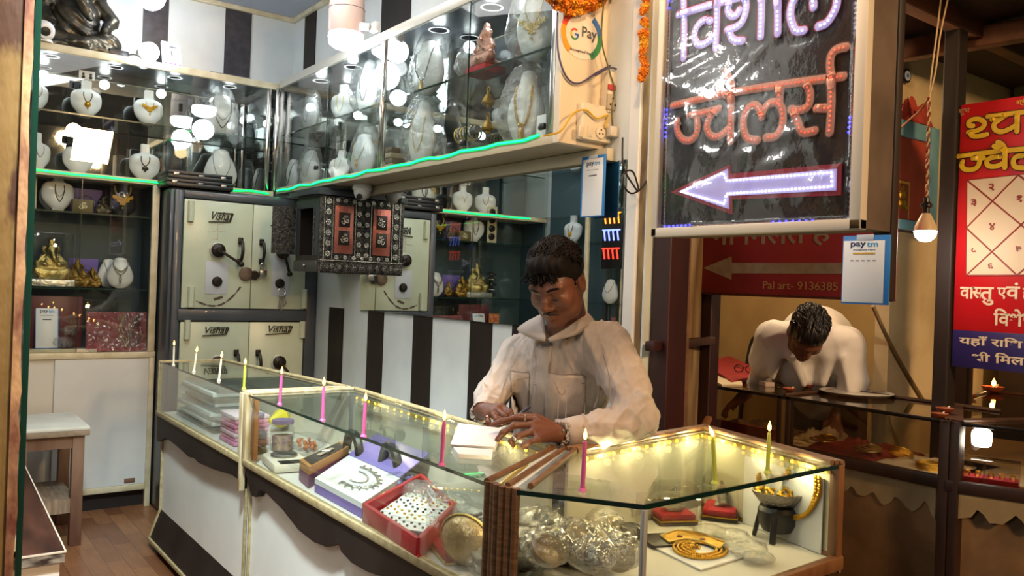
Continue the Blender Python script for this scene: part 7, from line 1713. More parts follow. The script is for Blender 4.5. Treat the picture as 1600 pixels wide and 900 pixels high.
# acrylic boxes with red beds and silver figurines
for (px, py, hh, sx_, lab, rz) in ((1052, 815, .12, .058, 'left acrylic box with red bed and silver figurine', -25), (1126, 806, .13, .07, 'right acrylic box with red bed and silver figurine', 35)):
    q = cz(px, py, ZF); q.z = ZF; M = Matrix.Translation(q) @ Matrix.Rotation(R(rz), 4, 'Z'); t = thing('figurine_box', lab, 'box', q, 'acrylic figurine boxes')
    m = MB(); m.box((-sx_ * 1.06, -sx_ * .8, 0), (sx_ * 1.06, sx_ * .8, .012), .001, M); m.build('base', mat('dark_base', '#2a1d18', .4), t)
    m = MB(); m.box((-sx_, -sx_ * .74, .012), (sx_, sx_ * .74, .034), .009, M); m.build('velvet_bed', REDV, t)
    m = MB(); m.box((-sx_ * 1.04, -sx_ * .78, .012), (sx_ * 1.04, sx_ * .78, hh), .001, M); m.build('cover', ACR, t)
    m = MB()
    for s2 in (-1, 1): m.bar(M @ Vector((-sx_ * 1.05, s2 * sx_ * .79, .013)), M @ Vector((sx_ * 1.05, s2 * sx_ * .79, .013)), .003, .004).bar(M @ Vector((s2 * sx_ * 1.05, -sx_ * .79, .013)), M @ Vector((s2 * sx_ * 1.05, sx_ * .79, .013)), .003, .004)
    m.build('gold_edge', GOLD, t)
    idol(M @ Vector((0, 0, .034)), R(rz), .08, SILVER, 'silver figurine on the red bed of the %s acrylic box' % lab.split()[0])
q = cz(1050, 772, ZF); t = thing('clear_box', 'empty clear box behind the left figurine box', 'box', q); M = Matrix.Translation((1.78, 1.62, ZF)) @ Matrix.Rotation(R(-20), 4, 'Z'); m = MB(); m.box((-.075, -.06, 0), (.075, .06, .13), .003, M); m.build('cover', ACR, t); m = MB(); m.box((-.07, -.055, .002), (.07, .055, .01), .001, M); m.build('base', mat('dark_base', '#2a1d18', .4), t)
# gold necklace card, mask, puffs
t = thing('necklace_card', 'white card carrying a looped gold necklace at the front', 'card', cz(1085, 868))
P = [cz(x, y) for x, y in ((1020, 856), (1080, 838), (1175, 868), (1095, 892))]
m = MB(); m.prism([Vector((p.x, p.y, ZF)) for p in P], (0, 0, .004)); m.build('card', PAPER, t, smooth=False)
for k, (rx, ry) in enumerate(((.40, .36), (.33, .30), (.26, .24))):
    pts = [on_tray(P, .5 + rx * math.cos(R(a)), .5 + ry * math.sin(R(a)), ZF + .009 + .001 * k) for a in range(0, 352, 8)]; bead_chain(pts, .0042, .0065, GOLD, 'chain', t)
m = MB(); rn = random.Random(8)
for k in range(40): m.ball(on_tray(P, .42 + rn.uniform(-.13, .13), .42 + rn.uniform(-.1, .1), ZF + .008 + rn.uniform(0, .008)), .004, 6, 4)
m.build('pendant_cluster', GOLD, t)['kind'] = 'stuff'
t = thing('gold_ornament', 'flat gold forehead ornament above the necklace card', 'ornament', cz(1062, 842))
P2 = [cz(x, y, ZF + .012) for x, y in ((1032, 838), (1058, 829), (1090, 832), (1133, 848), (1125, 858), (1095, 846), (1068, 843), (1045, 848))]
m = MB(); m.prism([Vector((p.x, p.y, ZF + .010)) for p in P2], (0, 0, .003)); m.build('plate', GOLD, t, smooth=False)
m = MB()
for i in range(len(P2)): m.tube([Vector((P2[i].x, P2[i].y, ZF + .014)), Vector((P2[(i + 1) % 8].x, P2[(i + 1) % 8].y, ZF + .014))], .0028, 6)
m.build('rope_edge', GOLDP, t)
m = MB()
for x, y in ((1062, 838), (1098, 842)): 
    p = cz(x, y, ZF + .014); m.lathe([(.009, 0), (.006, .002), (0, .003)], 12, Vector((p.x, p.y, ZF + .0135)))
m.build('red_stone', mat('dark_red_stone', '#5e1c18', .2), t)
for k, (px, py, r_, lab) in enumerate(((1108, 838, .045, 'clear bubble pouch behind the gold necklace card'), (1142, 846, .05, 'clear bubble pouch in front of the tripod bowl'), (1165, 866, .055, 'flat clear bubble pouch at the right front'), (1185, 880, .04, 'small clear pouch right of the necklace card'))):
    q = cz(px, py); q.z = ZF; puff(q, r_, lab, 80 + k, WRAPM, scale=(1.1, 1, .42), group='clear bubble pouches')
# tripod bowl of gold
q = cz(1214, 842); t = thing('tripod_bowl', 'silver bowl of gold pieces on a black four legged stand', 'bowl', q)
BK = mat('black_painted_stand', '#17161a', .35)
for k in range(4):
    a = R(45 + 90 * k - 20); d_ = Vector((math.cos(a), math.sin(a), 0)); m = MB(); m.bar(q + d_ * .066, q + d_ * .046 + Vector((0, 0, .098)), .018, .012, .003); m.build('leg', BK, t)
m = MB(); m.lathe([(.02, .018), (.042, .026), (.056, .05), (.058, .085), (.05, .096), (0, .098)], 24, q); m.build('pot', BK, t)
m = MB(); m.lathe([(.03, .098), (.055, .108), (.074, .132), (.078, .142), (.074, .142), (.05, .116), (0, .108)], 28, q); m.build('bowl', SILVER, t)
m = MB(); rn = random.Random(4)
for k in range(90): a = rn.uniform(0, 6.28); r_ = .066 * math.sqrt(rn.random()); m.ball(q + Vector((r_ * math.cos(a), r_ * math.sin(a), .133 + .018 * (1 - r_ / .066) + rn.uniform(0, .005))), .0062, 6, 4)
m.build('gold_pieces', GOLD, t)['kind'] = 'stuff'
m = MB(); m.cyl(q + Vector((-.005, .01, .13)), q + Vector((-.005, .01, .19)), .021, 18); o = m.build('white_cup', mat('white_frosted_cup', '#e8e4dc', .3), None); tag(o, 'white cup standing in the bowl of gold pieces', 'cup')
# gold strings hung on the right hand panel, on white card
cdv = Vector((D_[0] - C_[0], D_[1] - C_[1], 0)); cdn = Vector((-cdv.y, cdv.x, 0)).normalized(); cdn = cdn if cdn.x < 0 else -cdn
def CD(u, z, off): return Vector((C_[0], C_[1], 0)) + cdv * u + cdn * off + Vector((0, 0, z))
t = thing('necklace_board', 'white panel with a long gold necklace at the right side of the corner counter', 'board', CD(.4, ZB, .01))
m = MB(); m.prism([CD(.08, ZF, .016), CD(.62, ZF, .016), CD(.62, ZT - .05, .016), CD(.08, ZT - .05, .016)], cdn * .003); m.build('card', PAPER, t, smooth=False)
for k in range(2):
    pts = smoothpath([CD(.10 + .02 * k, ZT - .05, .024), CD(.10 + .02 * k, ZT - .10, .024), CD(.18, ZT - .165, .026), CD(.34, ZT - .185 - .01 * k, .026), CD(.48, ZT - .16, .026)], 6); bead_chain(pts, .007, .010, GOLD, 'necklace', t)
for u, z in ((.36, ZT - .09), (.44, ZT - .075), (.30, ZT - .06), (.5, ZT - .10)): pendant('round', CD(u, z, .024), GOLD, t, .7)
# ------------------------------------------------------------------ people
def PD(x, y, d): return np.array(CAM + ray(x, y) * d)
SKIN = mat('brown_skin', '#6e4331', .45, noise='#5f3828', scale=14, sss=.08, bump=.08, bscale=120); HAIR = mat('black_hair', '#070505', .6, noise='#150a09', scale=60, stretch=(1, 1, .2), spec=.15)
NAIL = mat('nail', '#b08472', .3)
def head_axes(F, tilt, roll=0.0):
    F = Vector(F).normalized(); up = Vector((0, 0, 1)); f = F * math.cos(tilt) - up * math.sin(tilt); u = up * math.cos(tilt) + F * math.sin(tilt); l = u.cross(f) * -1.0
    l = f.cross(u) * -1.0
    q = Quaternion(f, roll); return np.array([q @ l, q @ f, q @ u]).T      # columns: left, forward, up
def put_head(f, c, A, neck, s=1.0):
    def H(x, y, z): return c + A @ (np.array((x, y, z)) * s)
    e = lambda p, r, k=.012, op='u': f.egg(H(*p), np.array(r) * s, k, A, op)
    e((0, -.014, .034), (.074, .096, .086), .02); e((0, .030, -.030), (.061, .062, .078), .03); e((0, .040, .02), (.060, .052, .05), .02)
    f.chain([H(-.056, -.004, -.035), H(-.046, .03, -.076), H(0, .070, -.097), H(.046, .03, -.076), H(.056, -.004, -.035)], [.018 * s, .017 * s, .019 * s, .017 * s, .018 * s], .025)
    e((0, .078, -.094), (.020, .016, .017), .015)
    for q in (-1, 1):
        e((q * .031, .100, .006), (.020, .016, .013), .014, 'd'); e((q * .031, .0745, .003), (.0165, .0145, .0125), .004); f.limb(H(q * .016, .0885, -.001), H(q * .046, .0805, -.003), .0030 * s, .0026 * s, .003)
        f.limb(H(q * .011, .0905, .024), H(q * .049, .073, .026), .0085 * s, .007 * s, .014); e((q * .042, .060, -.024), (.024, .024, .024), .022)
        e((q * .0135, .0965, -.034), (.0095, .010, .0085), .006); f.limb(H(q * .018, .088, -.060), H(0, .0965, -.0565), .0042 * s, .0052 * s, .005); f.limb(H(q * .016, .088, -.070), H(0, .0955, -.0705), .0050 * s, .0066 * s, .005)
        e((q * .079, -.010, -.004), (.011, .022, .034), .008); e((q * .088, -.004, -.002), (.006, .012, .020), .006, 'd')
    f.chain([H(0, .088, .016), H(0, .101, -.008), H(0, .1115, -.027)], [.0085 * s, .0095 * s, .0115 * s], .010)
    f.limb(H(0, -.022, -.05), neck, .059 * s, .068 * s, .03)
    return H
def hand(f, wrist, palm, fingers, thumb, r=.0092):
    """five separate fingers of three bones; palm from wrist to the knuckles"""
    for k in palm: f.limb(wrist, k, .021, .0125, .012)
    for i, fg in enumerate(fingers):
        q = (1.0, 1.04, .98, .86)[i]; f.chain(fg, [r * q * 1.08, r * q, r * q * .93, r * q * .80], .003)
        for j in (1, 2): f.egg(fg[j], (r * q * 1.08,) * 3, .004)
    f.chain(thumb, [r * 1.5, r * 1.2, r * 1.05, r * .9], .006)
def ring_on(a, b, t, rad, mt, par, name='finger_ring'):
    a = Vector(a); b = Vector(b); p = a.lerp(b, t); M = (b - a).to_track_quat('Z', 'Y').to_matrix().to_4x4(); m = MB(); m.torus(p, rad, .0016, 18, 6, M); return m, p
def wrinkle(seed, amp, freq=26):
    rn = np.random.RandomState(seed); k1 = rn.normal(0, freq, (7, 3)); k1[:, 2] *= .55; ph = rn.rand(7) * 6
    def fn(V, N):
        d = sum((1 - np.abs(np.sin(V @ k1[i] + ph[i] + 1.2 * np.sin(V @ k1[(i + 3) % 7] * .5)))) ** 3 for i in range(7)) / 7
        return (d - .25) * amp
    return fn
def cloth_folds(f, segs, k=.012):
    for a, b, r in segs: f.limb(a, b, r, r * .6, k)
def bvh(me): return BVHTree.FromPolygons([v.co.copy() for v in me.vertices], [tuple(p.vertices) for p in me.polygons])
def cast(tr, x, y, off=.003):
    d = ray(x, y).normalized(); h = tr.ray_cast(CAM, d)
    return (h[0] - d * off) if h[0] is not None else None
def hair_mesh(c, A, s, cut, n_str, seed, crown=(0, -.02, .05), fringe=0, vol=1.0):
    """scalp shell with combed locks on it"""
    def H(x, y, z): return c + A @ (np.array((x, y, z)) * s)
    ext = .17 * s; f = SDF(c - ext, c + ext, .0052)
    f.egg(H(0, -.020, .045), np.array((.081, .103, .090 * vol)) * s, .01, A); f.egg(H(0, .035, .085), np.array((.062, .050, .040)) * s * vol, .03, A)
    for q in (-1, 1): f.egg(H(q * .070, -.012, .01), np.array((.013, .030, .042)) * s, .012, A)
    f.egg(H(0, -.07, -.025), np.array((.060, .045, .05)) * s, .02, A)
    for p, r in cut: f.egg(H(*p), np.array(r) * s, .012, A, 'd')
    k = A @ np.array((170, 30, 40)); k2 = A @ np.array((90, 60, -70))
    me = f.mesh('hair', lambda V, N: .0026 * np.sin(V @ k + 2 * np.sin(V @ k2 * .4)) + .0014 * np.sin(V @ k * 2.3))
    tr = bvh(me); rn = random.Random(seed); m = MB(); m.add(me)
    for i in range(n_str):
        th = rn.uniform(-1.25, 1.25); pts = []; ph0 = rn.uniform(-.55, .35) * math.pi * .5
        L = rn.uniform(.5, 1.0); w0 = rn.uniform(-.14, .14); lift = rn.uniform(.001, .008) * vol
        for j in range(8):
            u = ph0 + L * j / 7 * 1.1; ax = math.sin(th + w0 * j * .6); r1 = math.cos(th + w0 * j * .6)
            d = np.array((ax, -math.sin(u) * r1 * 1.0, math.cos(u) * r1 * 1.0 + .25)); d = A @ (d / np.linalg.norm(d)); o_ = Vector(H(0, -.02, .03))
            h = tr.ray_cast(o_ + Vector(d) * .3, -Vector(d))
            if h[0] is not None: pts.append(h[0] + Vector(d) * (.0012 + lift * math.sin(j / 7 * 3.14)))
        if len(pts) > 4: m.tube(pts, [.0008 + .0014 * math.sin((q + .5) / len(pts) * 3.14) for q in range(len(pts))], 5)
    for i in range(fringe):
        x = rn.uniform(-.058, .050); z0_ = rn.uniform(.070, .088); dx = rn.uniform(-.022, .012); L = rn.uniform(.0, .014)
        P = [H(x, .070 - abs(x) * .35, z0_), H(x + dx * .4, .091 - abs(x) * .45, z0_ - .016), H(x + dx, .099 - abs(x) * .45, z0_ - .022 - L * .5), H(x + dx * 1.5, .098 - abs(x) * .45, z0_ - .022 - L)]
        m.tube(smoothpath(P, 3), [.0026, .0028, .0028, .0026, .0024, .0021, .0018, .0013, .0008, .0003], 5)
    for i in range(fringe // 2):
        a = rn.uniform(0, 6.28); el = rn.uniform(.35, 1.4); d = A @ np.array((math.cos(a) * math.cos(el), math.sin(a) * math.cos(el), math.sin(el))); p = H(0, -.02, .035) + d * .088; q = A @ np.array((rn.uniform(-.03, .03), rn.uniform(-.03, .01), .006))
        m.tube([p, p + d * .006 + q * .5, p + d * .007 + q * 1.1], [.0022, .0018, .0003], 5)
    return m
# ---------------------------------------------------------------- the shopkeeper writing at the counter
F1 = Vector((-.83, -.55, 0)).normalized(); Lv = Vector((-F1.y, F1.x, 0)); AX1 = np.array([Lv, F1, (0, 0, 1)]).T
hc = PD(870, 443, 2.58); A = head_axes((-.90, -.44, 0), R(31), R(4)); neck = PD(889, 524, 2.70)
Sr, Sl = PD(812, 552, 2.77), PD(950, 537, 2.62); Er, El = PD(768, 620, 2.70), PD(994, 655, 2.47); Wr, Wl = PD(754, 642, 2.54), PD(876, 678, 2.375)
f = SDF((1.05, 1.45, .86), (2.1, 2.45, 1.62), .0034)
f.egg(PD(874, 585, 2.76), (.15, .10, .14), .03, AX1); f.limb(Sr, Sl, .04, .04, .03); f.limb(neck, PD(874, 585, 2.76), .06, .09, .03)
f.chain([Sr, Er, Wr], [.045, .036, .027], .02); f.chain([Sl, El, Wl], [.045, .036, .027], .02)
H1 = put_head(f, hc, A, neck)
lk = [PD(838, 655, 2.36), PD(832, 664, 2.335), PD(832, 675, 2.31), PD(840, 686, 2.29)]
LF = [[lk[0], PD(806, 653, 2.36), PD(784, 658, 2.355), PD(770, 663, 2.35)], [lk[1], PD(803, 665, 2.325), PD(786, 676, 2.315), PD(777, 687, 2.312)], [lk[2], PD(810, 681, 2.29), PD(799, 689, 2.29), PD(802, 696, 2.297)], [lk[3], PD(826, 692, 2.275), PD(818, 696, 2.278), PD(823, 699, 2.286)]]
hand(f, Wl, lk, LF, [PD(862, 664, 2.39), PD(838, 652, 2.40), PD(816, 650, 2.40), PD(801, 655, 2.39)])
rk = [PD(784, 636, 2.47), PD(777, 640, 2.455), PD(769, 645, 2.455), PD(761, 650, 2.465)]
RF = [[rk[0], PD(797, 644, 2.44), PD(801, 654, 2.43), PD(796, 660, 2.43)], [rk[1], PD(789, 650, 2.425), PD(790, 660, 2.42), PD(783, 664, 2.425)], [rk[2], PD(776, 655, 2.425), PD(777, 664, 2.42), PD(771, 667, 2.43)], [rk[3], PD(763, 659, 2.435), PD(765, 667, 2.435), PD(769, 669, 2.445)]]
hand(f, Wr, rk, RF, [PD(770, 640, 2.51), PD(785, 645, 2.50), PD(795, 651, 2.485), PD(798, 658, 2.465)])
base = Vector((1.95, 2.2, 0)); person = thing('person', 'man with dark hair in a beige grey shirt writing with a pen at the counter', 'person', base)
body = obj_from(f.mesh('body', relax=1), 'body', SKIN, person)
# hair, brows, moustache, eyes
obj_from(bpy.data.meshes.new('x'), 'x', HAIR) if False else None
hm = hair_mesh(hc, A, 1.0, [((.006, .104, .004), (.070, .062, .080)), ((.052, .072, -.02), (.05, .05, .066)), ((-.052, .072, -.02), (.05, .05, .066)), ((.09, .02, -.045), (.03, .05, .06)), ((-.09, .02, -.045), (.03, .05, .06))], 520, 3, fringe=70)
hm.build('hair', HAIR, person, angle=80)
m = MB()
for q in (-1, 1):
    P = [Vector(H1(q * x, y, z)) for x, y, z in ((.013, .0975, .025), (.026, .0965, .030), (.040, .0885, .030), (.050, .078, .025))]; m.tube(smoothpath(P, 3), [.0015 + .0026 * math.sin((i + 1) / 11 * 3.0) for i in range(10)], 6)
m.build('eyebrows', HAIR, person)
m = MB()
for q in (-1, 1):
    P = [Vector(H1(q * x, y, z)) for x, y, z in ((.001, .1005, -.0475), (.012, .0985, -.0495), (.022, .0915, -.056), (.027, .0845, -.063))]; m.tube(smoothpath(P, 3), [.0040, .0042, .0040, .0038, .0036, .0032, .0028, .0022, .0016, .001], 6)
m.build('moustache', mat('thin_moustache', '#2e1d18', .7), person)
m = MB()
for q in (-1, 1):
    P = [Vector(H1(q * x, y, z)) for x, y, z in ((.018, .0900, -.006), (.031, .0915, -.0095), (.046, .0835, -.007))]; m.tube(smoothpath(P, 4), .0013, 5)
m.build('eyelashes', BLACK, person)
# shirt
SHIRT = mat('beige_grey_shirt', '#b9ada6', .75, noise='#b1a49c', scale=30, bump=.12, bscale=260)
g = SDF((1.05, 1.4, .5), (2.3, 2.6, 1.45), .0058)
ch = PD(876, 590, 2.76); be = PD(874, 700, 2.83)
g.egg(ch, (.178, .122, .165), .05, AX1); g.egg(be, (.170, .128, .22), .08, AX1); g.limb(PD(815, 556, 2.77), PD(946, 542, 2.63), .060, .066, .05); g.limb(neck + np.array((0, 0, -.02)), ch, .075, .12, .05)
g.limb(PD(893, 526, 2.73), Sr, .048, .052, .04); g.limb(PD(893, 524, 2.72), Sl, .048, .056, .04)
g.chain([Sr, Er, Wr], [.060, .051, .036], .035); g.chain([Sl, PD(978, 595, 2.55), El], [.068, .064, .060], .04); g.chain([El, PD(935, 672, 2.42), Wl], [.060, .050, .037], .03)
for a, b, r in ((PD(945, 560, 2.56), PD(930, 640, 2.62), .012), (PD(960, 590, 2.52), PD(985, 640, 2.42), .014), (PD(1005, 620, 2.45), PD(960, 655, 2.40), .013), (PD(985, 670, 2.40), PD(930, 660, 2.37), .010), (PD(975, 685, 2.41), PD(915, 680, 2.35), .009), (PD(905, 560, 2.62), PD(940, 600, 2.60), .009), (PD(755, 600, 2.64), PD(760, 632, 2.56), .010), (PD(900, 640, 2.68), PD(925, 690, 2.70), .010)):
    g.limb(a, b, r, r * .5, .020)
g.limb(PD(866, 500, 2.53), PD(853, 528, 2.56), .040, .008, .01, 'd'); g.limb(PD(880, 480, 2.60), PD(868, 505, 2.58), .058, .046, .012, 'd')
g.limb(PD(878, 678, 2.372), PD(858, 679, 2.36), .030, .032, .003, 'd'); g.limb(PD(752, 644, 2.53), PD(765, 644, 2.48), .028, .03, .003, 'd')
sme = g.mesh('shirt', lambda V, N: wrinkle(4, .030, 16)(V, N) + wrinkle(6, .020, 36)(V, N), relax=2)
ST = bvh(sme); shirt = obj_from(sme, 'shirt', SHIRT, person)
def cloth_patch(poly_px, nu, nv, off, name, mt, th=.0018):
    """a sewn-on piece lying on the shirt; poly_px four corners"""
    (x0, y0), (x1, y1), (x2, y2), (x3, y3) = poly_px; rows = []
    for i in range(nu + 1):
        row = []
        for j in range(nv + 1):
            u, v = i / nu, j / nv; x = (x0 * (1 - u) + x1 * u) * (1 - v) + (x3 * (1 - u) + x2 * u) * v; y = (y0 * (1 - u) + y1 * u) * (1 - v) + (y3 * (1 - u) + y2 * u) * v
            p = cast(ST, x, y, off); row.append(p if p is not None else Vector(PD(x, y, 2.65)))
        rows.append(row)
    m = MB(); m.grid(rows); o = m.build(name, mt, shirt); s_ = o.modifiers.new('thick', 'SOLIDIFY'); s_.thickness = th; return o
def seam(px, name, r=.0011, par=shirt, off=.0035, mt=None):
    P = [cast(ST, x, y, off) for x, y in px]; P = [p for p in P if p is not None]
    if len(P) > 1: m = MB(); m.tube(smoothpath(P, 4), r, 5); m.build(name, mt or mat('shirt_seam', '#8f837c', .8), par)
cloth_patch([(843, 538), (863, 538), (846, 690), (824, 690)], 5, 26, .0032, 'placket', SHIRT)
seam([(863, 540), (857, 590), (852, 640), (846, 688)], 'stitching', .0009, off=.0048); seam([(843, 540), (836, 590), (830, 640), (824, 688)], 'stitching', .0009, off=.0048)
cloth_patch([(798, 579), (827, 583), (825, 656), (800, 656)], 8, 14, .0034, 'pocket', SHIRT); cloth_patch([(852, 583), (915, 588), (913, 668), (852, 664)], 12, 14, .0034, 'pocket', SHIRT)
seam([(798, 579), (812, 581), (827, 583)], 'pocket_edge', off=.0052); seam([(798, 590), (802, 603), (808, 594), (827, 590)], 'pocket_flap_seam', off=.0052)
seam([(852, 583), (885, 585), (915, 588), (914, 628), (913, 667)], 'pocket_edge', off=.0052); seam([(853, 591), (866, 597), (873, 612), (880, 616), (888, 602), (914, 599)], 'pocket_flap_seam', off=.0052); seam([(873, 614), (871, 664)], 'pocket_edge', off=.0052); seam([(886, 612), (883, 666)], 'pocket_edge', off=.0052)
for x, y in ((848, 541), (836, 598), (829, 655)):
    p = cast(ST, x, y, .006)
    if p is not None: d = (CAM - p).normalized(); m = MB(); m.lathe([(.0058, -.001), (.0062, .001), (.005, .0022), (0, .0015)], 14, M=Matrix.Translation(p) @ d.to_track_quat('Z', 'Y').to_matrix().to_4x4()); m.build('button', mat('grey_button', '#a39a96', .3), shirt)
seam([(942, 552), (952, 590), (955, 640)], 'armhole_seam', .0012); seam([(806, 560), (788, 600), (782, 630)], 'armhole_seam', .0012)
# collar: inner edge round the neck, outer edge on the shoulders
inn = [(853, 531, 2.575), (851, 514, 2.585), (850, 501, 2.605), (853, 491, 2.66), (872, 482, 2.765), (902, 484, 2.735), (912, 488, 2.66), (902, 500, 2.60), (880, 516, 2.575), (856, 532, 2.572)]
out = [(851, 533, 2.57), (830, 529, 2.60), (808, 515, 2.64), (826, 503, 2.71), (868, 495, 2.82), (915, 498, 2.76), (930, 505, 2.655), (904, 522, 2.585), (884, 528, 2.57), (858, 534, 2.568)]
ia = smoothpath([PD(*q) for q in inn], 4); oa = smoothpath([PD(*q) for q in out], 4); rows = []
for a, b in zip(ia, oa):
    mid = (a + b) / 2 + Vector((0, 0, .008)); rows.append([a + (a - b) * .0 + Vector((0, 0, .002)), a.lerp(b, .25) + Vector((0, 0, .008)), mid, a.lerp(b, .78) + Vector((0, 0, .006)), b])
m = MB(); m.grid(rows); o = m.build('collar', SHIRT, shirt); o.modifiers.new('thick', 'SOLIDIFY').thickness = .003
# cuffs
for a, b, r in ((Wl + (El - Wl) * .04, Wl + (El - Wl) * .30, .0395),):
    m = MB(); P = [Vector(a + (b - a) * i / 4) for i in range(5)]; m.tube(P, [r + .001, r + .002, r + .0025, r + .003, r + .004], 24, cap=False); o = m.build('cuff', SHIRT, shirt); o.modifiers.new('thick', 'SOLIDIFY').thickness = .002
# rings
for a, b, t_, rad in ((LF[0][0], LF[0][1], .55, .0108), (LF[2][1], LF[2][2], .5, .0102), (RF[3][0], RF[3][1], .5, .0095)):
    m, p = ring_on(a, b, t_, rad, SILVER, person)
    if rad == .0102: m.ball(p - Vector(FW) * .010, .006, 10, 8)
    m.build('finger_ring', SILVER, person)
# trousers behind the counter
g = SDF((1.5, 1.8, -.02), (2.3, 2.7, .98), .012); hp = Vector(PD(872, 735, 2.86))
hx = np.array((hp.x, hp.y, .84)); g.egg(hx, (.165, .125, .15), .04, AX1)
for q in (-1, 1):
    a = hx + AX1 @ np.array((q * .09, 0, -.05)); k_ = np.array((a[0] + .01, a[1], .46)); an = np.array((a[0] + .03, a[1] + .02, .09)); g.chain([a, k_, an], [.095, .068, .055], .03)
obj_from(g.mesh('trousers', wrinkle(8, .01)), 'trousers', mat('dark_grey_trousers', '#3a3a42', .8), person)
for q in (-1, 1):
    a = hx + AX1 @ np.array((q * .09, 0, -.05)); m = MB(); c_ = Vector((a[0] + .03, a[1] + .02, .036)) + F1 * .06; m.ball(c_, .05, 14, 8, (1, 1, .68)); m.ball(c_ - F1 * .08, .042, 14, 8, (1, 1, .8)); m.build('shoe', BLACK, person)
# pen and tilted notepad in his hands
a = Vector(PD(793, 660, 2.405)); b = Vector(PD(828, 636, 2.46)); t = thing('pen', 'dark pen held in the right hand of the writing man', 'pen', a)
ax = (b - a).normalized(); m = MB(); m.tube([a + ax * .012, b], .0045, 10); m.build('barrel', mat('dark_blue_pen', '#1c1f3a', .3), t); m = MB(); m.tube([a, a + ax * .012], [.0008, .0042], 10); m.build('tip', STEEL, t)
t = thing('notepad', 'white notepad tilted up under the writing hands', 'notepad', Vector(PD(740, 700, 2.3)))
N4 = [Vector(PD(704, 694, 2.29)), Vector(PD(716, 661, 2.41)), Vector(PD(785, 669, 2.395)), Vector(PD(773, 698, 2.275))]; nn = (N4[1] - N4[0]).cross(N4[3] - N4[0]).normalized(); nn = nn if nn.z > 0 else -nn
m = MB(); m.prism(N4, -nn * .004); m.build('top_sheet', mat('pinkish_sheet', '#f0e8ea', .6), t, smooth=False)
m = MB(); q4 = [Vector((p.x, p.y, max(p.z, ZT + .004))) - nn * .005 for p in N4]; q4[0] += Vector((.01, .01, 0)); m.prism(q4, -nn * .010); m.build('pages', PAPER, t, smooth=False)
m = MB(); B4 = [onz(x, y, ZT + .012) for x, y in ((708, 698), (770, 702), (768, 712), (716, 709))]; m.prism([Vector((p.x, p.y, ZT + .001)) for p in B4], (0, 0, .011)); m.build('back_pages', PAPER, t, smooth=False)
# ---------------------------------------------------------------- the person bending over the stall counter
F2 = Vector((-.8, -.6, 0)).normalized(); L2v = Vector((-F2.y, F2.x, 0)); AX2 = np.array([L2v, F2, (0, 0, 1)]).T
SKIN2 = mat('brown_skin_two', '#74472f', .5, sss=.08)
hc2 = PD(1261, 522, 3.86); A2 = head_axes((-.72, -.70, 0), R(62), R(-6)); nk2 = PD(1270, 512, 4.06)
S2r, S2l = PD(1207, 528, 4.16), PD(1322, 538, 4.06); E2r, W2r = PD(1192, 590, 4.30), PD(1158, 622, 4.36); E2l, W2l = PD(1334, 596, 4.05), PD(1305, 650, 4.0)
lo = np.min([hc2 - .2, S2r - .2, S2l - .2, W2r - .25, W2l - .2, PD(1285, 600, 4.6) - .3], axis=0); hi = np.max([hc2 + .2, S2r + .2, S2l + .2, W2r + .2, W2l + .2, PD(1285, 600, 4.6) + .3], axis=0)
f = SDF(lo, hi, .0055)
sp = [nk2, PD(1272, 528, 4.35), PD(1285, 600, 4.62)]; f.chain(sp, [.07, .11, .12], .04); f.limb(S2r, S2l, .045, .045, .03); f.chain([S2r, E2r, W2r], [.045, .04, .029], .02); f.chain([S2l, E2l, W2l], [.045, .04, .029], .02)
put_head(f, hc2, A2, nk2)
def simple_hand(f, w, d, s_):
    d = np.array(d) / np.linalg.norm(d); side = np.cross(d, np.array((0, 0, 1.))); side /= np.linalg.norm(side); dn = np.cross(side, d); kn = [w + d * .075 + side * (.028 - .019 * i) for i in range(4)]
    fg = [[k, k + d * .03 - dn * .006 * s_, k + d * .052 - dn * .020 * s_, k + d * (.062 - .006 * abs(i - 1)) - dn * .036 * s_] for i, k in enumerate(kn)]
    hand(f, w, kn, fg, [w + side * .02 + d * .02, w + side * .042 + d * .04, w + side * .046 + d * .065 - dn * .012 * s_, w + side * .036 + d * .085 - dn * .022 * s_])
simple_hand(f, W2r, W2r - E2r + np.array((0, 0, .03)), 1); simple_hand(f, W2l, np.array((-.5, -.3, -.8)), 1)
p2 = thing('person', 'person in a white shirt bending low over the stall counter, head down', 'person', (4.6, 2.75, -.07))
obj_from(f.mesh('body'), 'body', SKIN2, p2)
hair_mesh(hc2, A2, 1.04, [((0, .105, -.03), (.075, .06, .085)), ((.09, .03, -.045), (.03, .05, .06)), ((-.09, .03, -.045), (.03, .05, .06))], 260, 5, fringe=0).build('hair', mat('black_hair_two', '#120d0c', .4), p2, angle=80)
g = SDF(lo - .05, hi + .08, .0085)
g.chain([nk2 + np.array((.05, .04, -.02)), PD(1275, 535, 4.32), PD(1285, 605, 4.6)], [.105, .175, .185], .09); g.limb(S2r, S2l, .080, .080, .06); g.egg(PD(1268, 575, 4.22), (.17, .12, .15), .08, AX2)
g.chain([S2r, PD(1196, 562, 4.22), E2r], [.082, .076, .062], .04); g.limb(E2r, E2r + (W2r - E2r) * .45, .060, .047, .03); g.chain([S2l, E2l], [.082, .066], .04); g.limb(E2l, E2l + (W2l - E2l) * .3, .066, .058, .03)
for a, b, r in ((PD(1318, 560, 3.98), PD(1328, 612, 3.97), .018), (PD(1215, 545, 4.10), PD(1208, 590, 4.14), .022), (PD(1240, 560, 4.06), PD(1255, 600, 4.10), .03), (PD(1295, 560, 4.04), PD(1285, 600, 4.08), .03)): g.limb(a, b, r, r * .6, .05)
g.limb(PD(1262, 555, 3.86), PD(1262, 590, 3.98), .07, .05, .02, 'd')
sh2 = obj_from(g.mesh('shirt', wrinkle(9, .016, 15), relax=2), 'shirt', mat('white_cotton_shirt', '#dcd6cf', .75, bump=.1, bscale=200), p2)
m = MB()
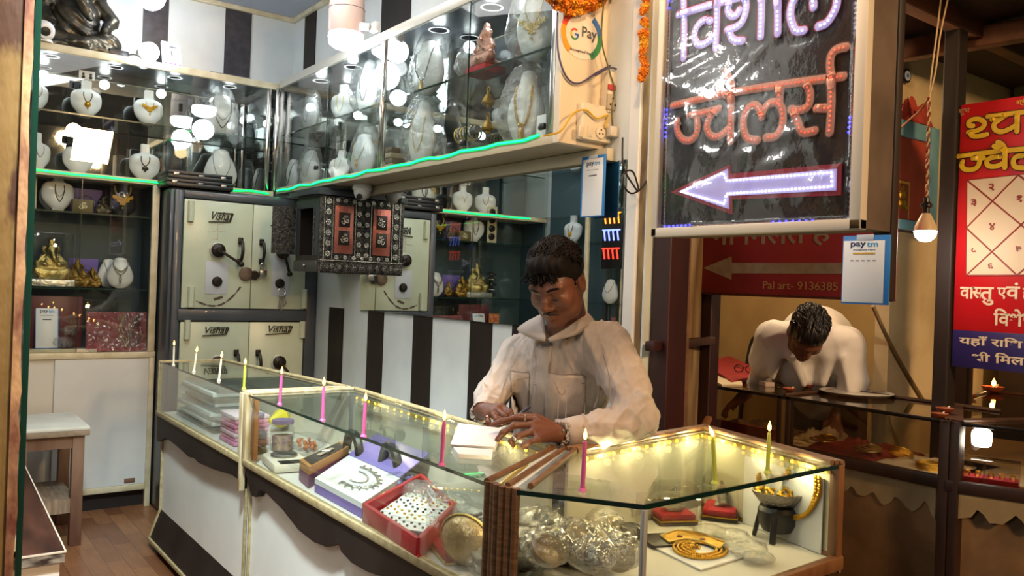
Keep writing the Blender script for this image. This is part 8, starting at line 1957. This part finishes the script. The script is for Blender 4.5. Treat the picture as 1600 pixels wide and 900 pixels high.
for q in (-1, 1):
    P = [nk2 + A2 @ np.array(v) for v in ((q * .05, -.03, -.02), (q * .075, .02, -.05), (q * .06, .075, -.07), (q * .03, .06, -.09), (q * .05, .0, -.08))]; m.prism([Vector(p) for p in P], Vector(A2 @ np.array((0, -.004, -.004))))
m.build('collar', mat('white_cotton_shirt', '#dcd6cf'), sh2)
g = SDF((4.0, 2.2, -.1), (5.1, 3.4, 1.1), .016); hb = PD(1287, 618, 4.64); g.egg(hb, (.17, .13, .14), .04, AX2)
for q in (-1, 1):
    a = hb + AX2 @ np.array((q * .09, 0, -.06)); g.chain([a, np.array((a[0], a[1], .45)), np.array((a[0] + .02, a[1] + .01, .02))], [.095, .07, .055], .03)
obj_from(g.mesh('trousers'), 'trousers', mat('navy_trousers', '#262a38', .8), p2)
for q in (-1, 1):
    a = hb + AX2 @ np.array((q * .09, 0, -.06)); m = MB(); c_ = Vector((a[0], a[1], -.035)) + F2 * .05; m.ball(c_, .05, 12, 8, (1, 1, .6)); m.ball(c_ - F2 * .08, .042, 12, 8, (1, 1, .7)); m.build('shoe', BLACK, p2)
# ------------------------------------------------------------------ cabinet on the left wall, seen in the mirror
t = thing('display_cabinet', 'mirror backed cabinet on the left wall, seen only in the wall mirror', 'display cabinet', (.2, 3.9, .55))
m = MB(); m.box((.10, 2.95, .55), (.11, 4.6, 2.62)); m.build('back_mirror', MIRROR, t)
m = MB(); m.box((.10, 2.95, 2.62), (.30, 5.25, 2.66)).box((.10, 2.95, .53), (.30, 4.6, .56)); m.build('boards', CREAM, t)
m = MB(); m.box((.11, 4.6, .56), (.13, 5.25, 2.62)); m.build('back_panel', SLATE, t)
for y in (2.96, 3.5, 4.05, 4.60):
    m = MB(); m.box((.27, y, .55), (.30, y + .03, 2.62), .003); m.build('post', CHROME if y < 4.5 else CREAM, t)
for z in (.95, 1.30, 1.74, 1.95, 2.30): m = MB(); m.box((.115, 2.96, z - .004), (.29, 5.25, z + .004)); m.build('shelf', GLASS, t, smooth=False)
led_strip('led_strip', 'green diode strip along the left wall cabinet, seen in the mirror', wav((.305, 2.98, 1.95), (.305, 4.6, 1.95), 10, .003), .012, (1, 0, 0), GTAPE, GLED, 'green diode strips', .004, .016)
SRC = [o for o in C.objects if o.get('category') == 'bust']
for o in C.objects:
    if o.parent: KIDS.setdefault(o.parent.name, []).append(o)
k = 0
ordw = ['first', 'second', 'third', 'fourth', 'fifth']
for zi, (z, rw) in enumerate(((.955, 'bottom'), (1.305, 'second'), (1.745, 'third'), (2.305, 'top'))):
    for j in range(5):
        src = SRC[(k * 5 + 1) % 14]; k += 1
        dup(src, 'left wall cabinet bust seen in the mirror, %s row, %s from the front' % (rw, ordw[j]), loc=(.20, 3.12 + .44 * j, z), rot=(0, 0, R(90 + 8 * ((k % 3) - 1))), group='busts in the left wall cabinet')
# clock and small lit sign on the left wall, both seen in the mirror
t = thing('wall_clock', 'octagonal pale wood clock reflected at the top of the wall mirror', 'clock', (.32, 4.45, 2.02))
oc = [(.12, .06), (.12, .26), (.09, .30), (-.09, .30), (-.12, .26), (-.12, .06), (-.09, .02), (.09, .02)]
m = MB(); m.prism([(.32, 4.45 + a * .8, 2.0 + b) for a, b in oc], (.03, 0, 0)); m.build('case', mat('pale_wood_clock', '#b8925c', .4), t)
m = MB(); m.prism([(.351, 4.45 + a * .62, 2.0 + .16 + (b - .16) * .78) for a, b in oc], (.002, 0, 0)); m.build('face', mat('cream_dial', '#e4dcc4', .4), t)
m = MB(); m.bar((.355, 4.45, 2.16), (.355, 4.49, 2.10), .008, .003).bar((.355, 4.45, 2.16), (.355, 4.42, 2.23), .006, .003); m.build('hands', BLACK, t)
t = thing('lit_sign', 'small dark sign with red and blue lit letters reflected beside the cabinet', 'sign', (.33, 4.28, 1.62))
m = MB(); m.box((.32, 4.20, 1.55), (.34, 4.40, 1.98), .004); m.build('board', BLACK, t)
for z, nm, c_ in ((1.62, 'red_letters', '#ff3020'), (1.75, 'blue_letters', '#7a8cff'), (1.87, 'orange_letters', '#ff8a20')):
    m = MB()
    for q in range(4): m.tube([(.343, 4.225 + .045 * q, z), (.343, 4.24 + .045 * q, z + .07), (.343, 4.225 + .045 * q, z + .07)], .006, 6)
    m.tube([(.343, 4.21, z + .075), (.343, 4.39, z + .075)], .005, 6); m.build(nm, emit('lit_' + nm, c_, 2.5), t)
